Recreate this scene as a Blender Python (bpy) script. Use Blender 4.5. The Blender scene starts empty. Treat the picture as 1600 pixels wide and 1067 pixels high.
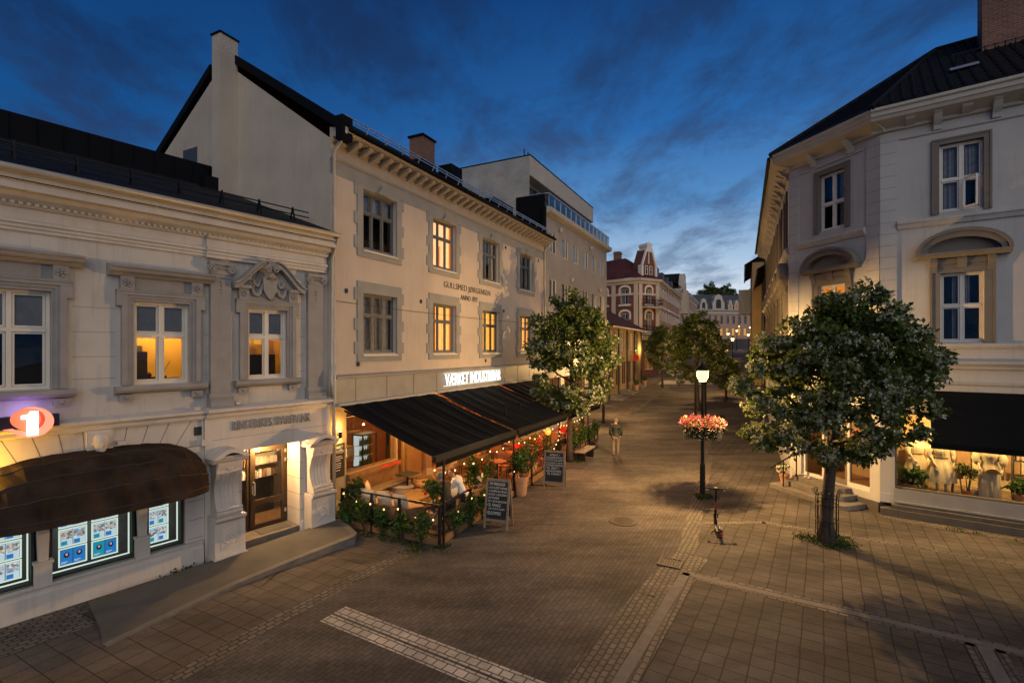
import bpy, bmesh, math, random
import numpy as np
from mathutils import Vector, Matrix
sc = bpy.context.scene
COL = sc.collection
PI = math.pi
random.seed(7)
rnd = random.random
def ru(a, b): return a + (b - a) * rnd()

# ------------------------------------------------------------------ frames
FPX, CX, HY, CAMZ = 770.0, 800.0, 546.0, 5.0          # lens in pixels of the 1600 px wide photograph
class Frame:                                           # facade frame: x along the wall, y into the wall, z up
    def __init__(s, ox, oy, ux, uy):
        n = math.hypot(ux, uy); s.o = (ox, oy); s.u = (ux/n, uy/n); s.v = (-uy/n, ux/n)
        s.rot = math.atan2(uy, ux)
    def w(s, a, b, z=0): return Vector((s.o[0]+a*s.u[0]+b*s.v[0], s.o[1]+a*s.u[1]+b*s.v[1], z))
    def inv(s, x, y):
        dx, dy = x-s.o[0], y-s.o[1]
        return dx*s.u[0]+dy*s.u[1], dx*s.v[0]+dy*s.v[1]
def ground_at(px, py, z=0.0):                          # point of the photo on a level plane
    Y = (CAMZ-z)*FPX/(py-HY); return ((px-CX)/FPX*Y, Y)
FB = Frame(-9.12, 9.06, 580, 770)                      # bank
FG = Frame(-5.25, 14.2, 388, 770)                      # goldsmith's house and its terrace
C1 = (11.32, 15.16); C2 = (10.32, 18.32)
FR = Frame(C1[0], C1[1], 1020, -770)                   # right corner house, square side
FC = Frame(C2[0], C2[1], C1[0]-C2[0], C1[1]-C2[1])     # its cut corner
FS = Frame(C2[0], C2[1], -360, -770)                   # its street side (x runs back towards the corner)
def TG(px, py, z): return FG.inv(*ground_at(px, py, z))
def gz(y):                                             # the street climbs gently behind the terrace
    if y <= 24: return 0.0
    if y < 30: return 0.062*(y-24)**2/12
    if y < 175: return 0.062*(y-27)
    return 0.062*148

# ------------------------------------------------------------------ materials
def nn(nt, t, **k):
    n = nt.nodes.new(t)
    for a, b in k.items(): setattr(n, a, b)
    return n
def new_mat(name):
    m = bpy.data.materials.new(name); m.use_nodes = True
    nt = m.node_tree; b = nt.nodes['Principled BSDF']
    return m, nt, b
def c4(c): return (c[0], c[1], c[2], 1)
def mat(name, col, rough=.7, var=.12, scale=3.0, bump=0.0, bscale=40.0, metal=0.0, spec=.4, streak=0.0):
    m, nt, b = new_mat(name)
    tc = nn(nt, 'ShaderNodeTexCoord')
    no = nn(nt, 'ShaderNodeTexNoise'); no.inputs['Scale'].default_value = scale; no.inputs['Detail'].default_value = 6
    nt.links.new(tc.outputs['Object'], no.inputs['Vector'])
    r = nn(nt, 'ShaderNodeValToRGB')
    r.color_ramp.elements[0].position = .3; r.color_ramp.elements[1].position = .72
    r.color_ramp.elements[0].color = c4([c*(1-var) for c in col]); r.color_ramp.elements[1].color = c4([min(1, c*(1+var*.6)) for c in col])
    nt.links.new(no.outputs['Fac'], r.inputs['Fac'])
    out = r.outputs['Color']
    if streak > 0:                                     # rain streaks and old dirt on render
        mp = nn(nt, 'ShaderNodeMapping'); mp.inputs['Scale'].default_value = (3.5, 3.5, .25)
        nt.links.new(tc.outputs['Object'], mp.inputs['Vector'])
        n2 = nn(nt, 'ShaderNodeTexNoise'); n2.inputs['Scale'].default_value = 1.6; n2.inputs['Detail'].default_value = 8; n2.inputs['Roughness'].default_value = .7
        nt.links.new(mp.outputs[0], n2.inputs['Vector'])
        r2 = nn(nt, 'ShaderNodeValToRGB'); r2.color_ramp.elements[0].position = .52; r2.color_ramp.elements[1].position = .75
        r2.color_ramp.elements[0].color = (1, 1, 1, 1); r2.color_ramp.elements[1].color = c4([1-streak]*3)
        nt.links.new(n2.outputs['Fac'], r2.inputs['Fac'])
        mx = nn(nt, 'ShaderNodeMix', data_type='RGBA', blend_type='MULTIPLY'); mx.inputs[0].default_value = 1
        nt.links.new(out, mx.inputs[6]); nt.links.new(r2.outputs['Color'], mx.inputs[7]); out = mx.outputs[2]
    nt.links.new(out, b.inputs['Base Color'])
    b.inputs['Roughness'].default_value = rough; b.inputs['Metallic'].default_value = metal
    b.inputs['Specular IOR Level'].default_value = spec
    if bump > 0:
        n3 = nn(nt, 'ShaderNodeTexNoise'); n3.inputs['Scale'].default_value = bscale; n3.inputs['Detail'].default_value = 4
        nt.links.new(tc.outputs['Object'], n3.inputs['Vector'])
        bp = nn(nt, 'ShaderNodeBump'); bp.inputs['Strength'].default_value = bump; bp.inputs['Distance'].default_value = .02
        nt.links.new(n3.outputs['Fac'], bp.inputs['Height']); nt.links.new(bp.outputs[0], b.inputs['Normal'])
    return m
def emit(name, col, strength, base=.1):
    m, nt, b = new_mat(name)
    b.inputs['Base Color'].default_value = c4([c*base for c in col])
    b.inputs['Emission Color'].default_value = c4(col); b.inputs['Emission Strength'].default_value = strength
    return m
def brick(name, c1, c2, mortar, bw, bh, ms=.012, rot=0, offset=.5, vertical=False, bump=.4, rough=.8, squash=1.0, dirt=.25, nscale=.7, wob=.0, spec=.3, stain=0.0):
    m, nt, b = new_mat(name)
    tc = nn(nt, 'ShaderNodeTexCoord'); vec = tc.outputs['Object']
    if vertical:
        sp = nn(nt, 'ShaderNodeSeparateXYZ'); nt.links.new(vec, sp.inputs[0])
        ad = nn(nt, 'ShaderNodeMath', operation='ADD'); nt.links.new(sp.outputs[0], ad.inputs[0]); nt.links.new(sp.outputs[1], ad.inputs[1])
        cb = nn(nt, 'ShaderNodeCombineXYZ'); nt.links.new(ad.outputs[0], cb.inputs[0]); nt.links.new(sp.outputs[2], cb.inputs[1]); vec = cb.outputs[0]
    mp = nn(nt, 'ShaderNodeMapping'); mp.inputs['Rotation'].default_value = (0, 0, rot); nt.links.new(vec, mp.inputs['Vector']); vec = mp.outputs[0]
    if wob > 0:
        nw = nn(nt, 'ShaderNodeTexNoise'); nw.inputs['Scale'].default_value = 2.2; nt.links.new(vec, nw.inputs['Vector'])
        vm = nn(nt, 'ShaderNodeVectorMath', operation='SCALE'); vm.inputs['Scale'].default_value = wob; nt.links.new(nw.outputs['Color'], vm.inputs[0])
        va = nn(nt, 'ShaderNodeVectorMath', operation='ADD'); nt.links.new(vec, va.inputs[0]); nt.links.new(vm.outputs[0], va.inputs[1]); vec = va.outputs[0]
    bt = nn(nt, 'ShaderNodeTexBrick', offset=offset, squash=squash)
    bt.inputs['Color1'].default_value = c4(c1); bt.inputs['Color2'].default_value = c4(c2); bt.inputs['Mortar'].default_value = c4(mortar)
    bt.inputs['Scale'].default_value = 1; bt.inputs['Brick Width'].default_value = bw; bt.inputs['Row Height'].default_value = bh
    bt.inputs['Mortar Size'].default_value = ms; bt.inputs['Mortar Smooth'].default_value = .25; bt.inputs['Bias'].default_value = 0
    nt.links.new(vec, bt.inputs['Vector'])
    no = nn(nt, 'ShaderNodeTexNoise'); no.inputs['Scale'].default_value = nscale; no.inputs['Detail'].default_value = 8; no.inputs['Roughness'].default_value = .65
    nt.links.new(tc.outputs['Object'], no.inputs['Vector'])
    r = nn(nt, 'ShaderNodeValToRGB'); r.color_ramp.elements[0].position = .35; r.color_ramp.elements[1].position = .65
    r.color_ramp.elements[0].color = c4([1-dirt]*3); r.color_ramp.elements[1].color = (1.1, 1.08, 1.05, 1)
    nt.links.new(no.outputs['Fac'], r.inputs['Fac'])
    n2 = nn(nt, 'ShaderNodeTexNoise'); n2.inputs['Scale'].default_value = 45; n2.inputs['Detail'].default_value = 3
    nt.links.new(tc.outputs['Object'], n2.inputs['Vector'])
    r2 = nn(nt, 'ShaderNodeValToRGB'); r2.color_ramp.elements[0].position = .3; r2.color_ramp.elements[1].position = .7
    r2.color_ramp.elements[0].color = c4([.8]*3); r2.color_ramp.elements[1].color = c4([1.12]*3); nt.links.new(n2.outputs['Fac'], r2.inputs['Fac'])
    mx = nn(nt, 'ShaderNodeMix', data_type='RGBA', blend_type='MULTIPLY'); mx.inputs[0].default_value = 1
    nt.links.new(bt.outputs['Color'], mx.inputs[6]); nt.links.new(r.outputs['Color'], mx.inputs[7])
    mx2 = nn(nt, 'ShaderNodeMix', data_type='RGBA', blend_type='MULTIPLY'); mx2.inputs[0].default_value = 1
    nt.links.new(mx.outputs[2], mx2.inputs[6]); nt.links.new(r2.outputs['Color'], mx2.inputs[7])
    cout = mx2.outputs[2]
    if stain > 0:                                      # worn tracks, gum and old stains in patches of their own
        mv = nn(nt, 'ShaderNodeMapping'); mv.inputs['Rotation'].default_value = (0, 0, -1.05); mv.inputs['Scale'].default_value = (.22, .9, 1); nt.links.new(tc.outputs['Object'], mv.inputs['Vector'])
        n4 = nn(nt, 'ShaderNodeTexNoise'); n4.inputs['Scale'].default_value = 1.3; n4.inputs['Detail'].default_value = 5; n4.inputs['Roughness'].default_value = .7; nt.links.new(mv.outputs[0], n4.inputs['Vector'])
        r4 = nn(nt, 'ShaderNodeValToRGB'); r4.color_ramp.elements[0].position = .40; r4.color_ramp.elements[1].position = .62; r4.color_ramp.elements[0].color = c4([1-stain]*3); r4.color_ramp.elements[1].color = (1.08, 1.07, 1.06, 1); nt.links.new(n4.outputs['Fac'], r4.inputs['Fac'])
        vo = nn(nt, 'ShaderNodeTexVoronoi'); vo.inputs['Scale'].default_value = 1.7; nt.links.new(tc.outputs['Object'], vo.inputs['Vector'])
        r5 = nn(nt, 'ShaderNodeValToRGB'); r5.color_ramp.elements[0].position = .035; r5.color_ramp.elements[1].position = .06; r5.color_ramp.elements[0].color = (.55, .55, .55, 1); r5.color_ramp.elements[1].color = (1, 1, 1, 1); nt.links.new(vo.outputs['Distance'], r5.inputs['Fac'])
        for s_ in (r4, r5):
            m5 = nn(nt, 'ShaderNodeMix', data_type='RGBA', blend_type='MULTIPLY'); m5.inputs[0].default_value = 1; nt.links.new(cout, m5.inputs[6]); nt.links.new(s_.outputs[0], m5.inputs[7]); cout = m5.outputs[2]
    nt.links.new(cout, b.inputs['Base Color']); b.inputs['Roughness'].default_value = rough
    b.inputs['Specular IOR Level'].default_value = spec
    if bump > 0:
        sub = nn(nt, 'ShaderNodeMath', operation='MULTIPLY_ADD'); sub.inputs[1].default_value = -1.0
        nt.links.new(bt.outputs['Fac'], sub.inputs[0])
        s2 = nn(nt, 'ShaderNodeMath', operation='MULTIPLY'); s2.inputs[1].default_value = .35; nt.links.new(n2.outputs['Fac'], s2.inputs[0]); nt.links.new(s2.outputs[0], sub.inputs[2])
        bp = nn(nt, 'ShaderNodeBump'); bp.inputs['Strength'].default_value = bump; bp.inputs['Distance'].default_value = .012
        nt.links.new(sub.outputs[0], bp.inputs['Height']); nt.links.new(bp.outputs[0], b.inputs['Normal'])
    return m
def glass_mat(name, tint=(1, 1, 1), refl=.035):
    m, nt, b = new_mat(name); nt.nodes.remove(b); out = nt.nodes['Material Output']
    tr = nn(nt, 'ShaderNodeBsdfTransparent'); tr.inputs[0].default_value = c4(tint)
    gl = nn(nt, 'ShaderNodeBsdfGlossy'); gl.inputs['Roughness'].default_value = .015
    tc = nn(nt, 'ShaderNodeTexCoord'); no = nn(nt, 'ShaderNodeTexNoise'); no.inputs['Scale'].default_value = 1.3; nt.links.new(tc.outputs['Object'], no.inputs['Vector'])
    bp = nn(nt, 'ShaderNodeBump'); bp.inputs['Strength'].default_value = .05; bp.inputs['Distance'].default_value = .1; nt.links.new(no.outputs['Fac'], bp.inputs['Height']); nt.links.new(bp.outputs[0], gl.inputs['Normal'])
    fr = nn(nt, 'ShaderNodeFresnel'); fr.inputs['IOR'].default_value = 1.5
    ad = nn(nt, 'ShaderNodeMath', operation='MULTIPLY_ADD', use_clamp=True); ad.inputs[1].default_value = 1.0; ad.inputs[2].default_value = refl; nt.links.new(fr.outputs[0], ad.inputs[0])
    mx = nn(nt, 'ShaderNodeMixShader'); nt.links.new(ad.outputs[0], mx.inputs[0]); nt.links.new(tr.outputs[0], mx.inputs[1]); nt.links.new(gl.outputs[0], mx.inputs[2])
    nt.links.new(mx.outputs[0], out.inputs[0]); return m
def leaf_mat(name, ca, cb, trans=.25):
    m, nt, b = new_mat(name); nt.nodes.remove(b); out = nt.nodes['Material Output']
    geo = nn(nt, 'ShaderNodeNewGeometry')
    r = nn(nt, 'ShaderNodeValToRGB'); r.color_ramp.elements[0].color = c4(ca); r.color_ramp.elements[1].color = c4(cb)
    nt.links.new(geo.outputs['Random Per Island'], r.inputs['Fac'])
    d = nn(nt, 'ShaderNodeBsdfDiffuse'); t = nn(nt, 'ShaderNodeBsdfTranslucent'); g = nn(nt, 'ShaderNodeBsdfGlossy'); g.inputs['Roughness'].default_value = .45; g.inputs[0].default_value = (.5, .5, .5, 1)
    nt.links.new(r.outputs[0], d.inputs[0]); nt.links.new(r.outputs[0], t.inputs[0])
    m1 = nn(nt, 'ShaderNodeMixShader'); m1.inputs[0].default_value = trans; nt.links.new(d.outputs[0], m1.inputs[1]); nt.links.new(t.outputs[0], m1.inputs[2])
    m2 = nn(nt, 'ShaderNodeMixShader'); m2.inputs[0].default_value = .025; nt.links.new(m1.outputs[0], m2.inputs[1]); nt.links.new(g.outputs[0], m2.inputs[2])
    nt.links.new(m2.outputs[0], out.inputs[0]); return m
def wave_emit(name, ca, cb, strength, scale=9.0, axis='X'):            # lit curtain: folds of cloth glowing from the room behind
    m, nt, b = new_mat(name)
    tc = nn(nt, 'ShaderNodeTexCoord'); wv = nn(nt, 'ShaderNodeTexWave', bands_direction=axis); wv.inputs['Scale'].default_value = scale; wv.inputs['Distortion'].default_value = 3; wv.inputs['Detail'].default_value = 2
    nt.links.new(tc.outputs['Object'], wv.inputs['Vector'])
    r = nn(nt, 'ShaderNodeValToRGB'); r.color_ramp.elements[0].color = c4(ca); r.color_ramp.elements[1].color = c4(cb); nt.links.new(wv.outputs['Fac'], r.inputs['Fac'])
    nt.links.new(r.outputs[0], b.inputs['Emission Color']); b.inputs['Emission Strength'].default_value = strength; nt.links.new(r.outputs[0], b.inputs['Base Color'])
    return m
M = {}
M['bank_wall'] = mat('bank render', (.485, .452, .405), .85, .13, 1.2, .35, 60, streak=.30)
M['bank_trim'] = mat('bank grey trim', (.265, .252, .24), .8, .12, 3, .25, 50, streak=.15)
M['bank_pale'] = mat('bank pale moulding', (.52, .48, .43), .8, .1, 2, .2, 50, streak=.22)
M['bank_low'] = mat('bank painted stone', (.54, .49, .43), .8, .1, 1.5, .3, 45, streak=.2)
M['joint'] = mat('wall joint', (.2, .18, .16), .9)
M['white_frame'] = mat('cream window paint', (.62, .58, .5), .5, .05)
M['goldsmith_wall'] = mat('pink beige render', (.50, .425, .355), .9, .12, .8, .35, 55, streak=.16)
M['gable_wall'] = mat('beige gable render', (.44, .38, .31), .9, .14, .7, .6, 30, streak=.12)
M['grey_stone'] = mat('grey quoin paint', (.27, .265, .25), .85, .12, 2, .3, 40)
M['grey_frame'] = mat('dark grey window paint', (.12, .125, .13), .5, .05)
M['cornice_wood'] = mat('beige cornice paint', (.42, .355, .28), .7, .1)
M['band_metal'] = mat('grey fascia sheet', (.25, .24, .225), .5, .15, 2, .1, 20, spec=.5)
M['slate'] = brick('dark slate roof', (.012, .0125, .014), (.024, .0245, .027), (.004, .004, .005), .3, .2, .012, vertical=False, bump=.8, rough=.7, spec=.12)
M['black_metal'] = mat('black roof sheet', (.0045, .005, .0065), .7, .2, 2, spec=.1)
M['tile'] = mat('dark roof tile', (.009, .009, .010), .65, .25, 6, spec=.12)
M['metal'] = mat('black painted steel', (.008, .008, .009), .5, .1, 8, spec=.25)
M['zinc'] = mat('zinc pipe', (.40, .38, .34), .5, .1, 4, metal=.3)
M['silver'] = mat('galvanised rail', (.6, .62, .65), .35, .1, 4, metal=.7)
M['redbrick_chim'] = brick('chimney brick', (.16, .06, .04), (.22, .09, .06), (.2, .17, .14), .22, .075, .012, vertical=True)
M['grey_render'] = mat('grey apartment render', (.32, .295, .275), .9, .1, .8, .7, 35, streak=.1)
M['white_brick'] = brick('white painted brick', (.36, .35, .33), (.4, .39, .37), (.3, .29, .27), .24, .08, .008, vertical=True, bump=.3)
M['concrete'] = mat('pale fascia', (.42, .39, .34), .8, .08, 1.5, streak=.1)
M['right_wall'] = mat('white corner house render', (.43, .418, .40), .85, .1, 1, .3, 55, streak=.22)
M['right_trim'] = mat('taupe window surround', (.165, .145, .12), .8, .1, 3, .15, 50)
M['white_paint'] = mat('white painted wood', (.66, .62, .56), .5, .05)
M['glass'] = glass_mat('window glass')
M['glass_dark'] = glass_mat('dark window glass', (.55, .58, .62), .04)
M['shop_glass'] = glass_mat('shop glass', (.97, .97, .97), .0)
M['room_dark'] = mat('unlit room', (.05, .045, .04), .9)
M['room_warm'] = emit('lamplit room wall', (1.0, .52, .06), .5, .5)
M['room_lit'] = mat('yellow office wall', (.72, .50, .12), .9, .05)
M['room_orange'] = emit('orange lamplit room wall', (1.0, .40, .05), .42, .5)
M['room_dim'] = emit('dim lamplit room wall', (1.0, .42, .10), .10, .3)
M['curtain'] = mat('grey net curtain', (.42, .41, .39), .9, .25, 8)
M['blind'] = mat('grey roller blind', (.30, .285, .25), .9, .15, 5)
M['cur_lit'] = wave_emit('glowing curtain', (.9, .35, .05), (1, .62, .2), .95)
M['cur_gold'] = wave_emit('golden glowing curtain', (.85, .36, .02), (1, .62, .12), 1.0, 6)
M['cur_peach'] = wave_emit('peach glowing curtain', (.95, .48, .18), (1, .68, .36), .95, 5)
M['ink'] = mat('black letter paint', (.03, .028, .026), .7)
M['brown_canvas'] = mat('brown awning canvas', (.040, .026, .018), .9, .55, 2.2, .3, 70, spec=.1, streak=.3)
M['black_canvas'] = mat('black awning canvas', (.0035, .005, .0075), .8, .3, 5, .3, 120, spec=.08)
M['bronze'] = mat('bronze door frame', (.055, .034, .018), .4, .1, 5, metal=.3)
M['leaf'] = leaf_mat('whitebeam leaf', (.034, .056, .010), (.125, .160, .042))
M['leaf2'] = leaf_mat('bush leaf', (.018, .05, .010), (.07, .135, .028))
M['leaf_far'] = leaf_mat('far leaf', (.02, .03, .012), (.05, .06, .025))
M['bloom'] = leaf_mat('cream blossom', (.30, .32, .22), (.50, .50, .38), .2)
M['pink'] = leaf_mat('pink petal', (.62, .05, .10), (.85, .22, .25), .2)
M['petal_white'] = leaf_mat('white petal', (.75, .68, .45), (.85, .82, .7), .2)
M['bark'] = mat('bark', (.055, .043, .032), .95, .4, 9, 1.0, 18)
M['wood_deck'] = brick('deck boards', (.15, .085, .04), (.2, .12, .06), (.03, .02, .01), 3.0, .14, .008, rot=PI/2, bump=.3)
M['wood'] = mat('oiled wood', (.19, .105, .05), .6, .3, 6)
M['wood_pale'] = mat('weathered board frame', (.21, .16, .11), .7, .3, 9)
M['rattan'] = mat('rattan weave', (.24, .13, .06), .8, .3, 30, .8, 90)
M['pillow'] = mat('pale cushion cloth', (.55, .47, .38), .9, .1, 5, .2, 60)
M['seat_cloth'] = mat('tan seat cloth', (.35, .22, .12), .9, .15, 5, .2, 60)
M['chalk'] = mat('chalkboard', (.018, .018, .017), .8, .3, 4)
M['chalk_ink'] = mat('chalk writing', (.55, .54, .5), .9)
M['terracotta'] = mat('terracotta pot', (.42, .22, .11), .8, .15, 5)
M['bulb'] = emit('glowing bulb', (1, .58, .20), 4)
M['redglow'] = emit('red neon tube', (1, .06, .02), 7)
M['heater'] = emit('red heater bar', (1, .10, .03), 10)
def lantern_glass():
    m, nt, b = new_mat('lit lantern glass'); nt.nodes.remove(b); out = nt.nodes['Material Output']
    e = nn(nt, 'ShaderNodeEmission'); e.inputs[0].default_value = (1, .66, .28, 1); e.inputs[1].default_value = 4.0
    t = nn(nt, 'ShaderNodeBsdfTransparent'); a = nn(nt, 'ShaderNodeMixShader'); a.inputs[0].default_value = .35
    nt.links.new(t.outputs[0], a.inputs[1]); nt.links.new(e.outputs[0], a.inputs[2]); nt.links.new(a.outputs[0], out.inputs[0]); return m
M['lampglass'] = lantern_glass()
M['lampglass_far'] = emit('distant lantern glass', (1, .56, .16), 9)
M['signwhite'] = emit('white backlit letter', (.95, 1, .95), 1.05, .6)
M['ledstrip'] = emit('white led strip', (.9, 1, .92), 1.4)
M['logo_orange'] = emit('coral lit sign', (1, .22, .10), .9, .5)
M['logo_red'] = emit('pale coral lit rim', (1, .36, .22), .95, .5)
M['logo_deep'] = emit('deep orange lit shade', (.80, .085, .03), .7, .5)
M['logo_one'] = emit('white lit numeral', (1, .96, 1), 2.2, .5)
M['navy'] = mat('navy sign bar', (.012, .008, .03), .5)
M['tube'] = emit('poster edge light', (.78, .96, .82), .85)
M['page'] = emit('backlit page', (.62, .78, .86), .75, .5)
M['blue'] = emit('backlit blue print', (.02, .2, .55), .8, .5)
M['teal'] = emit('backlit teal print', (.01, .30, .42), .8, .5)
M['skinprint'] = emit('backlit portrait print', (.7, .42, .35), .75, .5)
M['suitprint'] = emit('backlit dark print', (.02, .02, .06), .5, .5)
M['fridge'] = emit('lit fridge interior', (.85, 1, 1), .5)
M['skin'] = mat('skin', (.48, .27, .19), .55, .08)
M['hair_grey'] = mat('grey hair', (.22, .19, .16), .8)
M['hair_red'] = mat('auburn hair', (.24, .09, .03), .8)
M['white_sky_reflection'] = mat('white sky reflection', (.82, .81, .80), .9, .1, 4)  # plain white that paints the sky glow mirrored in window panes
M['shirt'] = mat('white shirt cloth', (.68, .64, .6), .9)
M['jacket'] = mat('dark brown jacket cloth', (.05, .035, .025), .9)
M['puffer'] = mat('dark green quilted jacket', (.022, .030, .022), .6, .2, 8)
M['khaki'] = mat('khaki trousers', (.19, .165, .11), .9, .12, 6)
M['shoe'] = mat('dark shoe', (.03, .025, .02), .6)
M['red'] = mat('red enamel', (.6, .03, .02), .4)
M['dull_red'] = mat('dull red sticker', (.30, .02, .015), .5)
M['red_cloth'] = mat('red blanket cloth', (.5, .03, .02), .9)
M['grey_deck'] = mat('grey rubber deck', (.12, .12, .12), .7)
M['stone'] = mat('grey granite', (.16, .145, .125), .85, .2, 6, .4, 40)
M['stone_dark'] = mat('dark plinth stone', (.085, .075, .062), .85, .2, 5, .4, 40)
M['iron'] = mat('rusty cast iron', (.060, .042, .033), .7, .3, 9, .5, 60)
M['red_tile'] = brick('red roof tile', (.10, .028, .026), (.13, .04, .035), (.04, .012, .012), .3, .3, .03, bump=.8)
M['brickwall'] = brick('dark red brick', (.15, .042, .03), (.19, .06, .04), (.15, .10, .08), .25, .08, .01, vertical=True, bump=.2)
M['cream'] = mat('cream plaster', (.5, .43, .35), .85, .1, 1)
M['salmon'] = mat('salmon plaster', (.42, .27, .19), .85, .1, 1)
M['yellow_wall'] = mat('ochre timber wall', (.27, .19, .10), .8, .1, 1)
M['slate_blue'] = mat('blue grey slate', (.05, .06, .075), .6, .2, 5)
M['dark_timber'] = mat('dark timber cladding', (.035, .03, .026), .8, .2, 5)
M['white_cloth'] = mat('cream dress cloth', (.66, .56, .38), .9, .1, 8, .3, 30)
M['mannequin'] = mat('cream mannequin skin', (.6, .5, .36), .5)
M['shop_wall'] = mat('cream shop interior', (.55, .42, .25), .9, .08)
M['basket'] = mat('wicker', (.3, .18, .08), .8, .3, 30, .6, 80)
PAVE_ROT = -math.radians(62)
M['pavers'] = brick('street pavers', (.118, .105, .095), (.150, .134, .122), (.086, .075, .067), .20, .10, .009, rot=PAVE_ROT, bump=.5, dirt=.35, nscale=.3, wob=.05, stain=.34, spec=.1)
M['white_pavers'] = brick('white crossing pavers', (.40, .37, .33), (.5, .47, .43), (.10, .085, .07), .21, .165, .013, rot=-math.radians(-30.4), bump=.55, dirt=.35, nscale=1.6, wob=.04)
M['slabs'] = brick('square slabs', (.095, .084, .076), (.122, .109, .099), (.040, .035, .031), .32, .335, .011, rot=-math.radians(57.8), offset=0, bump=.5, dirt=.38, nscale=.45, wob=.045, stain=.34, spec=.12)
M['slabs_left'] = brick('pavement slabs', (.135, .112, .094), (.17, .142, .12), (.055, .044, .036), .37, .37, .010, rot=-math.radians(62), offset=0, bump=.5, dirt=.38, nscale=.5, wob=.04, stain=.3, spec=.15)
M['cobble'] = brick('granite setts', (.115, .10, .086), (.175, .152, .132), (.05, .043, .036), .17, .115, .016, rot=-math.radians(60), bump=.9, dirt=.35, nscale=1.2, wob=.05)
M['cobble_b'] = brick('granite setts across', (.115, .10, .086), (.175, .152, .132), (.05, .043, .036), .17, .115, .016, rot=-math.radians(-31), bump=.9, dirt=.35, nscale=1.2, wob=.05)
M['kerb'] = mat('granite kerb', (.155, .137, .12), .85, .2, 5, .5, 40)
M['asphalt'] = mat('ramp asphalt', (.095, .087, .078), .9, .2, 2, .5, 70)
M['grass'] = leaf_mat('weed leaf', (.02, .04, .008), (.06, .10, .02))

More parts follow.
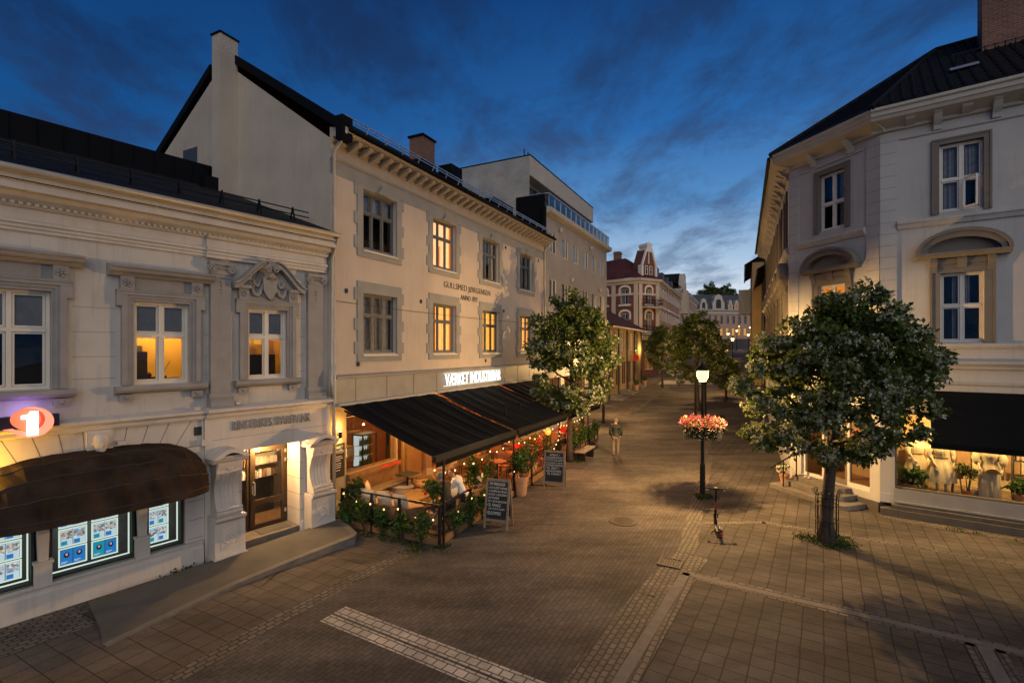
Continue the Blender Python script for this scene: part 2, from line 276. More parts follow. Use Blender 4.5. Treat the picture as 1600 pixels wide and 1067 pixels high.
# ------------------------------------------------------------------ mesh helper
class MB:
    def __init__(s): s.v = []; s.f = []; s.mi = []; s.cur = 0
    def add(s, vs, fs):
        o = len(s.v); s.v += [tuple(p) for p in vs]
        for f in fs: s.f.append([o+i for i in f]); s.mi.append(s.cur)
        return s
    def box(s, x0, x1, y0, y1, z0, z1):
        return s.add([(x0,y0,z0),(x1,y0,z0),(x1,y1,z0),(x0,y1,z0),(x0,y0,z1),(x1,y0,z1),(x1,y1,z1),(x0,y1,z1)],
                     [(0,3,2,1),(4,5,6,7),(0,1,5,4),(1,2,6,5),(2,3,7,6),(3,0,4,7)])
    def bar(s, p, q, w, h=None):
        p, q = Vector(p), Vector(q); h = h or w; d = (q-p).normalized()
        a = d.cross(Vector((0,0,1)));
        if a.length < 1e-4: a = Vector((1,0,0))
        a.normalize(); b = a.cross(d)
        c = [p-a*w/2-b*h/2, p+a*w/2-b*h/2, p+a*w/2+b*h/2, p-a*w/2+b*h/2]
        return s.add(c+[x+(q-p) for x in c], [(0,3,2,1),(4,5,6,7),(0,1,5,4),(1,2,6,5),(2,3,7,6),(3,0,4,7)])
    def tube(s, pts, r, n=8, cap=True):
        pts = [Vector(p) for p in pts]; k = len(pts); rs = r if isinstance(r, (list, tuple)) else [r]*k
        vs = []; prev = None
        for i, p in enumerate(pts):
            d = (pts[min(i+1,k-1)]-pts[max(i-1,0)]).normalized()
            a = prev if prev is not None else (Vector((1,0,0)) if abs(d.x) < .9 else Vector((0,1,0)))
            a = (a - d*a.dot(d)).normalized(); prev = a; b = d.cross(a)
            for j in range(n):
                t = 2*PI*j/n; vs.append(p + (a*math.cos(t)+b*math.sin(t))*rs[i])
        fs = [(i*n+j, i*n+(j+1)%n, (i+1)*n+(j+1)%n, (i+1)*n+j) for i in range(k-1) for j in range(n)]
        if cap: fs += [tuple(range(n))[::-1], tuple((k-1)*n+j for j in range(n))]
        return s.add(vs, fs)
    def lathe(s, c, prof, n=20, sx=1, sy=1):
        vs = [(c[0]+r*sx*math.cos(2*PI*j/n), c[1]+r*sy*math.sin(2*PI*j/n), c[2]+z) for r, z in prof for j in range(n)]
        k = len(prof)
        fs = [(i*n+j, i*n+(j+1)%n, (i+1)*n+(j+1)%n, (i+1)*n+j) for i in range(k-1) for j in range(n)]
        fs += [tuple(range(n))[::-1], tuple((k-1)*n+j for j in range(n))]
        return s.add(vs, fs)
    def sphere(s, c, r, n=10, sz=1):
        prof = [(max(r*math.sin(PI*i/(n//2)), .0005), -r*sz*math.cos(PI*i/(n//2))) for i in range(n//2+1)]
        return s.lathe(c, prof, n)
    def prism(s, poly, y0, y1):                        # polygon in x,z pushed along y
        k = len(poly); vs = [(x,y0,z) for x,z in poly]+[(x,y1,z) for x,z in poly]
        return s.add(vs, [tuple(range(k)), tuple(range(2*k-1,k-1,-1))]+[(i,k+i,k+(i+1)%k,(i+1)%k) for i in range(k)])
    def prismz(s, poly, z0, z1):                       # polygon in x,y pushed along z
        k = len(poly); vs = [(x,y,z0) for x,y in poly]+[(x,y,z1) for x,y in poly]
        return s.add(vs, [tuple(range(k))[::-1], tuple(range(k,2*k))]+[(i,(i+1)%k,k+(i+1)%k,k+i) for i in range(k)])
    def ext(s, prof, x0, x1):                          # profile in y,z pushed along x
        k = len(prof); vs = [(x0,y,z) for y,z in prof]+[(x1,y,z) for y,z in prof]
        return s.add(vs, [tuple(range(k)), tuple(range(2*k-1,k-1,-1))]+[(i,k+i,k+(i+1)%k,(i+1)%k) for i in range(k)])
    def quad(s, a, b, c, d): return s.add([a,b,c,d], [(0,1,2,3)])
    def wall(s, x0, x1, z0, z1, holes, y=0.0, depth=.22, back=None):   # a wall sheet with window holes and their reveals
        xs = sorted(set([x0,x1]+[h[0] for h in holes]+[h[1] for h in holes])); zs = sorted(set([z0,z1]+[h[2] for h in holes]+[h[3] for h in holes]))
        xs = [x for x in xs if x0 <= x <= x1]; zs = [z for z in zs if z0 <= z <= z1]
        for i in range(len(xs)-1):
            for j in range(len(zs)-1):
                cx, cz = (xs[i]+xs[i+1])/2, (zs[j]+zs[j+1])/2
                if any(h[0] < cx < h[1] and h[2] < cz < h[3] for h in holes): continue
                s.quad((xs[i],y,zs[j]),(xs[i+1],y,zs[j]),(xs[i+1],y,zs[j+1]),(xs[i],y,zs[j+1]))
        for a,b,c,d in holes:
            e = y+depth
            s.quad((a,y,c),(a,y,d),(a,e,d),(a,e,c)); s.quad((b,y,c),(b,e,c),(b,e,d),(b,y,d))
            s.quad((a,y,d),(b,y,d),(b,e,d),(a,e,d)); s.quad((a,y,c),(a,e,c),(b,e,c),(b,y,c))
        return s
    def build(s, name, m, parent=None, smooth=False, fix=True, bevel=0.0):
        me = bpy.data.meshes.new(name); me.from_pydata(s.v, [], s.f)
        mats = m if isinstance(m, (list, tuple)) else [m]
        for x in mats: me.materials.append(M[x] if isinstance(x, str) else x)
        if len(mats) > 1: me.polygons.foreach_set('material_index', s.mi)
        if fix and name != 'pane':
            bm = bmesh.new(); bm.from_mesh(me); bmesh.ops.recalc_face_normals(bm, faces=bm.faces); bm.to_mesh(me); bm.free()
        if smooth: me.polygons.foreach_set('use_smooth', [True]*len(me.polygons))
        me.update()
        o = bpy.data.objects.new(name, me); COL.objects.link(o)
        if parent is not None: o.parent = parent
        if bevel:
            bv = o.modifiers.new('bevel', 'BEVEL'); bv.width = bevel; bv.segments = 2; bv.limit_method = 'ANGLE'
        return o
def tag(o, label, cat, group=None):
    o['label'] = label; o['category'] = cat
    if group: o['group'] = group
    return o
def thing(name, label, cat, loc=(0,0,0), rz=0.0, group=None):
    o = bpy.data.objects.new(name, None); COL.objects.link(o); o.location = loc; o.rotation_euler = (0,0,rz); o.empty_display_size = .2
    return tag(o, label, cat, group)
def framed(name, label, cat, F, a=0, b=0, z=0, group=None): return thing(name, label, cat, F.w(a,b,z), F.rot, group)
def struct(o, kind='structure'): o['kind'] = kind; return o
def copy_tree(o, parent=None):
    c = o.copy(); COL.objects.link(c)
    if parent is not None: c.parent = parent
    for ch in list(o.children): copy_tree(ch, c)
    return c
def text(name, s, x0, x1, z0, z1, y, depth, m, parent, shear=0.0, thick=0.0):
    cu = bpy.data.curves.new(name, 'FONT'); cu.body = s; cu.extrude = .5; cu.offset = thick; cu.resolution_u = 3; cu.shear = shear
    t = bpy.data.objects.new(name, cu); COL.objects.link(t); bpy.context.view_layer.update()
    me = bpy.data.meshes.new_from_object(t); bpy.data.objects.remove(t); bpy.data.curves.remove(cu)
    co = np.empty(len(me.vertices)*3); me.vertices.foreach_get('co', co); co = co.reshape(-1,3)
    lo, hi = co.min(0), co.max(0)
    q = np.empty_like(co)
    q[:,0] = x0+(co[:,0]-lo[0])/(hi[0]-lo[0])*(x1-x0); q[:,2] = z0+(co[:,1]-lo[1])/(hi[1]-lo[1])*(z1-z0)
    q[:,1] = y - np.where(co[:,2] > 0, depth, 0)
    me.vertices.foreach_set('co', q.ravel()); me.materials.clear(); me.materials.append(M[m]); me.update()
    o = bpy.data.objects.new(name, me); COL.objects.link(o); o.parent = parent; return o
def point(name, loc, power, col=(1,.62,.28), r=.06, parent=None):
    l = bpy.data.lights.new(name, 'POINT'); l.energy = power; l.color = col; l.shadow_soft_size = r
    o = bpy.data.objects.new(name, l); COL.objects.link(o); o.location = loc
    if parent: o.parent = parent
    return o

# ------------------------------------------------------------------ windows (frame > pane, room, curtain)
def window(root, x0, x1, z0, z1, y, frame='white_frame', cols=(.5,), rows=(.62,), fw=.06, mw=.07, room='room_dark', curtain=None, glass='glass', depth=1.0, blind=None, sash=0.0, name='window'):
    b = MB(); d = .07
    b.box(x0,x0+fw,y,y+d,z0,z1).box(x1-fw,x1,y,y+d,z0,z1).box(x0+fw,x1-fw,y,y+d,z0,z0+fw).box(x0+fw,x1-fw,y,y+d,z1-fw,z1)
    xs = [x0+fw]; 
    for c in cols:
        xc = x0+(x1-x0)*c; b.box(xc-mw/2,xc+mw/2,y-.008,y+d-.004,z0+fw,z1-fw)
    for r in rows:
        zc = z0+(z1-z0)*r; b.box(x0+fw,x1-fw,y-.014,y+d-.008,zc-mw/2,zc+mw/2)
    if sash:                                           # inner sash bars round each light
        ex = [x0+fw]+sum([[x0+(x1-x0)*c-mw/2, x0+(x1-x0)*c+mw/2] for c in cols], [])+[x1-fw]
        ez = [z0+fw]+sum([[z0+(z1-z0)*r-mw/2, z0+(z1-z0)*r+mw/2] for r in rows], [])+[z1-fw]
        for i in range(0, len(ex), 2):
            for j in range(0, len(ez), 2):
                a,c,e,g = ex[i]+.006,ex[i+1]-.006,ez[j]+.006,ez[j+1]-.006; t = sash
                b.box(a,a+t,y+.012,y+.05,e,g).box(c-t,c,y+.012,y+.05,e,g).box(a+t,c-t,y+.012,y+.05,e,e+t).box(a+t,c-t,y+.012,y+.05,g-t,g)
    w = b.build(name, frame, root)
    MB().quad((x0+fw*.5,y+.04,z0+fw*.5),(x1-fw*.5,y+.04,z0+fw*.5),(x1-fw*.5,y+.04,z1-fw*.5),(x0+fw*.5,y+.04,z1-fw*.5)).build('pane', glass, w)
    if curtain:
        c = MB(); n = 40; yy = y+.16
        for k, (fa, fb, zf) in enumerate(curtain[1]):
            xa, xb = x0+(x1-x0)*fa, x0+(x1-x0)*fb; zb = z0+(z1-z0)*zf
            vs = []; fs = []; m_ = max(6, int((xb-xa)*40))
            for i in range(m_+1):
                xx = xa+(xb-xa)*i/m_; o = .022*math.sin(i*1.9+k)+.012*math.sin(i*.7)
                vs += [(xx,yy+o,zb),(xx,yy+o,z1-.02)]
            for i in range(m_): fs.append((2*i,2*i+2,2*i+3,2*i+1))
            c.add(vs, fs)
        c.build('curtain', curtain[0], w, fix=False)
    if blind:
        MB().box(x0+fw,x1-fw,y+.085,y+.095,z0+(z1-z0)*blind,z1-fw).build('blind', 'blind', w)
    if room:
        e = .35; ya, yb = y+.075, y+depth
        r = MB(); A,B,C,D = x0-e,x1+e,z0-.3,z1+.3
        r.quad((A,yb,C),(B,yb,C),(B,yb,D),(A,yb,D)); r.quad((A,ya,C),(A,yb,C),(A,yb,D),(A,ya,D)); r.quad((B,ya,C),(B,ya,D),(B,yb,D),(B,yb,C))
        r.quad((A,ya,C),(B,ya,C),(B,yb,C),(A,yb,C)); r.quad((A,ya,D),(A,yb,D),(B,yb,D),(B,ya,D))
        r.build('room_interior', room, w, fix=False)
    return w
def arch_pts(xc, hw, z, rise, n=12): return [(xc+hw*math.cos(PI-PI*i/n), z+rise*math.sin(PI*i/n)) for i in range(n+1)]
def swag(b, pts, r, n=6): b.tube(pts, r, n)
def volute(b, x, y, z, r, turns=1.6, tr=.018, d=1):
    pts = []
    for i in range(26):
        t = i/25; a = t*turns*2*PI; rr = r*(1-.8*t); pts.append((x+d*rr*math.cos(a), y, z+rr*math.sin(a)))
    b.tube(pts, tr, 5)

# ================================================================== GROUND
ys = [-80,-40,-20,0,10,18,24,25,26,27,28,29,30,34,40,50,60,80,100,120,140,160,175,200,300,600]
xs = [-500,-200,-80,-40,-20,-10,0,10,20,40,80,120,200,500]
b = MB(); n = len(xs)
b.add([(x,y,gz(y)) for y in ys for x in xs], [(j*n+i, j*n+i+1, (j+1)*n+i+1, (j+1)*n+i) for j in range(len(ys)-1) for i in range(n-1)])
struct(b.build('ground', 'pavers', fix=False))
def strip(name, left, right, m, dz, y0, y1, step=2.0):          # paving sheet following the climb of the street
    b = MB(); k = max(1, int((y1-y0)/step)); vs = []
    for i in range(k+1):
        y = y0+(y1-y0)*i/k; vs += [(left(y),y,gz(y)+dz),(right(y),y,gz(y)+dz)]
    b.add(vs, [(2*i,2*i+1,2*i+3,2*i+2) for i in range(k)])
    return struct(b.build(name, m, fix=False))
def sheet(name, pts, m, dz):
    b = MB(); b.add([(x,y,gz(y)+dz) for x,y in pts], [tuple(range(len(pts)))]); return struct(b.build(name, m, fix=False))
def lerp2(p, q, t): return (p[0]+(q[0]-p[0])*t, p[1]+(q[1]-p[1])*t)
# left pavement of slabs between the ramp and the street
EL = [(-9.4,-.2),(-5.35,7.49),(-3.67,10.75),(-2.2,12.9)]
sheet('left_pavement', [FB.w(-14,-.02)[:2], FB.w(6.6,-.02)[:2], (-5.2,14.3), EL[3], EL[2], EL[1], EL[0], (-12,-5.2)], 'slabs_left', .004)
def band(name, p, q, w, m, dz):                                 # paving band of width w on the right of p>q
    p, q = Vector(p), Vector(q); d = (q-p).normalized(); nrm = Vector((d.y,-d.x))*w
    return sheet(name, [tuple(p), tuple(p+nrm), tuple(q+nrm), tuple(q)], m, dz)
for i in range(3): 
    band('cobble_gutter', EL[i], EL[i+1], .34, 'cobble', .0075)
sheet('wall_cobbles', [FB.w(-14,-.62)[:2], FB.w(.9,-.62)[:2], FB.w(.9,-.34)[:2], FB.w(3.3,-.34)[:2], FB.w(3.3,.02)[:2], FB.w(-14,.02)[:2]], 'cobble', .012)
sheet('wall_cobbles', [ground_at(*p_) for p_ in ((-40,1003),(100,944),(152,974),(-40,1045))], 'cobble', .0105)
# right plaza
ang = math.radians(57.8); U = Vector((math.cos(ang), math.sin(ang))); V = Vector((math.sin(ang), -math.cos(ang)))
P0 = Vector((3.84,10.88))
def PP(a, c): p = P0+U*a+V*c; return (p.x, p.y)
far_l = lambda y: 3.84+(y-10.88)*.455
sheet('plaza_paving', [PP(-14,0), PP(0,0), (5.05,13.4), (6.35,16.3), (8.9,21.9), tuple(FS.w(-4,-.02)[:2]), C2, C1, tuple(FR.w(14,-.02)[:2]), PP(-14,16)], 'slabs', .004)
band('cobble_band', PP(-14,-.30), PP(.16,-.30), .15, 'cobble', .0085); band('kerb_band', PP(-14,-.14), PP(.16,-.14), .20, 'kerb', .010); band('cobble_band', PP(-14,.07), PP(.0,.07), .15, 'cobble', .0085)
band('cobble_band', PP(.30,-.1), PP(.30,13), .11, 'cobble_b', .0085); band('kerb_band', PP(.185,-.1), PP(.185,13), .16, 'kerb', .010); band('cobble_band', PP(.02,.22), PP(.02,13), .11, 'cobble_b', .0085)
band('kerb_band', PP(-12,4.75), PP(0.0,4.75), .2, 'kerb', .010); band('cobble_band', PP(-12,4.98), PP(0.0,4.98), .13, 'cobble', .0085); band('cobble_band', PP(-12,4.6), PP(0.0,4.6), .13, 'cobble', .0085)
band('cobble_gutter', (2.55,10.2), (4.1,12.2), .75, 'cobble', .0055); band('cobble_gutter', (.2,6.5), (2.55,10.2), .55, 'cobble', .0055)
band('cobble_gutter', (4.1,12.2), (6.2,16.9), .42, 'cobble', .0065); band('cobble_gutter', (6.2,16.9), (9.1,23.4), .42, 'cobble', .0065)
band('cobble_band', (5.3,14.28), (7.3,14.35), .2, 'cobble_b', .0085); band('cobble_band', (7.3,14.35), (14.5,9.9), .2, 'cobble_b', .0085)
sheet('wall_cobbles', [FR.w(-.5,-.02)[:2], FR.w(14,-.02)[:2], FR.w(14,-.75)[:2], FR.w(.4,-.75)[:2]], 'cobble_b', .012)
# pavements up the street
fl = lambda y: -5.25+.45*(y-14.2)/.893
flr = lambda y: fl(y)+3.2
fr = lambda y: 10.32+(y-18.32)*.4235/.906
strip('left_pavement', lambda y: fl(y)+.02, flr, 'slabs_left', .006, 28.5, 100)
strip('right_pavement', lambda y: fr(y)-3.4, lambda y: fr(y)-.02, 'slabs', .006, 23.4, 100)
strip('cobble_gutter', flr, lambda y: flr(y)+.35, 'cobble', .009, 28.5, 100)
def zeb(c0, c1):
    d = Vector((3.65,-2.14)).normalized(); nrm = Vector((-d.y, d.x)); o = Vector((-3.54,9.08))
    return [tuple(o+nrm*c0), tuple(o+nrm*c0+d*9), tuple(o+nrm*c1+d*9), tuple(o+nrm*c1)]
sheet('crosswalk_marking', zeb(0,.265), 'white_pavers', .0045); sheet('crosswalk_marking', zeb(.315,.60), 'white_pavers', .0045)
sheet('light_slab_crossing', [(14.9,50.3),(20.5,50.3),(21.4,53.2),(16.2,53.2)], 'concrete', .012)
# entrance ramp with its kerb: rises from the pavement to the door
def ramp_edge(t):
    pts = [(-6.95,8.35),(-6.5,9.3),(-5.95,10.4),(-5.3,11.35),(-4.72,12.1),(-4.17,12.78)]
    k = t*(len(pts)-1); i = min(int(k), len(pts)-2); return lerp2(pts[i], pts[i+1], k-i)
b = MB(); kb = MB(); N = 20; vs = []
inn = [FB.w(.9,-.64)[:2], FB.w(.95,-.36)[:2], FB.w(3.2,-.36)[:2], FB.w(6.4,-.36)[:2]]
def ramp_in(t):
    k = t*3; i = min(int(k),2); return lerp2((-7.3,8.75) if i==0 else inn[i], inn[i+1], k-i)
for i in range(N+1):
    t = i/N; e = ramp_edge(t); q = ramp_in(t); z = .012+.19*t**1.15
    vs += [(e[0],e[1],z),(q[0],q[1],z+.008)]
b.add(vs, [(2*i,2*i+1,2*i+3,2*i+2) for i in range(N)])
ie, e = ramp_in(1), ramp_edge(1)
b.quad((e[0],e[1],.202),(ie[0],ie[1],.21),(ie[0],ie[1],0),(e[0],e[1],0))
struct(b.build('entrance_ramp', 'asphalt', fix=False))
vs = []
for i in range(N+1):
    t = i/N; e = Vector(ramp_edge(t)); z = .018+.19*t**1.15; d = (Vector(ramp_edge(min(1,t+.02)))-Vector(ramp_edge(max(0,t-.02)))).normalized(); nr = Vector((d.y,-d.x))
    o = e+nr*.16; vs += [(e.x,e.y,z),(o.x,o.y,z),(o.x,o.y,-.05)]
kb.add(vs, [(3*i,3*i+1,3*i+4,3*i+3) for i in range(N)]+[(3*i+1,3*i+2,3*i+5,3*i+4) for i in range(N)])
a = Vector(ramp_edge(1)); c = Vector(ramp_in(1)); d = (c-a).normalized(); o = Vector((-d.y,d.x))*-.16
if o.dot(U) < 0: o = -o
kb.add([(a.x,a.y,.208),(c.x,c.y,.208),(c.x+o.x,c.y+o.y,.208),(a.x+o.x,a.y+o.y,.208),(c.x+o.x,c.y+o.y,-.05),(a.x+o.x,a.y+o.y,-.05)], [(0,1,2,3),(3,2,4,5)])
kb.add([(vs[-2][0],vs[-2][1],.208),(a.x,a.y,.208),(a.x+o.x,a.y+o.y,.208),(vs[-2][0],vs[-2][1],-.05),(a.x+o.x,a.y+o.y,-.05)], [(0,1,2),(0,2,4,3)])
struct(kb.build('ramp_kerb', 'kerb', fix=False))

# ================================================================== BANK
bank = framed('bank_building', 'cream and grey two storey bank with columned doorway and dark roof at left', 'building', FB)
WY = .10                                               # upper wall plane
wins = [(-.63,.49,4.25,6.12),(1.80,2.86,4.25,6.04),(4.18,5.20,4.25,6.04),(-3.9,-2.8,4.25,6.1)]
b = MB(); b.wall(-8,6.43,3.45,7.3,wins,WY,.24)
b.quad((-8,WY,3.45),(-8,9,3.45),(-8,9,8.2),(-8,WY,8.2))
b.build('upper_wall', 'bank_wall', bank)
jn = MB()
for z in (5.85,5.35,4.85,4.4): 
    for a,c in ((.80,1.5),(3.16,3.26),(5.53,5.72)): jn.box(a,c,WY-.0015,WY+.01,z,z+.010)
jn.build('wall_joint', 'joint', bank)
# ground floor with the arched shop opening and doorway
b = MB(); b.wall(-8,3.15,0,3.45,[(-.47,2.77,.52,2.25)],.03,.30); b.wall(3.15,6.43,0,3.45,[(3.98,5.5,.0,2.5)],-.03,.72)
b.quad((3.15,-.03,0),(3.15,.03,0),(3.15,.03,3.45),(3.15,-.03,3.45)); b.quad((6.43,-.03,0),(6.43,9,0),(6.43,9,8.2),(6.43,-.03,8.2))
b.build('lower_wall', 'bank_low', bank)
jn = MB()
for z in (.62,1.05,1.48,1.91,2.34):                    # ashlar joints beside the doorway, on the reveal too
    jn.box(2.82,3.14,.0285,.04,z,z+.014); jn.box(5.502,5.6,-.0315,-.02,z,z+.014); jn.box(6.38,6.43,-.0315,-.02,z,z+.014); jn.box(5.4985,5.51,-.02,.66,z,z+.014); jn.box(3.9,3.979,-.0315,-.02,z,z+.014)
for k in range(-7,8):                                  # voussoir joints fanning over the arch
    t = k*.15+.06; sx = 1.17+math.sin(t)*2.05; sz = 1.35+math.cos(t)*1.55; ex = 1.17+math.sin(t)*3.6; ez = 1.35+math.cos(t)*3.6
    f_ = (3.40-sz)/(ez-sz) if ez > 3.40 else 1; ex, ez = sx+(ex-sx)*f_, sz+(ez-sz)*f_
    if abs(k) != 0 and ex < 3.1: jn.bar((sx,.034,sz),(ex,.034,ez),.012,.016)
jn.box(2.75,3.14,.0285,.04,2.75,2.764); jn.box(3.3,6.3,-.0315,-.02,2.84,2.85)
jn.build('masonry_joint', 'joint', bank)
MB().ext([(.03,0),(-.10,0),(-.10,.40),(-.05,.44),(-.05,.50),(-.09,.52),(-.09,.555),(.03,.555)],-8,3.1).build('plinth', 'bank_low', bank)
MB().ext([(.0,0),(-.08,0),(-.08,.30),(-.03,.35),(.0,.35)],5.52,6.43).build('plinth', 'bank_low', bank)
# belt course between the storeys
MB().ext([(WY,3.36),(-.04,3.36),(-.07,3.40),(-.07,3.46),(-.16,3.52),(-.16,3.58),(WY,3.64)],-8,3.16).build('belt_course', 'bank_pale', bank)
MB().ext([(.02,3.36),(-.08,3.36),(-.11,3.40),(-.11,3.46),(-.22,3.52),(-.22,3.58),(.02,3.64)],3.16,6.43).build('belt_course', 'bank_pale', bank)
# main cornice and gutter
MB().ext([(WY,7.20),(.05,7.20),(.05,7.26),(.02,7.27),(.02,7.33),(-.02,7.34),(-.02,7.40),(.04,7.42),(.04,7.62),(-.03,7.64),(-.05,7.70),(-.20,7.78),(-.24,7.86),(-.40,7.87),(-.40,8.00),(-.46,8.02),(-.46,8.12),(-.52,8.14),(WY,8.2)],-8,6.37).build('cornice', 'bank_pale', bank)
MB().ext([(WY-.01,7.18),(.0,7.18),(.0,7.255),(-.03,7.265),(-.03,7.335),(-.07,7.345),(-.07,7.41),(-.01,7.43),(-.01,7.61),(-.08,7.63),(-.10,7.69),(WY-.01,7.7)],3.2,6.32).build('cornice_break', 'bank_pale', bank)
b = MB()
for i in range(130): b.box(-7.9+i*.11,-7.9+i*.11+.06,-.085,.02,7.665,7.72)
b.build('dentil_course', 'bank_pale', bank)
b = MB(); b.tube([(-8,-.575,8.19),(6.40,-.575,8.19)],.062,10)
b.build('gutter', 'zinc', bank, smooth=True)
MB().box(-8,6.4,-.468,-.4605,8.015,8.032).build('fascia_flashing', 'black_metal', bank)
# roof: low slope, then an upright dark upper face
b = MB(); b.add([(-8,-.56,8.23),(6.5,-.56,8.23),(5.62,5.0,10.35),(-8,5.0,10.35)], [(0,1,2,3)])
rf = b.build('roof', 'slate', bank, fix=False)
b = MB()
for i in range(26): b.box(-7.8+i*.52,-7.77+i*.52,4.965,5.01,10.25,11.04)
b.box(-8,5.50,5.0,9,10.2,11.05).build('upper_roof', 'black_metal', rf)
MB().box(4.72,5.22,4.05,4.5,10.0,10.42).build('roof_step', 'black_metal', rf)
sg = MB(); 
for i in range(15):
    x = -7.4+i*.93
    for dy in (-.12,.12): sg.bar((x,.55+dy,8.62+dy*.38),(x,.55,9.00),.035)
    sg.bar((x,.43,8.60),(x,.67,8.69),.04)
for z,y in ((8.80,.53),(8.95,.55)): sg.bar((-8,y,z),(6.1,y,z),.028)
sg.build('snow_guard', 'metal', rf)
# windows with grey surrounds
def bank_window(x0,x1,z0,z1,room,style,seed=0):
    w = window(bank,x0,x1,z0,z1,WY+.10,'white_frame',(.5,),(.60,),.055,.075,room,None,'glass',1.3,.61,.035)
    c = (x0+x1)/2; t = MB(); y = WY; zt = z1+.22
    for sgn in (-1,1):                                 # stepped jambs
        e = x0 if sgn < 0 else x1
        def bx(a,bb,d,za,zb): t.box(min(e+sgn*a,e+sgn*bb),max(e+sgn*a,e+sgn*bb),y-d,y+.02,za,zb)
        bx(.0,.06,.05,z0,zt); bx(.06,.12,.075,z0,zt); bx(.12,.22,.10,z0,zt); bx(.22,.31,.098,z1-.12,zt)
    t.box(x0,x1,y-.05,y+.02,z1,z1+.06); t.box(x0-.06,x1+.06,y-.073,y+.02,z1+.06,z1+.12); t.box(x0-.31,x1+.31,y-.105,y+.02,z1+.12,zt)
    t.box(x0-.31,x1+.31,y-.125,y+.02,zt-.03,zt)
    t.build('architrave', 'bank_trim', w)
    s = MB(); s.ext([(y,z0-.02),(y-.16,z0-.02),(y-.2,z0-.06),(y-.2,z0-.11),(y-.14,z0-.17),(y,z0-.20)],x0-.34,x1+.34)
    for e in (x0-.14,x1+.14): s.box(e-.12,e+.12,y-.11,y,z0-.34,z0-.2); s.sphere((e,y-.10,z0-.27),.05,8)
    s.build('sill', 'bank_trim', w)
    if style == 'hood':
        h = MB(); zb = z1+.50; hw = (x1-x0)/2+.46
        h.box(c-hw+.22,c+hw-.22,y-.05,y,zt,zb)
        for e in (x0-.13,x1+.13):
            h.box(e-.12,e+.12,y-.13,y,zt,zb)
            for k in range(5):
                a = k*2*PI/5; h.sphere((e+.055*math.cos(a),y-.135,(zt+zb)/2+.055*math.sin(a)),.034,6)
            h.sphere((e,y-.15,(zt+zb)/2),.03,6)
        h.ext([(y,zb),(y-.12,zb),(y-.17,zb+.05),(y-.26,zb+.09),(y-.29,zb+.16),(y-.33,zb+.17),(y-.33,zb+.20),(y,zb+.26)],c-hw,c+hw)
        h.build('hood_moulding', 'bank_trim', w)
    else:                                              # carved swan neck pediment with shield
        h = MB(); zb = z1+.22
        h.box(c-.62,c+.62,y-.04,y,zb,zb+.34); h.prism([(c-.45,zb+.30),(c+.45,zb+.30),(c+.2,zb+.82),(c-.2,zb+.82)],y-.04,y)
        for e in (x0-.13,x1+.13):
            h.box(e-.12,e+.12,y-.12,y,zb,zb+.26)
            for k in range(5):
                a = k*2*PI/5; h.sphere((e+.05*math.cos(a),y-.125,zb+.13+.05*math.sin(a)),.032,6)
        for sgn in (-1,1):
            up = []; lo = []
            for i in range(15):
                u = i/14; xx = .93-.80*u; zz = zb+.30+.62*(u*u*(3-2*u))**.9
                up.append((c+sgn*xx,zz+.07)); lo.append((c+sgn*xx*.97,zz-.06))
            h.prism(up+lo[::-1],y-.24,y); h.prism([(p[0],p[1]+.03) for p in up]+[(p[0],p[1]-.012) for p in up[::-1]],y-.31,y)
            h.box(min(c+sgn*.5,c+sgn*.88),max(c+sgn*.5,c+sgn*.88),y-.20,y,zb+.26,zb+.34)
            volute(h,c+sgn*.105,y-.26,zb+.80,.085,1.5,.022,sgn)
            h.tube([(c+sgn*(.16+.30*u),y-.08,zb+.42-.30*math.sin(PI*u*.9)) for u in [k/10 for k in range(11)]],[.03+.03*math.sin(PI*k/10) for k in range(11)],6)
            h.tube([(c+sgn*(.20+.22*u),y-.07,zb+.56-.20*math.sin(PI*u)) for u in [k/8 for k in range(9)]],[.02+.022*math.sin(PI*k/8) for k in range(9)],6)
            volute(h,c+sgn*.42,y-.07,zb+.36,.08,1.3,.018,-sgn)
        h.prism([(c-.19,zb+.60),(c-.10,zb+.54),(c,zb+.56),(c+.10,zb+.54),(c+.19,zb+.60),(c+.17,zb+.25),(c+.08,zb+.10),(c,zb+.02),(c-.08,zb+.10),(c-.17,zb+.25)],y-.15,y)
        h.sphere((c,y-.20,zb+.62),.085,10); h.sphere((c-.035,y-.26,zb+.65),.02,6); h.sphere((c+.035,y-.26,zb+.65),.02,6); h.sphere((c,y-.28,zb+.61),.025,6)
        for k in range(7):
            a = PI*(k/6); h.tube([(c,y-.2,zb+.86),(c+.13*math.cos(a),y-.24,zb+.88+.12*math.sin(a))],[.02,.035],6)
        h.build('pediment', 'bank_trim', w, smooth=False)
    return w
w1 = bank_window(-.63,.49,4.25,6.12,'room_dark','hood'); w2 = bank_window(1.80,2.86,4.25,6.04,'room_lit','hood'); w3 = bank_window(4.18,5.20,4.25,6.04,'room_lit','ped'); bank_window(-3.9,-2.8,4.25,6.1,'room_dark','hood')
f = MB(); f.box(2.0,2.25,.75,1.0,4.2,4.95).box(2.25,2.5,.8,1.0,4.2,4.36).sphere((2.3,.9,4.4),.08); f.box(2.5,2.62,.7,.8,4.2,4.38).box(2.66,2.85,.6,.8,4.2,4.34).build('office_furniture', 'ink', w2)
MB().bar((2.55,1.0,4.28),(2.78,1.0,4.72),.02).box(2.0,2.24,1.05,1.15,4.95,5.08).build('stair_rail', 'blind', w2)
MB().box(4.0,5.3,.9,1.1,4.1,4.86).box(4.2,4.5,.7,.85,4.1,4.7).box(4.9,5.2,.7,.85,4.1,4.62).build('office_furniture', 'ink', w3)
MB().box(4.62,4.80,1.28,1.295,5.15,5.45).box(4.9,5.10,1.28,1.295,5.15,5.42).build('lit_doorway', 'room_warm', w3)
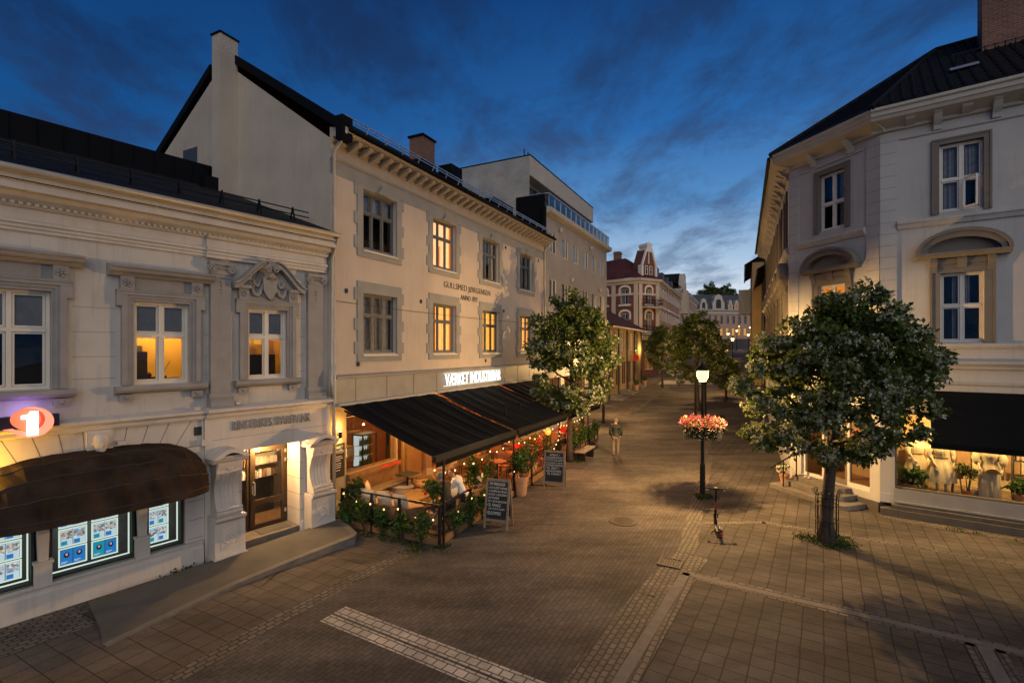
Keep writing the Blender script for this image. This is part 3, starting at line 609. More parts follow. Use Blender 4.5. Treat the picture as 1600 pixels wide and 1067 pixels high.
point('office_light', FB.w(2.62,1.0,5.75), 60, (1,.60,.14), .05); point('office_light', FB.w(4.5,1.05,5.9), 24, (1,.55,.14), .05)
# pilasters with ionic capitals
for x0,x1 in ((3.28,3.74),(5.76,6.22)):
    p = MB(); c = (x0+x1)/2; y = WY
    p.box(x0,x1,y-.12,y,3.95,6.80); p.ext([(y,3.62),(y-.22,3.62),(y-.22,3.76),(y-.17,3.80),(y-.19,3.86),(y-.15,3.95),(y,3.95)],x0-.04,x1+.04)
    p.box(x0-.04,x1+.04,y-.19,y,7.02,7.10); p.box(x0+.0,x1-.0,y-.14,y,6.80,7.02); p.box(x0-.02,x1+.02,y-.135,y,6.72,6.76)
    for sgn in (-1,1):
        volute(p,c+sgn*.22,y-.17,6.92,.095,1.7,.026,sgn); p.lathe((c+sgn*.22,y-.15,6.92),[(.02,-.02),(.02,.02)],8)
    for k in range(5): p.sphere((c-.12+k*.06,y-.16,6.94),.028,6)
    for k in range(4): p.sphere((c,y-.125,6.62-k*.09),.035-.004*k,6)
    p.build('pilaster', 'bank_trim', bank)
text('lettering', 'RINGERIKES SPAREBANK', 3.75, 5.80, 3.02, 3.25, -.03, .035, 'bank_trim', bank, 0, .004)
# stone head on the keystone
h = MB(); h.box(1.0,1.42,-.06,.03,2.70,3.36)
k_ = bank; hd = h.build('keystone', 'bank_pale', bank)
h = MB(); hc = (1.20,-.14,3.12); h.lathe(hc,[(.03,-.19),(.075,-.17),(.10,-.10),(.118,-.02),(.125,.06),(.115,.13),(.08,.18),(.02,.2)],14,1,1.05)
h.sphere((1.20,-.275,3.09),.026,8,1.5); h.sphere((1.165,-.245,3.14),.02,6); h.sphere((1.235,-.245,3.14),.02,6); h.box(1.15,1.25,-.262,-.23,3.165,3.185); h.box(1.165,1.235,-.262,-.23,3.02,3.04)
h.sphere((1.08,-.13,3.11),.03,6,1.6); h.sphere((1.32,-.13,3.11),.03,6,1.6); h.sphere((1.20,-.20,2.98),.05,8)
h.build('stone_head', 'bank_pale', hd, smooth=True)
MB().box(2.94,3.10,.02,.031,3.0,3.2).build('wall_vent', 'ink', bank); 
b = MB(); b.box(3.06,3.16,-.10,-.031,2.76,2.90); b.tube([(3.1,-.02,2.9),(3.1,-.01,3.36)],.012,5); b.box(2.9,3.02,-.13,-.03,3.6,3.68); b.box(3.8,3.9,-.15,-.03,3.66,3.72); b.box(1.48,1.62,-.12,.02,3.02,3.10); b.build('junction_box', 'bank_pale', bank)
# display windows under the canopy
def disp(x0,x1):
    w = MB(); y = .10; z0, z1, t = .56, 2.22, .045
    w.box(x0,x0+t,y,y+.1,z0,z1).box(x1-t,x1,y,y+.1,z0,z1).box(x0+t,x1-t,y,y+.1,z0,z0+t).box(x0+t,x1-t,y,y+.1,z1-t,z1)
    w = w.build('display_window', 'ink', bank)
    MB().quad((x0,.15,z0),(x1,.15,z0),(x1,.15,z1),(x0,.15,z1)).build('pane', 'shop_glass', w)
    r = MB(); r.quad((x0-.1,.62,.3),(x1+.1,.62,.3),(x1+.1,.62,2.4),(x0-.1,.62,2.4)); r.quad((x0,.2,.5),(x1,.2,.5),(x1,.62,.5),(x0,.62,.5)); r.quad((x0,.2,.3),(x0,.2,2.4),(x0,.62,2.4),(x0,.62,.3)); r.quad((x1,.2,.3),(x1,.62,.3),(x1,.62,2.4),(x1,.2,2.4))
    r.build('display_back', 'stone', w, fix=False)
    e = MB(); e.box(x0+.06,x1-.06,.21,.24,z0+.065,z0+.085); e.box(x1-.085,x1-.065,.21,.24,z0+.09,z1-.06); e.build('edge_light', 'tube', w)
    return w
dws = [disp(-.44,.26), disp(.47,1.83), disp(2.04,2.74)]
for xc in (.365,1.935):
    c = MB(); c.box(xc-.12,xc+.12,-.08,.08,.555,.95).box(xc-.14,xc+.14,-.10,.08,.95,1.0); c.prism([(xc-.07,1.0),(xc+.07,1.0),(xc+.085,1.5),(xc+.06,2.25),(xc-.06,2.25),(xc-.085,1.5)],-.05,.08); c.box(xc-.1,xc+.1,-.07,.08,1.72,1.8)
    c.build('colonnette', 'bank_low', bank)
# poster panels: glowing frames with two leaflets each
def poster(xc, zc, kind, label, w=.44, h=.36):
    t = framed('poster_panel', label, 'poster panel', FB, xc, .30, zc-h/2, 'backlit poster panels in the bank window')
    e = MB(); 
    e.box(-w/2,w/2,0,.02,0,.022).box(-w/2,w/2,0,.02,h-.022,h).box(-w/2,-w/2+.022,0,.02,.022,h-.022).box(w/2-.022,w/2,0,.02,.022,h-.022); e.build('light_frame', 'tube', t)
    for k in range(2):
        a = -w/2+.03 if k == 0 else .006; c = -.006 if k == 0 else w/2-.03; z0, z1 = .03, h-.03
        mp = {'house':'page','man':'blue' if k or rnd() < .5 else 'teal'}[kind]
        s = MB().box(a,c,.004,.012,z0,z1).build('leaflet', mp, t)
        if kind == 'house':
            MB().box(a+.008,c-.008,.001,.0035,z0+(z1-z0)*.42,z1-.02).build('photo', picmat(rnd()), s); MB().box(a+.008,a+(c-a)*.55,.001,.0035,z0+.008,z0+(z1-z0)*.30).build('print_block', 'blue' if rnd() < .6 else 'teal', s)
        else:
            m = (a+c)/2; zz = z0+(z1-z0)*.62; 
            bb = MB(); bb.prism([(m+.045*math.cos(i*PI/8), zz+.055*math.sin(i*PI/8)) for i in range(16)],.001,.0035); bb.build('photo', 'suitprint', s)
            bb = MB(); bb.prism([(m+.02*math.cos(i*PI/6), zz+.012+.027*math.sin(i*PI/6)) for i in range(12)],-.001,.0008); bb.build('portrait', 'skinprint', s)
            MB().box(a+.012,a+(c-a)*.6,.001,.0035,z0+.05,z0+.06).box(a+.012,a+(c-a)*.45,.001,.0035,z0+.03,z0+.038).build('print_line', 'page', s)
def picmat(seed):
    m, nt, b_ = new_mat('backlit house photo'); tc = nn(nt,'ShaderNodeTexCoord'); mp = nn(nt,'ShaderNodeMapping'); mp.inputs['Location'].default_value = (seed*9,seed*5,seed*7); nt.links.new(tc.outputs['Object'],mp.inputs['Vector'])
    v = nn(nt,'ShaderNodeTexVoronoi'); v.inputs['Scale'].default_value = 28; nt.links.new(mp.outputs[0],v.inputs['Vector'])
    r = nn(nt,'ShaderNodeValToRGB'); cs = [(.05,.09,.04),(.25,.16,.10),(.55,.55,.5),(.25,.45,.7),(.8,.8,.75)]; random.shuffle(cs)
    r.color_ramp.elements[0].color = c4(cs[0]); r.color_ramp.elements[1].color = c4(cs[1])
    for i in (2,3,4):
        e = r.color_ramp.elements.new(i*.2); e.color = c4(cs[i])
    sp = nn(nt,'ShaderNodeSeparateColor'); nt.links.new(v.outputs['Color'],sp.inputs[0]); nt.links.new(sp.outputs[0],r.inputs['Fac']); nt.links.new(r.outputs[0],b_.inputs['Emission Color']); b_.inputs['Emission Strength'].default_value = .8; nt.links.new(r.outputs[0],b_.inputs['Base Color']); return m
rows = (.86,1.24,1.62,2.0); rn = ('lowest','second lowest','third lowest','topmost, half hidden under the canopy')
for xc, cn in ((.86,'left column of the wide window'),(1.37,'right column of the wide window')):
    for i, z in enumerate(rows): poster(xc+.0, z, 'man' if i == 0 else 'house', ('backlit pair of portrait leaflets, ' if i == 0 else 'backlit pair of house leaflets, ')+rn[i].replace(', half hidden under the canopy','')+' in the '+cn)
for i, z in enumerate(rows): poster(2.32, z, 'house', 'backlit pair of house leaflets, '+rn[i].split(',')[0]+' in the window by the doorway', .40)
for i, z in enumerate(rows): poster(-.10, z, 'house', 'backlit pair of house leaflets, '+rn[i].split(',')[0]+' in the leftmost, cut off window', .44)
# domed brown canopy over the display windows
aw = framed('canopy_awning', 'dusty brown domed awning over the bank display windows', 'awning', FB)
c0, hw = 1.17, 1.88; NS, NF = 34, 4
def awn(u, f):
    R = max(0.0, 1-abs(u)**3.6)**(1/2.2); a = f/NF*PI/2; x = c0+hw*u
    wr = .014*math.sin(u*23+f*2.1)+.010*math.sin(u*51+f) if 0 < f < NF else .008*math.sin(u*31)
    return (x, .0-(1.05+wr)*math.sin(a)*(.15+.85*R**.55), 1.98+wr*.8+(.25+.76*R)*math.cos(a))
us = [math.sin((i/NS*2-1)*PI/2*.999) for i in range(NS+1)]
b = MB(); vs = [awn(u,f) for f in range(NF+1) for u in us]; n = NS+1
b.add(vs, [(f*n+i,f*n+i+1,(f+1)*n+i+1,(f+1)*n+i) for f in range(NF) for i in range(NS)])
lo = [awn(u,NF) for u in us]; b.add(lo+[(p[0],p[1]-.01,p[2]-.13) for p in lo], [(i,i+1,n+i+1,n+i) for i in range(NS)])
for e in (0,NS): 
    pf = [awn(us[e],f) for f in range(NF+1)]; q = pf[-1]; b.add(pf+[(q[0],q[1]-.01,q[2]-.13),(q[0],0,q[2]-.13)], [tuple(range(NF+3))])
b.build('canvas', 'brown_canvas', aw, fix=False)
b = MB()
for f in range(1,NF+1): b.tube([tuple(Vector(awn(u,f))+Vector((0,-.004,.004))) for u in us],.012,5)
b.build('frame_rib', 'ink', aw)
# lit round sign with numeral
lg = framed('lit_sign', 'round coral glowing sign with white numeral one on a navy bar', 'sign', FB, .16, -.02, 3.66)
MB().box(-2.6,.40,-.20,-.02,-.10,.12).build('sign_bar', 'navy', lg)
def ell(cx,cz,rx,rz,a0,a1,n=28): return [(cx+rx*math.cos(a0+(a1-a0)*i/n), cz+rz*math.sin(a0+(a1-a0)*i/n)) for i in range(n+1)]
b = MB(); b.prism(ell(-.005,.075,.262,.205,0,2*PI,36)[:-1],-.30,-.20); b.build('sign_disc', 'logo_orange', lg)
outer = ell(.0,.01,.30,.275,math.radians(110),math.radians(-150),40); inner = ell(-.055,.055,.235,.215,math.radians(-140),math.radians(95),36)
b = MB(); b.prism(outer+[(-.36,-.09)]+inner,-.33,-.20); b.build('sign_swirl', 'logo_red', lg)
b = MB(); b.prism(ell(.03,.05,.20,.20,math.radians(70),math.radians(-75),20)+ell(.0,.06,.12,.19,math.radians(-75),math.radians(70),20),-.312,-.20); b.build('sign_shade', 'logo_deep', lg)
point('sign_halo', (-.06,-.13,.16), 5, (.30,.22,1), .02, lg)
b = MB(); b.prism([(-.07,-.215),(.075,-.215),(.075,.215),(-.03,.215),(-.05,.165),(-.145,.15),(-.145,.085),(-.07,.085)],-.40,-.331); b.build('sign_numeral', 'logo_one', lg)
sp = framed('wall_spotlight', 'small yellow wall spotlight standing on the awning below the coral sign', 'light', FB, -.72, -.30, 2.60)
MB().lathe((0,0,0),[(.03,0),(.05,.02),(.07,.09)],12).build('lamp_body', 'metal', sp); MB().lathe((0,0,.091),[(.06,0),(.055,.004)],12).build('lamp_lens', emit('yellow lens',(1,.6,.08),6), sp)
point('yellow_spot', (0,0,.20), 110, (1,.50,.02), .03, sp)
# doorway: console columns, door, interior
def console(x0,x1,label):
    c = (x0+x1)/2; hw = (x1-x0)/2; k = framed('console_column', label, 'column', FB, c, 0, 0); b = MB()
    b.box(-hw-.03,hw+.03,-.50,-.04,-.05,.16); b.ext([(-.04,.16),(-.46,.16),(-.44,.3),(-.44,.95),(-.48,1.0),(-.52,1.03),(-.52,1.09),(-.04,1.09)],-hw,hw)
    b.box(-hw*.62,hw*.62,-.455,-.44,.32,.82); volute(b,-.05,-.46,.56,.14,1.6,.02,1); b.tube([(-.16,-.46,.36),(.0,-.465,.48),(.14,-.46,.42),(.17,-.46,.7)],.018,5)
    b.build('pedestal', 'bank_low', k)
    s = MB(); prof = []
    for i in range(25):                                # swelling scroll: broad at the foot, waisted, full at the top
        u = i/24; z = 1.09+1.26*u; d = .26+.10*math.cos(u*2*PI*.92+.35)+.05*u; prof.append((-.04-d,z))
    s.ext(prof+[(-.04,2.35),(-.04,1.09)],-hw*.80,hw*.80)
    for fx in (-.20,-.07,.07,.20):                     # flutes as raised ribs
        s.tube([(fx*hw*2.1,p[0]-.004,p[1]) for p in prof[4:20]],.016,5)
    for z,r in ((1.16,.05),(1.24,.035)): s.tube([(-hw*.84,-.40,z),(hw*.84,-.40,z)],r,8)
    s.box(-hw*.84,hw*.84,-.40,-.04,2.10,2.35); s.lathe((0,-.41,2.22),[(.001,-.09),(.06,-.06),(.09,0),(.06,.06),(.001,.09)],12,1,.25)
    s.build('scroll_shaft', 'bank_low', k)
    t = MB(); t.ext([(-.04,2.35),(-.44,2.35),(-.50,2.42),(-.52,2.46),(-.04,2.46)],-hw-.05,hw+.05)
    t.prism([(-hw-.08,2.46)]+[(-(hw+.06)+2*(hw+.06)*i/12, 2.48+.20*math.sin(PI*i/12)) for i in range(13)]+[(hw+.08,2.46)]+[(hw*.8-2*hw*.8*i/10, 2.462+.12*math.sin(PI*i/10)) for i in range(11)],-.56,-.04); t.box(-hw*.8,hw*.8,-.46,-.04,2.461,2.5)
    t.build('curved_cap', 'bank_low', k)
console(3.20,3.88,'pale carved console column on the left of the bank doorway'); console(5.60,6.32,'pale carved console column on the right of the bank doorway')
dr = MB(); y = .62; z0 = .22
dr.box(3.98,4.04,y,y+.08,z0,2.5).box(4.40,4.47,y,y+.08,z0,2.5).box(5.43,5.5,y,y+.08,z0,2.5).box(4.04,4.40,y,y+.08,2.42,2.5).box(4.47,5.43,y,y+.08,2.40,2.5)
dr = dr.build('door_frame', 'bronze', bank)
lf = MB(); lf.box(4.475,4.60,y-.03,y+.04,z0+.01,2.395).box(5.33,5.425,y-.03,y+.04,z0+.01,2.395).box(4.60,5.33,y-.03,y+.04,z0+.01,.34).box(4.60,5.33,y-.03,y+.04,2.27,2.395).box(4.60,5.33,y-.03,y+.04,.84,.99); lf.box(4.8,5.1,y-.036,y-.031,.9,.93)
lf.build('door_leaf', 'bronze', dr)
hb = MB(); hb.tube([(4.56,y-.03,1.15),(4.56,y-.10,1.15),(4.56,y-.10,1.48),(4.56,y-.03,1.48)],.016,8); hb.box(4.52,4.545,y-.045,y-.03,1.18,1.4)
for z in (.5,1.9,2.15): hb.box(5.40,5.45,y-.05,y-.03,z,z+.1)
hb.build('handle', 'silver', dr)
MB().quad((4.60,y,.34),(5.33,y,.34),(5.33,y,2.27),(4.60,y,2.27)).quad((4.04,y+.03,z0),(4.40,y+.03,z0),(4.40,y+.03,2.42),(4.04,y+.03,2.42)).build('pane', 'shop_glass', dr)
st = MB(); st.box(3.985,5.495,-.03,.62,.0,.215).build('door_step', 'kerb', bank); MB().box(4.55,5.35,.10,.52,.216,.226).build('door_mat', 'asphalt', bank)
vb = MB(); A,B,C,D = 3.7,6.2,.2,2.6
vb.quad((A,2.6,C),(B,2.6,C),(B,2.6,D),(A,2.6,D)); vb.quad((A,.75,C),(A,2.6,C),(A,2.6,D),(A,.75,D)); vb.quad((B,.75,C),(B,.75,D),(B,2.6,D),(B,2.6,C)); vb.quad((A,.75,D),(A,2.6,D),(B,2.6,D),(B,.75,D))
vb.build('lobby', 'shop_wall', bank, fix=False); MB().quad((A,.71,C),(B,.71,C),(B,2.6,C),(A,2.6,C)).build('lobby_floor', 'wood', bank, fix=False)
sh = framed('brochure_rack', 'dark shelf rack of leaflets and packets seen through the bank door', 'shelf', FB, 5.05, 1.75, .2); b = MB(); b.box(-.9,.75,.2,.3,0,1.0)
for z in (1.05,1.42,1.78,2.12): b.box(-.9,.75,0,.3,z,z+.03)
b.build('shelf', 'ink', sh)
for z in (1.08,1.45,1.81):
    x = -.88
    while x < .68:
        w_ = ru(.05,.13); b = MB(); b.box(x,x+w_,.02,.06,z,z+ru(.12,.27)); b.build('leaflet', random.choice(['white_cloth','pillow','shirt','rattan']), sh); x += w_+ru(.01,.03)
point('lobby_light', FB.w(4.9,1.5,2.45), 170, (1,.66,.33), .05); 
dl = framed('porch_light', 'small recessed warm downlight above the bank door', 'light', FB, 4.75, .32, 2.46); MB().lathe((0,0,0),[(.09,0),(.09,.035)],16).build('lamp_trim', 'white_paint', dl); MB().lathe((0,0,-.006),[(.07,0),(.07,.005)],16).build('lamp_lens', emit('porch lens',(1,.75,.42),8), dl); point('porch_lamp', (0,0,-.06), 260, (1,.58,.22), .04, dl)
dp = MB(); dp.tube([(6.36,-.56,8.15),(6.40,-.3,7.9),(6.44,-.10,7.6),(6.44,-.08,4.6),(6.44,-.12,4.45),(6.36,-.20,4.2),(6.36,-.26,3.7)],.045,8); dp.build('downpipe', 'zinc', bank, smooth=True)

# ================================================================== GOLDSMITH'S HOUSE
gh = framed('corner_house', 'pink beige two storey house with grey framed windows above the bar terrace', 'building', FG)
LEN = 15.75
cen = (2.10,5.76,9.48,13.30); top = [(c-.80,c+.80,8.15,10.0) for c in cen]; low = [(c-.80,c+.80,4.88,6.76) for c in cen]
b = MB(); b.wall(0,LEN,4.2,11.2,top+low,0,.26); b.build('front_wall', 'goldsmith_wall', gh)
b = MB(); b.wall(0,LEN,0,4.2,[(.66,2.95,1.25,3.15),(3.0,4.62,.2,2.9),(4.95,8.3,.5,2.9),(8.6,9.7,.2,2.9),(10.0,15.2,.5,2.9)],.02,.3); b.build('ground_floor_wall', mat('olive beige ground floor paint',(.36,.29,.19),.85,.15,1.2,.3,50,streak=.2), gh)
# gable side
b = MB(); zr = 14.55
b.add([(0,0,0),(0,9.7,0),(0,9.7,11.1),(0,4.85,zr),(0,0,11.1)],[(0,1,2,3,4)]); b.add([(LEN,0,0),(LEN,9.7,0),(LEN,9.7,11.1),(LEN,4.85,zr),(LEN,0,11.1)],[(4,3,2,1,0)])
b.quad((0,9.7,0),(LEN,9.7,0),(LEN,9.7,11.1),(0,9.7,11.1)); b.build('gable_wall', 'gable_wall', gh)
b = MB(); b.box(-.58,0,4.13,4.55,8.5,15.0); st_ = b.build('gable_chimney', 'gable_wall', gh); MB().box(-.62,.04,4.09,4.59,15.001,15.05).build('chimney_cap', 'black_metal', st_)
b = MB(); b.box(-.02,-.003,6.3,7.1,11.2,12.0); b.build('gable_window', 'slate_blue', gh)
# roof, coping and gutter
b = MB(); k = (zr-11.1)/4.85
b.add([(-.06,-.62,11.32),(LEN+.1,-.62,11.32),(LEN+.1,4.85,zr+.24),(-.06,4.85,zr+.24)],[(0,1,2,3)]); b.add([(-.06,10.2,10.9),(LEN+.1,10.2,10.9),(LEN+.1,4.85,zr+.24),(-.06,4.85,zr+.24)],[(3,2,1,0)])
grf = b.build('roof', 'slate', gh, fix=False)
b = MB(); 
for y0,z0_,y1,z1_ in ((-.35,11.35,4.2,14.35),(5.45,14.35,9.9,11.1)): b.add([(-.10,y0,z0_-.05),(.28,y0,z0_-.05),(.28,y1,z1_-.05),(-.10,y1,z1_-.05),(-.10,y0,z0_+.24),(.28,y0,z0_+.24),(.28,y1,z1_+.24),(-.10,y1,z1_+.24)],[(0,3,2,1),(4,5,6,7),(0,1,5,4),(1,2,6,5),(2,3,7,6),(3,0,4,7)])
b.box(-.105,.285,-.60,-.34,10.95,11.62); b.build('gable_coping', 'black_metal', grf)
b = MB(); b.tube([(.1,-.66,11.26),(LEN+.1,-.66,11.26)],.075,8); b.build('gutter', 'black_metal', gh, smooth=True)
b = MB()
for i in range(18): b.bar((.4+i*.86,-.2,11.62),(.4+i*.86,-.30,11.83),.03)
for z,y in ((11.74,-.27),(11.82,-.30)): b.bar((.3,y,z),(LEN-.4,y,z),.03)
b.build('snow_guard', 'silver', grf)
b = MB(); b.box(6.5,7.35,1.6,2.3,12.4,14.0); ch = b.build('brick_chimney', 'redbrick_chim', gh); MB().box(6.44,7.41,1.54,2.36,14.0,14.08).build('chimney_cap', 'black_metal', ch); MB().box(6.46,7.39,1.56,2.34,12.3,13.05).build('chimney_flashing', 'black_metal', ch)
b = MB(); b.box(8.2,9.1,1.3,2.0,12.3,13.35); b.build('roof_hatch', 'black_metal', grf); MB().box(11.6,13.8,1.0,1.5,12.0,12.75).build('roof_hatch', 'black_metal', grf)
# eaves cornice with brackets
MB().ext([(0,10.52),(-.05,10.52),(-.05,10.60),(-.03,10.62),(-.03,10.98),(-.12,11.02),(-.12,11.10),(-.58,11.14),(-.62,11.2),(-.62,11.3),(0,11.4)],0,LEN).build('cornice', 'cornice_wood', gh)
MB().box(.0,LEN,-.0545,-.052,10.535,10.59).build('frieze_line', 'grey_stone', gh)
bm_ = MB().ext([(-.032,10.86),(-.20,10.92),(-.46,11.02),(-.50,11.05),(-.50,11.125),(-.125,11.095),(-.032,11.01)],-.075,.075).build('bracket', 'cornice_wood', gh); bm_.location = (.25,0,0)
for i in range(1,34):
    c = bm_.copy(); COL.objects.link(c); c.parent = gh; c.location = (.25+i*.4625,0,0)
MB().box(0,LEN,-.012,.01,10.10,10.52).build('frieze', 'grey_stone', gh)
# windows in grey quoin surrounds
tri = (.345,.655)
fullc = [(.06,.33,.0),(.36,.64,.0),(.67,.94,.0)]
spec = [ (top[0],'room_dark',('curtain',[(.05,.33,.66),(.36,.64,.66),(.67,.95,.66),(.05,.16,0)])), (top[1],'room_orange',('cur_peach',[(.04,.42,0),(.58,.96,0),(.42,.58,.5)])), (top[2],'room_dark',('curtain',[(.05,.30,0),(.36,.50,0),(.72,.95,0)])), (top[3],'room_dark',('curtain',[(.05,.42,.0),(.60,.95,0)])),
         (low[0],'room_dark',('curtain',[(.04,.96,0)])), (low[1],'room_orange',('cur_lit',[(.34,.96,0)])), (low[2],'room_warm',('cur_gold',[(.04,.38,0),(.52,.96,0)])), (low[3],'room_orange',('cur_lit',[(.04,.46,0),(.55,.96,0)])) ]
for i,(wd,room,cur) in enumerate(spec):
    x0,x1,z0,z1 = wd; c = (x0+x1)/2
    w = window(gh,x0,x1,z0,z1,.13,'grey_frame',tri,(.645,),.07,.065,room,cur,'glass',1.0,None,.03)
    if i in (0,): MB().box(x0+.1,x0+.42,.5,.52,z0+.1,z0+1.15).build('lit_corner', 'room_orange', w)
    if i == 5: MB().box(x0+.05,x0+.46,.20,.22,z0,z1).build('dark_drape', 'rattan', w)
    s = MB(); d = .045; tp = 10.10 if i < 4 else z1+.36
    s.box(x0-.24,x0,-d,.02,z0-.26,tp).box(x1,x1+.24,-d,.02,z0-.26,tp).box(x0,x1,-d,.02,z1,tp)
    for zz in ((z0-.02,z0+.36),(z0+.72,z0+1.08),(z1-.24,z1+.14)):
        s.box(x0-.36,x0-.241,-d+.006,.02,*zz).box(x1+.241,x1+.36,-d+.006,.02,*zz)
    s.box(x0,x1,-d,.02,z0-.26,z0-.05)
    if i < 4:
        k_ = [(c-.30,z1+.02)]+[(c-.30+.30*u, z1+.02+.06*u+.20*u**4) for u in [j/8 for j in range(1,9)]]+[(c+.30*u, z1+.02+.06*(1-u)+.20*(1-u)**4) for u in [j/8 for j in range(1,9)]]
        s.prism(k_,-d-.05,-d); s.sphere((c,-d-.03,z1+.30),.03,6)
    s.build('surround', 'grey_stone', w)
    MB().ext([(.13,z0-.02),(-.09,z0-.05),(-.09,z0-.09),(.13,z0-.09)],x0-.01,x1+.01).build('sill', 'white_frame', w)
text('lettering', 'GULLSMED JØRGENSEN', 5.72, 9.42, 7.37, 7.68, -.001, .018, 'ink', gh, 0, -.012)
text('lettering', 'ANNO 1871', 6.92, 8.25, 7.06, 7.27, -.001, .018, 'ink', gh, 0, -.012)
b = MB()
for x,z in ((.62,6.75),(4.25,6.75),(10.75,6.85),(10.95,9.95),(14.9,9.95),(1.1,4.55),(9.0,4.5)): b.lathe((x,-.02,z),[(.05,-.07),(.07,-.02),(.07,.02),(.05,.07)],10,.9,.5)
b.build('wall_anchor', 'ink', gh)
b = MB(); b.tube([(-.02,-.02,6.42),(3,-.05,6.36),(8,-.06,6.34),(15.7,-.03,6.42)],.008,4); b.build('wall_cable', 'ink', gh)
# sheet metal fascia above the shop floor
MB().ext([(0,3.42),(-.10,3.42),(-.10,4.14),(-.16,4.16),(-.16,4.20),(0,4.26)],.12,LEN).build('fascia_band', 'band_metal', gh)
MB().box(.1,LEN,-.34,-.02,3.34,3.415).build('awning_box', 'concrete', gh)
b = MB()
for i in range(11): b.box(.9+i*1.4,.93+i*1.4,-.106,-.0995,3.43,4.13)
b.build('fascia_joint', 'grey_frame', gh)
b = MB(); b.tube([(.05,-.62,11.2),(.06,-.35,10.95),(.07,-.09,10.7),(.07,-.09,4.6),(.07,-.14,4.5),(-.02,-.2,4.25),(.0,-.16,.3)],.05,8); b.build('downpipe', 'zinc', gh, smooth=True)
b = MB(); b.tube([(LEN,-.60,11.2),(LEN-.05,-.35,10.9),(LEN-.08,-.09,10.6),(LEN-.08,-.09,.2)],.05,8); b.build('downpipe', 'zinc', gh, smooth=True)
sg = framed('bar_sign', 'white glowing letters of the bar on the grey fascia', 'sign', FG, 5.55, -.17, 3.60)
text('lettering', 'VÆRKET INDUSTRIBAR', 0, 4.55, 0, .44, 0, .04, 'signwhite', sg, 0, .006); MB().box(-.05,4.6,.005,.03,.455,.47).build('led_strip', 'ledstrip', sg); MB().box(-.05,4.6,.005,.03,-.03,-.015).build('led_strip', 'ledstrip', sg)
# ground floor shop front: big window with a bar inside, door
sf = window(gh,.66,2.95,1.25,3.15,.10,'wood',(.93,),(),.07,.06,None,None,'shop_glass',name='bar_window')
r = MB(); A,B,C,D,ya,yb = .3,16,.2,3.3,.36,3.2
r.quad((A,yb,C),(B,yb,C),(B,yb,D),(A,yb,D)); r.quad((A,ya,C),(A,yb,C),(A,yb,D),(A,ya,D)); r.quad((B,ya,C),(B,ya,D),(B,yb,D),(B,yb,C)); r.quad((A,ya,C),(B,ya,C),(B,yb,C),(A,yb,C)); r.quad((A,ya,D),(A,yb,D),(B,yb,D),(B,ya,D))
r.build('bar_room', mat('dark bar interior',(.16,.09,.045),.8), gh, fix=False)
MB().box(.66,3.02,-.12,.02,1.10,1.24).box(.64,3.0,-.03,.019,.2,1.1).build('window_shelf', 'wood', gh)
MB().box(2.0,3.0,-.13,-.121,1.16,1.22).build('heater_strip', 'red', gh)
fd = framed('drinks_fridge', 'glowing glass door drinks fridge behind the bar window', 'fridge', FG, 2.45, .75, 1.0)
b = MB(); b.box(-.34,-.31,0,.04,0,1.15).box(-.34,-.31,.46,.5,0,1.15).box(.31,.34,0,.04,0,1.15).box(.31,.34,.46,.5,0,1.15).box(-.34,.34,0,.5,1.10,1.15).box(-.34,.34,0,.5,0,.06).box(-.015,.015,0,.03,.06,1.10); b.build('cabinet', 'ink', fd); MB().box(-.30,.30,.40,.45,.06,1.1).build('lit_back', 'fridge', fd)
b = MB()
for z in (.08,.42,.76):
    for k in range(7): b.lathe((-.26+k*.087,.2,z),[(.03,0),(.03,.16),(.012,.20),(.012,.25)],8)
b.build('bottle', 'leaf2', fd); MB().box(-.3,.3,.1,.4,.395,.405).box(-.3,.3,.1,.4,.735,.745).build('shelf', 'silver', fd)
cs = framed('cake_display', 'small lit pastry case on the bar counter', 'display case', FG, 1.35, .7, 1.42)
b = MB(); b.box(-.32,.32,0,.35,0,.05).box(-.32,.32,0,.35,.42,.46).box(-.32,-.29,0,.35,.05,.42).box(.29,.32,0,.35,.05,.42); b.build('case', 'wood', cs); MB().box(-.29,.29,.30,.34,.05,.42).build('lit_back', emit('warm lit case',(1,.72,.35),2.2), cs)
b = MB(); 
for k in range(8): b.sphere((-.22+k*.063,.14,.09+.03*(k%2)),.04,8,.7)
b.build('pastry', 'terracotta', cs)
ct = framed('bar_counter', 'wooden bar counter behind the window', 'counter', FG, 1.8, .65, .2); MB().box(-1.1,1.1,.02,.55,0,.78).build('front', 'wood', ct); MB().box(-1.15,1.15,-.02,.6,.781,.82).build('top', 'wood_pale', ct)
sl = framed('bottle_shelf', 'high wooden shelf of glasses and bottles inside the bar', 'shelf', FG, 1.7, 1.6, 2.1); MB().box(-1.2,1.2,0,.3,0,.04).box(-1.2,1.2,0,.3,.55,.59).box(-1.2,-1.15,0,.3,-.6,.9).build('board', 'wood', sl)
b = MB()
for k in range(26): b.lathe((-1.05+k*.085,.15,.04 if k%2 else .59),[(.03,0),(.034,.14+.05*(k%3)),(.014,.2+.05*(k%3)),(.014,.26)],7)
b.build('bottle', 'shop_glass', sl)
point('bar_light', FG.w(1.0,1.1,2.85), 55, (1,.52,.16), .035); point('bar_light', FG.w(2.9,1.4,2.7), 40, (1,.6,.25), .035); point('bar_light', FG.w(6.5,1.2,2.6), 120, (1,.25,.06), .035); point('bar_light', FG.w(12,1.2,2.6), 120, (1,.28,.06), .035)
d = MB(); d.box(3.32,4.60,.06,.14,.2,2.9); d_ = d.build('bar_door', mat('ochre door paint',(.30,.19,.07),.6), gh)
d = MB()
for x0,x1 in ((3.42,3.52),(4.40,4.50)): d.box(x0,x1,.03,.059,.2,2.9)
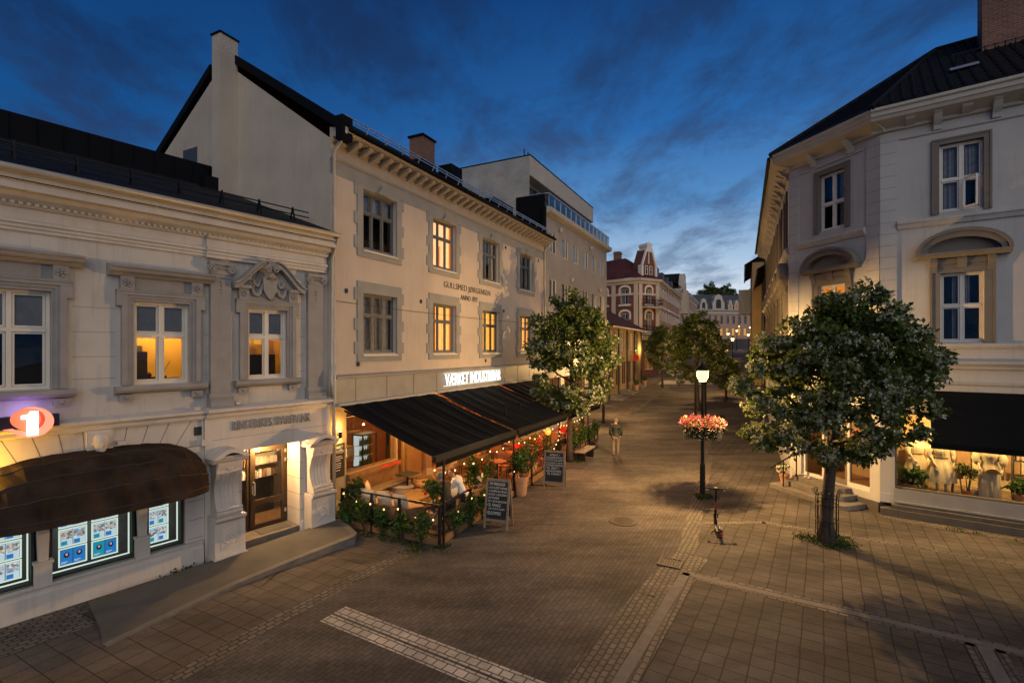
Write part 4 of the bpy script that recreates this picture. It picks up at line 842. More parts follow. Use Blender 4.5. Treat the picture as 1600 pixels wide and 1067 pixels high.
d.box(3.52,4.40,.03,.059,2.1,2.16).box(3.52,4.40,.03,.059,.2,.34); d.build('door_panel', 'wood', d_)
MB().box(3.0,3.3,.5,.55,.2,2.9).build('dark_passage', 'room_dark', gh)
for x0,x1 in ((4.95,8.3),(10.0,15.2)): window(gh,x0,x1,.5,2.9,.10,'wood',(.25,.5,.75),(.75,),.06,.06,None,None,'shop_glass',name='bar_window')
window(gh,8.6,9.7,.2,2.9,.10,'wood',(.5,),(.3,),.07,.07,None,None,'shop_glass',name='glazed_door')
sc1 = framed('wall_sconce', 'black up and down wall light beside the bar menu board', 'light', FG, .30, -.10, 2.50); MB().lathe((0,0,-.1),[(.045,0),(.05,.02),(.05,.18),(.045,.2)],12).box(-.02,.02,0,.1,-.02,.02).build('lamp_body', 'metal', sc1); MB().lathe((0,0,.101),[(.04,0),(.04,.004)],10).lathe((0,0,-.105),[(.04,0),(.04,.004)],10).build('lamp_lens', emit('sconce lens',(1,.72,.35),14), sc1)
point('sconce_up', (0,-.02,.22), 16, (1,.55,.13), .02, sc1); point('sconce_down', (0,-.02,-.2), 9, (1,.60,.18), .04, sc1)
mb_ = framed('menu_board', 'black menu board with white lettering under the wall light', 'sign', FG, .28, -.03, 1.25); MB().box(-.26,.26,0,.03,0,.98).build('panel', 'chalk', mb_)
text('lettering', 'VÆRKET', -.21, .21, .82, .92, -.001, .004, 'chalk_ink', mb_); text('lettering', 'STYRERSIN', -.23, .23, .70, .79, -.001, .004, 'chalk_ink', mb_)
b = MB()
for k,z in enumerate((.60,.54,.48,.40,.34,.28,.2)): b.box(-.20,-.20+ru(.22,.4),-.004,-.001,z,z+.022)
b.build('writing', 'chalk_ink', mb_)

# ================================================================== RETRACTABLE AWNINGS
def awning(x0,x1,label,seed):
    t = framed('retractable_awning', label, 'awning', FG, x0, 0, 0); L = x1-x0; b = MB(); NX, NY = 70, 14; vs = []
    for j in range(NY+1):
        v = j/NY
        for i in range(NX+1):
            u = i/NX; sag = -.07*math.sin(PI*v)*(.6+.4*math.sin(PI*u))
            fold = (.024*math.sin(u*38+seed+2.2*math.sin(v*2+u*5))+.010*math.sin(u*83+seed*2+v*3))*(.35+.65*math.sin(PI*v)**.5)
            vs.append((u*L, -.36-3.26*v, 3.38-1.14*v+sag+fold))
    n = NX+1; b.add(vs, [(j*n+i,j*n+i+1,(j+1)*n+i+1,(j+1)*n+i) for j in range(NY) for i in range(NX)])
    b.build('canvas', 'black_canvas', t, smooth=True, fix=False)
    f = MB(); f.box(-.02,L+.02,-3.72,-3.60,2.12,2.27); f.build('front_bar', 'metal', t)
    v_ = MB(); v_.box(0,L,-3.70,-3.69,1.98,2.119); v_.build('valance', 'black_canvas', t)
    a = MB()
    for xx in (.25,L-.25): a.bar((xx,-.3,3.22),(xx+.5*(1 if xx<1 else -1),-1.9,2.62),.05); a.bar((xx+.5*(1 if xx<1 else -1),-1.9,2.62),(xx,-3.58,2.16),.05)
    a.build('folding_arm', 'metal', t)
    b = MB(); b.tube([(0,-.33,3.40),(L,-.33,3.40)],.05,8); b.build('roller', 'concrete', t)
awning(.02,4.62,'black fabric awning nearest the bank doorway, over the lounge seats',0.3)
awning(4.82,9.55,'black fabric awning with its end behind the tree, second from the bank',1.9)
awning(9.75,14.4,'black fabric awning farthest up the street, mostly hidden by the tree',3.1)

# ================================================================== TERRACE
TD = .20                                               # deck height
def fb(s): return -3.80+.85*s/16.6                     # front line of the terrace
dk = MB(); dk.add([(0,.0,TD),(16.4,.0,TD),(16.4,fb(16.4),TD),(0.02,fb(0),TD),(0,.0,.0),(16.4,.0,.0),(16.4,fb(16.4),.0),(.02,fb(0),.0)],[(0,3,2,1),(0,4,7,3),(3,7,6,2),(2,6,5,1)])
t = framed('terrace_deck', 'raised wooden deck of the bar terrace along the house front', 'deck', FG); dk.build('boards', 'wood_deck', t)
MB().bar((-.03,-.4,.12),(-.03,fb(0)-.03,.12),.03,.17).bar((-.0,fb(0)-.03,.12),(16.4,fb(16.4)-.03,.12),.03,.17).build('skirt_board', 'wood', t)
fe = framed('terrace_railing', 'black steel railing with rails and braces around the terrace', 'railing', FG)
line = [(-.02,-.5),(-.02,-1.6),(-.02,-2.55),(-.02,fb(0)-.04)]+[(s,fb(s)-.04) for s in (1.6,3.2,4.72,6.3,7.9,9.65,11.2,12.8,14.5,16.3)]
for i,(s,bb) in enumerate(line):
    p = MB(); g0 = gz(FG.w(s,bb).y); p.box(s-.03,s+.03,bb-.03,bb+.03,g0,1.08); p.box(s-.08,s+.08,bb-.08,bb+.08,g0,g0+.02); p.build('post', 'metal', fe)
for i in range(len(line)-1):
    (a,c),(e,g) = line[i],line[i+1]
    for z in (1.06,.30): r = MB(); r.bar((a,c,z),(e,g,z),.035); r.build('rail', 'metal', fe)
    r = MB(); r.bar((a,c,.98),(a+(e-a)*.30,c+(g-c)*.30,.32),.022).bar((e,g,.98),(e+(a-e)*.30,g+(c-g)*.30,.32),.022); r.build('brace', 'metal', fe)
for s,lab in ((.08,'tall black awning post at the near corner of the terrace'),(4.72,'tall black awning post between the first and second awning'),(9.65,'tall black awning post behind the tree trunk'),(14.4,'tall black awning post at the far end of the terrace')):
    p = framed('awning_post', lab, 'post', FG, s, fb(s)-.0 if s > 1 else fb(s)-.10, 0); g0 = gz(FG.w(s,fb(s)).y)
    MB().box(-.025,.025,-.025,.025,g0,2.2).build('shaft', 'metal', p); MB().box(-.12,.12,-.12,.12,g0,g0+.03).build('foot_plate', 'metal', p)
# leaf clusters
def leaf_quads(C, size, out=None, rng=None, droop=.3, wd=.30):
    rng = rng or np.random.default_rng(3); n = len(C)
    d = rng.normal(size=(n,3)); 
    if out is not None: d = d*.8+out*1.1
    d[:,2] -= droop; d /= np.linalg.norm(d,axis=1,keepdims=True)+1e-9
    a = rng.normal(size=(n,3)); s = np.cross(d,a); s /= np.linalg.norm(s,axis=1,keepdims=True)+1e-9
    nm = np.cross(d,s); sz = (size*rng.uniform(.65,1.3,n))[:,None]
    base = C; tip = C+d*sz; l = C+d*sz*.5+s*sz*wd+nm*sz*.10; r = C+d*sz*.5-s*sz*wd+nm*sz*.10
    V_ = np.stack([base,r,tip,l],1).reshape(-1,3); return V_
def quad_mesh(name, V_, m, parent):
    n = len(V_)//4; me = bpy.data.meshes.new(name); me.vertices.add(len(V_)); me.vertices.foreach_set('co', V_.astype(np.float32).ravel())
    me.loops.add(4*n); me.loops.foreach_set('vertex_index', np.arange(4*n,dtype=np.int32)); me.polygons.add(n); me.polygons.foreach_set('loop_start', np.arange(0,4*n,4,dtype=np.int32)); me.polygons.foreach_set('loop_total', np.full(n,4,dtype=np.int32))
    me.materials.append(M[m]); me.update(calc_edges=True); me.validate()
    o = bpy.data.objects.new(name, me); COL.objects.link(o); o.parent = parent; return o
def blob_points(n, c, r, rng, lumps=7, shell=.5):
    c = np.array(c); r = np.array(r); L = rng.normal(size=(lumps,3)); L /= np.linalg.norm(L,axis=1,keepdims=True); L *= rng.uniform(.35,.8,(lumps,1))
    k = rng.integers(0,lumps,n); p = rng.normal(size=(n,3)); p /= np.linalg.norm(p,axis=1,keepdims=True); p *= rng.uniform(shell,1,(n,1))**.7
    q = L[k]+p*rng.uniform(.35,.6,(lumps,1))[k]; return c+q*r
def bush(name, label, F, s, bb, z, c, r, n, size=.09, pot=None, stem=True, m='leaf2', group=None, seed=1, cat='plant', flower=None):
    t = framed(name, label, cat, F, s, bb, z, group); rng = np.random.default_rng(seed)
    P = blob_points(n, c, r, rng); quad_mesh('foliage', leaf_quads(P, size, None, rng), m, t)
    if flower: quad_mesh('flower', leaf_quads(blob_points(flower[1], c, [x*1.08 for x in r], rng, shell=.9), flower[2], None, rng, 0), flower[0], t)
    if stem:
        b = MB(); z0 = pot[1]*.8 if pot else 0
        for k in range(5): b.tube([(ru(-.03,.03),ru(-.03,.03),z0),(c[0]+ru(-.5,.5)*r[0],c[1]+ru(-.5,.5)*r[1],c[2]+ru(-.4,.6)*r[2])],[.015,.006],5)
        b.build('stem', 'bark', t)
    if pot:
        pr, ph = pot; b = MB(); b.lathe((0,0,0),[(pr*.66,0),(pr*.72,.02),(pr*.92,ph*.74),(pr,ph*.75),(pr*1.05,ph),(pr*.93,ph),(pr*.88,ph*.88)],24); b.build('pot', pot_mat, t, smooth=False)
    return t
pot_mat = 'terracotta'
# greenery on the railing
hang = [(-.08,-.75,.62,'beside the console column, leftmost'),(-.08,-1.35,.70,'on the left rail near the bank, second along'),(-.08,-2.0,.62,'on the left rail by the middle post'),(-.08,-2.7,.66,'on the left rail behind the pillows'),(-.08,-3.3,.62,'on the left rail beside the tall corner post'),(.75,fb(.7)-.08,.62,'on the front rail just round the corner post'),(1.5,fb(1.5)-.08,.66,'on the front rail by the right sofa'),(2.3,fb(2.3)-.08,.7,'on the front rail behind the near chalkboard')]
for i,(s,bb,z,w) in enumerate(hang):
    bush('railing_plant', 'dark green trailing plant '+w, FG, s, bb, .0, (0,0,z-.12), (.24,.32,.36) if i < 5 else (.32,.22,.36), 420, .085, None, True, 'leaf2', 'trailing plants on the terrace railing', 20+i)
for i,(s,bb,z) in enumerate(((11.4,fb(11.4)-.1,.8),(12.5,fb(12.5)-.1,.85),(13.6,fb(13.6)-.1,.85),(15.4,fb(15.4)-.1,.8))):
    bush('railing_plant', ['dark hedge plant on the far rail just past the tree bench','dark hedge plant on the far rail, second past the bench','dark hedge plant on the far rail, third past the bench','dark hedge plant at the last post of the terrace'][i], FG, s, bb, 0, (0,0,z), (.55,.3,.42), 520, .10, None, True, 'leaf2', 'hedge plants on the far railing', 40+i)
bush('tall_plant', 'bright green leafy plant in a pot below the menu board', FG, .28, -.62, TD*.3, (0,0,1.0), (.24,.24,.48), 260, .15, (.2,.4), True, 'grass', None, 3)
bush('tall_plant', 'round clipped tree standing in front of the seated couple', FG, .85, -3.05, TD, (0,0,1.02), (.26,.26,.33), 420, .12, (.2,.35), True, 'leaf', None, 5)
bush('tall_plant', 'yellow green shrub behind the railing under the bulb string', FG, 2.9, -3.15, TD, (0,0,1.0), (.36,.3,.5), 620, .11, (.2,.35), True, 'grass', None, 6)
bush('tall_plant', 'slim dark green conifer shrub behind the near chalkboard', FG, 3.75, -3.1, TD, (0,0,.95), (.26,.26,.75), 800, .09, (.2,.35), True, 'leaf', None, 7)
bush('potted_tree', 'olive tree in a large terracotta pot between the two chalkboards', FG, 4.95, -3.72, 0, (0,0,1.15), (.46,.42,.6), 1000, .10, (.27,.66), True, 'leaf2', None, 8)
bush('tall_plant', 'dark shrub behind the railing near the far chalkboard', FG, 7.4, -3.05, TD, (0,0,.9), (.5,.35,.6), 800, .10, (.2,.35), True, 'leaf', None, 9)
# lounge furniture
def sofa(label, s, bb, rz, L, D=.78, cat='sofa'):
    t = framed('lounge_sofa', label, cat, FG, s, bb, TD); t.rotation_euler[2] += rz; b = MB(); h = .52
    n = 10; out = []; inn = []
    def rr(hw,y0,y1,r): return [(-hw,y0),(-hw,y1-r)]+[(-hw+r-r*math.cos(a*PI/2/n), y1-r+r*math.sin(a*PI/2/n)) for a in range(n+1)]+[(hw-r+r*math.sin(a*PI/2/n), y1-r+r*math.cos(a*PI/2/n)) for a in range(n+1)]+[(hw,y0)]
    o_ = rr(L/2,-D/2,D/2,.28); i_ = rr(L/2-.07,-D/2,D/2-.07,.22)
    k = len(o_); vs = [(x,y,.14) for x,y in o_]+[(x*1.06,y*1.08,h*(.72 if y < 0 else 1)) for x,y in o_]+[(x*1.02,y*1.05,h*(.72 if y < 0 else 1)) for x,y in i_]+[(x,y,.30) for x,y in i_]
    fs = []
    for q in range(3): fs += [(q*k+i,q*k+i+1,(q+1)*k+i+1,(q+1)*k+i) for i in range(k-1)]
    b.add(vs,fs); b.prismz(i_,.14,.30); b.build('shell', 'rattan', t)
    MB().prismz([(x*.97,y*.97) for x,y in i_],.301,.42).build('seat_cushion', 'seat_cloth', t, bevel=.03)
    l = MB()
    for x in (-L/2+.12,L/2-.12):
        for y in (-D/2+.1,D/2-.12): l.tube([(x,y,0),(x*.96,y*.96,.14)],.018,6)
    l.build('leg', 'metal', t); return t
sofa('long rattan sofa along the left railing with three pale pillows', .62, -1.75, PI/2, 1.9)
sofa('rattan sofa along the front railing under the seated couple', 2.35, -2.95, PI, 2.3)
sofa('small rattan armchair by the wooden bench against the wall', 1.25, -.62, PI*.62, .74, .7, 'armchair')
sofa('rattan armchair with a tall back facing the coffee table', 3.05, -1.05, -.5, .76, .7, 'armchair')
sofa('rattan armchair in the far corner right of the couple', 3.75, -2.3, -PI/2, .85, .75, 'armchair')
def pillow(label, s, bb, z, rz, tilt, w=.50, h=.44):
    t = framed('pillow', label, 'pillow', FG, s, bb, TD+z, 'pale pillows on the terrace sofas'); t.rotation_euler = (tilt,0,FG.rot+rz); b = MB(); N = 8; vs = []
    for sg_ in (-1,1):
        for j in range(N+1):
            for i in range(N+1):
                u, v = i/N*2-1, j/N*2-1; e = (1-abs(u)**2.5)*(1-abs(v)**2.5); vs.append((u*w/2*(1-.10*(1-abs(v))**1*0-.08*v*v*0), sg_*.075*e**.6, h/2+v*h/2))
    n = N+1; fs = []
    for q in (0,1): fs += [(q*n*n+j*n+i,q*n*n+j*n+i+1,q*n*n+(j+1)*n+i+1,q*n*n+(j+1)*n+i) for j in range(N) for i in range(N)]
    b.add(vs,fs); b.build('cover', 'pillow', t, smooth=True)
pillow('pale pillow at the wall end of the left sofa', .42, -1.12, .42, PI/2, -.25); pillow('middle pale pillow on the left sofa', .42, -1.70, .42, PI/2, -.25, .5); pillow('pale pillow at the street end of the left sofa', .42, -2.28, .42, PI/2, -.25, .5)
pillow('pointed tan pillow on the small armchair by the bench', 1.05, -.50, .42, .6, -.2, .4, .4); pillow('pale pillow on the sofa left of the dark jacket', 1.55, -3.12, .42, PI, -.3, .5); pillow('tan pillow right of the white shirt', 3.2, -3.05, .42, PI, -.2, .4)
bn = framed('wall_bench', 'long plain wooden bench against the bar wall', 'bench', FG, 1.9, -.34, TD); MB().box(-1.15,1.15,-.2,.2,.42,.47).build('seat', 'wood_pale', bn)
for x in (-.95,.95): MB().box(x-.03,x+.03,-.17,.17,0,.42).build('leg', 'wood', bn)
ct = framed('coffee_table', 'low wooden coffee table with a red candle holder between the sofas', 'table', FG, 1.75, -1.75, TD); MB().box(-.55,.55,-.42,.42,.36,.40).build('table_top', 'wood', ct)
for x in (-.45,.45):
    for y in (-.33,.33): MB().box(x-.03,x+.03,y-.03,y+.03,0,.36).build('leg', 'wood', ct)
cd = framed('candle_holder', 'small red glass candle holder on the coffee table', 'candle', FG, 1.85, -2.0, TD+.401); MB().lathe((0,0,0),[(.035,0),(.05,.05),(.05,.1)],12).build('glass_cup', 'red', cd)
tb = framed('tub_table', 'round whitish tub table with a green top near the ochre door', 'table', FG, *TG(630,757,.5), TD); MB().lathe((0,0,0),[(.38,0),(.42,.05),(.46,.26),(.50,.30),(.50,.34),(.44,.34)],28).build('tub', 'pillow', tb); MB().lathe((0,0,.30),[(.43,0),(.43,.03)],28).build('table_top', mat('olive cushion',(.16,.14,.05),.9), tb)
bt = framed('bistro_table', 'small dark bistro table in front of the wall bench', 'table', FG, 2.6, -.72, TD); MB().box(-.3,.3,-.28,.28,.70,.73).build('table_top', 'ink', bt); MB().tube([(0,0,.02),(0,0,.70)],.03,8).lathe((0,0,0),[(.22,0),(.22,.02)],14).build('leg', 'metal', bt)
# second bay: tables, chairs, red blankets
def cafe_table(s,bb,label):
    t = framed('cafe_table', label, 'table', FG, s, bb, TD, 'round tables under the second awning'); MB().lathe((0,0,.71),[(.34,0),(.35,.015),(.34,.03)],24).build('table_top', 'wood_pale', t); MB().tube([(0,0,.02),(0,0,.71)],.03,8).lathe((0,0,0),[(.24,0),(.24,.02)],14).build('leg', 'metal', t)
def cafe_chair(s,bb,rz,label,red):
    t = framed('cafe_chair', label, 'chair', FG, s, bb, TD, 'chairs under the second awning'); t.rotation_euler[2] += rz
    MB().box(-.21,.21,-.21,.21,.43,.47).build('seat', 'rattan', t); MB().prism([(-.22,.50),(.22,.50),(.24,.86),(.12,.92),(-.12,.92),(-.24,.86)],.19,.23).build('backrest', 'red_cloth' if red else 'rattan', t)
    for x in (-.18,.18):
        for y in (-.18,.19): MB().tube([(x,y,0),(x*.95,y*.95,.43)],.014,6).build('leg', 'metal', t)
for i,(s,bb) in enumerate(((5.5,-2.5),(7.0,-2.3),(8.6,-2.5),(10.4,-2.0),(12.2,-2.2),(13.9,-2.0),(6.2,-1.0),(8.9,-.9))):
    w = ['nearest the tall awning post','behind the potted olive tree','behind the far chalkboard','just left of the tree trunk','right of the tree trunk','at the far end of the terrace','by the wall under the second awning','by the wall behind the tree'][i]
    cafe_table(s,bb,'round wooden cafe table '+w)
    cafe_chair(s-.6,bb-.05,PI/2+.3,'rattan chair on the bank side of the table '+w, i in (0,2)); cafe_chair(s+.6,bb+.05,-PI/2+.2,'rattan chair on the far side of the table '+w, i in (1,2,4))
def heater(s,bb,label):
    t = framed('patio_heater', label, 'heater', FG, s, bb, 2.35, 'heaters under the awnings'); MB().box(-.45,.45,-.05,.05,0,.06).box(-.02,.02,-.02,.02,.06,.5).build('housing', 'metal', t); MB().box(-.42,.42,-.04,.04,-.02,-.001).build('heating_bar', 'heater', t); point('heater_glow', (0,0,-.15), 90, (1,.10,.025), .03, t)
heater(6.0,-2.6,'glowing red bar heater at the near end of the second awning'); heater(7.6,-2.4,'glowing red bar heater in the middle of the second awning'); heater(11.0,-2.2,'glowing red bar heater behind the tree under the third awning')
ln = framed('paper_lantern', 'yellow round lantern hanging near the tree trunk', 'lantern', FG, 8.9, fb(8.9)+.25, 1.55); MB().sphere((0,0,0),.13,14,1.2).build('shade', emit('yellow lantern shade',(1,.55,.08),.9,.6), ln); MB().tube([(0,0,.15),(0,0,.6)],.006,4).build('cord', 'ink', ln)
# strings of bulbs
def bulbs(label, pts, n, sag=.12):
    t = framed('string_lights', label, 'string lights', FG); P = []; segs = len(pts)-1
    for i in range(n):
        u = i/(n-1)*segs; k = min(int(u),segs-1); f = u-k; p = Vector(pts[k]).lerp(Vector(pts[k+1]),f); p.z -= sag*4*f*(1-f); P.append(p)
    MB().tube(P,.006,4).build('cable', 'ink', t); b0 = None
    for p in P:
        if b0 is None: b0 = MB().sphere((0,0,0),.021,8,1.3).build('bulb', 'bulb', t); b0.location = p-Vector((0,0,.05))
        else:
            c = b0.copy(); COL.objects.link(c); c.parent = t; c.location = p-Vector((0,0,.05))
bulbs('string of warm bulbs hanging under the front bar of the near awning', [(.1,-3.6,1.95),(1.6,-3.55,1.8),(3.2,-3.5,1.85),(4.7,-3.4,1.9)], 10, .14)
bulbs('string of warm bulbs under the front bar of the second awning', [(4.8,-3.5,1.95),(6.4,-3.4,1.75),(8.0,-3.3,1.8),(9.6,-3.2,1.85)], 10, .16)
bulbs('string of warm bulbs at the far end beyond the tree', [(9.8,-3.2,1.8),(12,-3.1,1.6),(14.4,-3.0,1.8)], 12, .12)
bulbs('string of warm bulbs wound along the left railing', [(-.06,-.6,1.0),(-.08,-1.6,.85),(-.08,-2.55,.85),(-.1,-3.7,.75)], 7, .08)
bulbs('string of warm bulbs along the front railing near the chalkboard', [(.1,-3.86,.75),(1.6,-3.8,.85),(3.2,-3.7,.8),(4.7,-3.6,.9)], 7, .1)
bulbs('string of warm bulbs climbing the railing beside the tree trunk', [(8.2,-3.45,.7),(9.3,-3.4,1.2),(9.65,-3.38,1.9)], 9, .02)
bulbs('string of warm bulbs in the gap between the awnings', [(4.72,-.6,3.2),(4.72,-1.8,2.75),(4.72,-3.4,2.2)], 9, .05)
for s,bb,z,p,c in ((1.6,-2.0,2.15,160,(1,.50,.11)),(2.6,-.9,2.4,95,(1,.52,.12)),(6.2,-1.8,2.2,95,(1,.30,.05)),(8.6,-2.0,2.1,80,(1,.26,.05)),(13.2,-1.8,2.1,110,(1,.45,.14)),(3.0,-3.3,1.85,25,(1,.5,.17))): point('bulb_light', FG.w(s,bb,z), p, c, .03)
for i,(s,bb,w) in enumerate(((5.6,-3.15,'nearest the second awning post'),(6.6,-3.2,'behind the potted olive'),(8.4,-3.1,'left of the far chalkboard'),(9.2,-2.9,'left of the tree trunk'),(12.9,-2.8,'right of the tree trunk'),(14.9,-2.6,'at the far end'))):
    bush('flowering_plant', 'reddish flowering terrace plant behind the railing, '+w, FG, s, bb, TD, (0,0,.75), (.38,.25,.45), 420, .09, (.18,.32), True, 'leaf2', 'flowering plants behind the railing', 60+i, 'plant', ('pink',90,.07))
# chalkboards
def sandwich(p, rz, label, lines, h=1.12, w=.60, k_=1.0):
    t = thing('chalkboard', label, 'sandwich board', (p[0],p[1],0), rz, 'chalkboards on the street')
    def leaf(sign, nm):
        b = MB(); y0, y1 = -.02, .02
        b.box(-w/2,-w/2+.06,y0,y1,0,h).box(w/2-.06,w/2,y0,y1,0,h).box(-w/2+.06,w/2-.06,y0,y1,h-.07,h).box(-w/2+.06,w/2-.06,y0,y1,.20,.27); o = b.build(nm, 'wood_pale', t, bevel=.004)
        c = MB().box(-w/2+.06,w/2-.06,-.008,.008,.27,h-.07).build('slate', 'chalk', o); o.rotation_euler[0] = sign*.19; o.location[1] = .25*sign; return c
    s = leaf(-1,'front_frame'); leaf(1,'back_frame')
    zt = h-.10
    for (tx,hh,x0,x1) in lines:
        hh *= k_
        text('lettering', tx, -w/2+.06+x0*(w-.12), -w/2+.06+x1*(w-.12), zt-hh, zt, -.009, .003, 'chalk_ink', s, .12); zt -= hh+.026*k_
L1 = [('TIM FREDAGER',.062,.06,.86),('14-15 KUNST HAMAR',.046,.04,.96),('12 GOURME ALLE MEDALS',.042,.04,.96),('DAGENS 12 BURGEREN',.042,.04,.96),('LIVE MUSIKK',.046,.04,.6),('FRE 21 MAI PIL BERGSTUND',.042,.04,.98),('OL FINALE',.062,.04,.70),('LAR STORTE SKJERM',.046,.08,.9),('VELKOMMEN',.07,.04,.72)]
L2 = [('ÅPENT !',.075,.2,.8),('DAGENS REGN',.055,.04,.96),('COCKTAIL-BAR',.055,.04,.96),('SMÅRETTER',.055,.04,.96),('UTESERVERING',.055,.04,.98),('TIL SENT !',.07,.06,.8),('VELKOMMEN',.062,.04,.9),('TIL VÆRKET',.062,.1,.9)]
sandwich((-.38,13.95), math.radians(-20), 'nearest wooden sandwich chalkboard with dense writing beside the terrace corner', L1, 1.36, .72, 1.32)
sandwich((1.55,17.85), math.radians(-16), 'second wooden sandwich chalkboard listing the bar hours, beyond the potted olive', L2, 1.36, .76, 1.12)
# tree bench
bn = framed('street_bench', 'plain plank bench standing just past the terrace tree', 'bench', FG, 11.3, -3.95, 0); MB().box(-.85,.85,-.22,-.01,.42,.47).box(-.85,.85,.01,.22,.42,.47).build('seat', 'wood_pale', bn)
for x in (-.6,.6): MB().box(x-.04,x+.04,-.18,.18,0,.42).build('leg', 'metal', bn)

# ================================================================== TREES
def make_tree(name, label, base, H, zc, rx, rz, nclump, nleaf, leafsize, nbloom, seed, tr=.13, cx=0, cy=0, group='whitebeam trees along the street'):
    t = thing(name, label, 'tree', base, 0, group); rng = np.random.default_rng(seed); R_ = random.Random(seed)
    lob = rng.normal(size=(14,3)); lob /= np.linalg.norm(lob,axis=1,keepdims=True); amp = rng.uniform(-.24,.32,14)
    def env(d): return 1+sum(a*max(0,float(d@l))**6 for a,l in zip(amp,lob))
    C = []; tries = 0
    while len(C) < nclump and tries < 20000:
        tries += 1
        d = rng.normal(size=3); d /= np.linalg.norm(d); f = rng.uniform(.12,1)**.45*env(d)
        h = d[2]*f; wid = 1-.36*h if h > 0 else 1-.12*h
        p = np.array([cx+d[0]*f*rx*wid, cy+d[1]*f*rx*wid, zc+h*rz])
        if d[2] < -.55 and f < .8: continue
        if all(np.linalg.norm(p-q) > .30*(rx/2.3) for q in C): C.append(p)
    C = np.array(C); k = len(C)
    tb = MB(); top = zc+rz*.35; pts = []
    for i in range(9):
        u = i/8; pts.append((cx*u*u+.05*math.sin(u*5+seed), cy*u*u+.05*math.cos(u*4+seed)-.05, top*u))
    tb.tube(pts, [tr*(1.45 if i == 0 else 1.0)*(1-.62*(i/8)) for i in range(9)], 10); tb.build('trunk', 'bark', t, smooth=True)
    bb = MB(); nl = 11; limbs = []
    for j in range(nl):
        a = j*2.4; z0 = top*(.42+.5*j/nl); u0 = z0/top; o = Vector((cx*u0*u0,cy*u0*u0,z0)); L = rx*R_.uniform(.55,.85)
        e = o+Vector((math.cos(a)*L, math.sin(a)*L, R_.uniform(.35,.9)*rz*.5)); m_ = o.lerp(e,.5)+Vector((0,0,-.12)); limbs.append((o,m_,e)); bb.tube([o,m_,e],[tr*.45,tr*.3,tr*.12],6)
    for c in C[::2]:
        v = Vector(c); best = min(((l[1].lerp(l[2],f)-v).length,i,f) for i,l in enumerate(limbs) for f in (0,.5,1)); l = limbs[best[1]]; o = l[1].lerp(l[2],best[2])
        bb.tube([o,o.lerp(v,.5)+Vector((0,0,.06)),v],[tr*.16,tr*.11,.006],4,False)
    bb.build('branches', 'bark', t, smooth=True)
    per = nleaf//k; idx = np.repeat(np.arange(k),per); off = rng.normal(size=(len(idx),3)); off /= np.linalg.norm(off,axis=1,keepdims=True); off *= (rng.uniform(0,1,(len(idx),1))**.5)*.37*(rx/2.3)*rng.uniform(.5,1.45,k)[idx][:,None]; off[:,2] *= .75
    P = C[idx]+off; out = P-np.array([cx,cy,zc]); out /= np.linalg.norm(out,axis=1,keepdims=True)
    cr = quad_mesh('crown', leaf_quads(P,leafsize,out*.5,rng,.25), 'leaf', t)
    # flat blossom heads scattered on the outer side
    rad = np.linalg.norm((C-np.array([cx,cy,zc]))/np.array([rx,rx,rz]),axis=1); oc = np.where((rad > .55) & (C[:,2] < zc+rz*.75))[0]
    rp = np.linalg.norm((P-np.array([cx,cy,zc]))/np.array([rx,rx,rz]),axis=1); bi = rng.choice(np.where(rp > .92)[0],nbloom); bc = P[bi]; d = bc-np.array([cx,cy,zc]); d /= np.linalg.norm(d,axis=1,keepdims=True); d = d+rng.normal(size=d.shape)*.3; d[:,2] += .2; d /= np.linalg.norm(d,axis=1,keepdims=True)
    bi0 = rng.choice(oc,nbloom); m_ = 12; bc2 = np.repeat(bc,m_,0); nd = np.repeat(d,m_,0)
    w = rng.normal(size=(len(bc2),3)); w -= nd*(w*nd).sum(1,keepdims=True); bc2 = bc2+w*leafsize*.20+nd*leafsize*.14*rng.uniform(-1,1,(len(bc2),1)); 
    quad_mesh('blossom', leaf_quads(bc2,leafsize*.42,nd*.2,rng,0,.52), 'bloom', cr)
    return t
def weeds(name, pts, m='grass', n=10, size=.07):
    rng = np.random.default_rng(5); P = np.concatenate([np.array([x,y,gz(y)+.01])+rng.normal(size=(n,3))*np.array([r,r,.0])+np.abs(rng.normal(size=(n,3)))*np.array([0,0,.03]) for x,y,r in pts])
    o = quad_mesh(name, leaf_quads(P,size,np.tile([0,0,1.0],(len(P),1)),rng,-.6), m, None); o['kind'] = 'stuff'; return o
T5 = make_tree('whitebeam_tree', 'big flowering tree in an iron guard in front of the white corner house', (8.15,12.75,0), 6.9, 4.25, 2.0, 2.2, 225, 34000, .13, 1900, 11, .17, .55, .1)
T1 = make_tree('whitebeam_tree', 'flowering tree rising through the far end of the bar terrace', (2.62,22.15,0), 8, 4.95, 1.95, 2.85, 200, 25000, .15, 900, 23, .14, .05, 0)
def tree_copy(src, label, x, y, s, sz, rz):
    c = copy_tree(src); c.location = (x,y,gz(y)); c.scale = (s,s,sz); c.rotation_euler[2] = rz; c['label'] = label; return c
tree_copy(T1,'dense dark tree standing behind the near lit street lamp', 13.5,36.0,1.12,.95,1.3)
tree_copy(T1,'slim young tree with a bare straight trunk in the middle of the street', 14.6,48.0,.80,.80,2.6)
tree_copy(T1,'small tree squeezed between the dark tree and the big flowering tree', 17.2,39.6,.55,.50,4.0)
g = thing('tree_guard', 'black iron hooped tree guard round the big flowering tree', 'tree guard', (8.15,12.75,0)); b = MB()
for k in range(10):
    a = k*PI/5; x, y = .25*math.cos(a), .25*math.sin(a); b.tube([(x*1.5,y*1.5,0),(x,y,.16),(x,y,1.22),(x*1.12,y*1.12,1.30)],.011,5); volute(b,x*1.2,y*1.2,1.33,.05,1.2,.009,1 if x > 0 else -1)
g_ = b.build('bars', 'metal', g); b = MB()
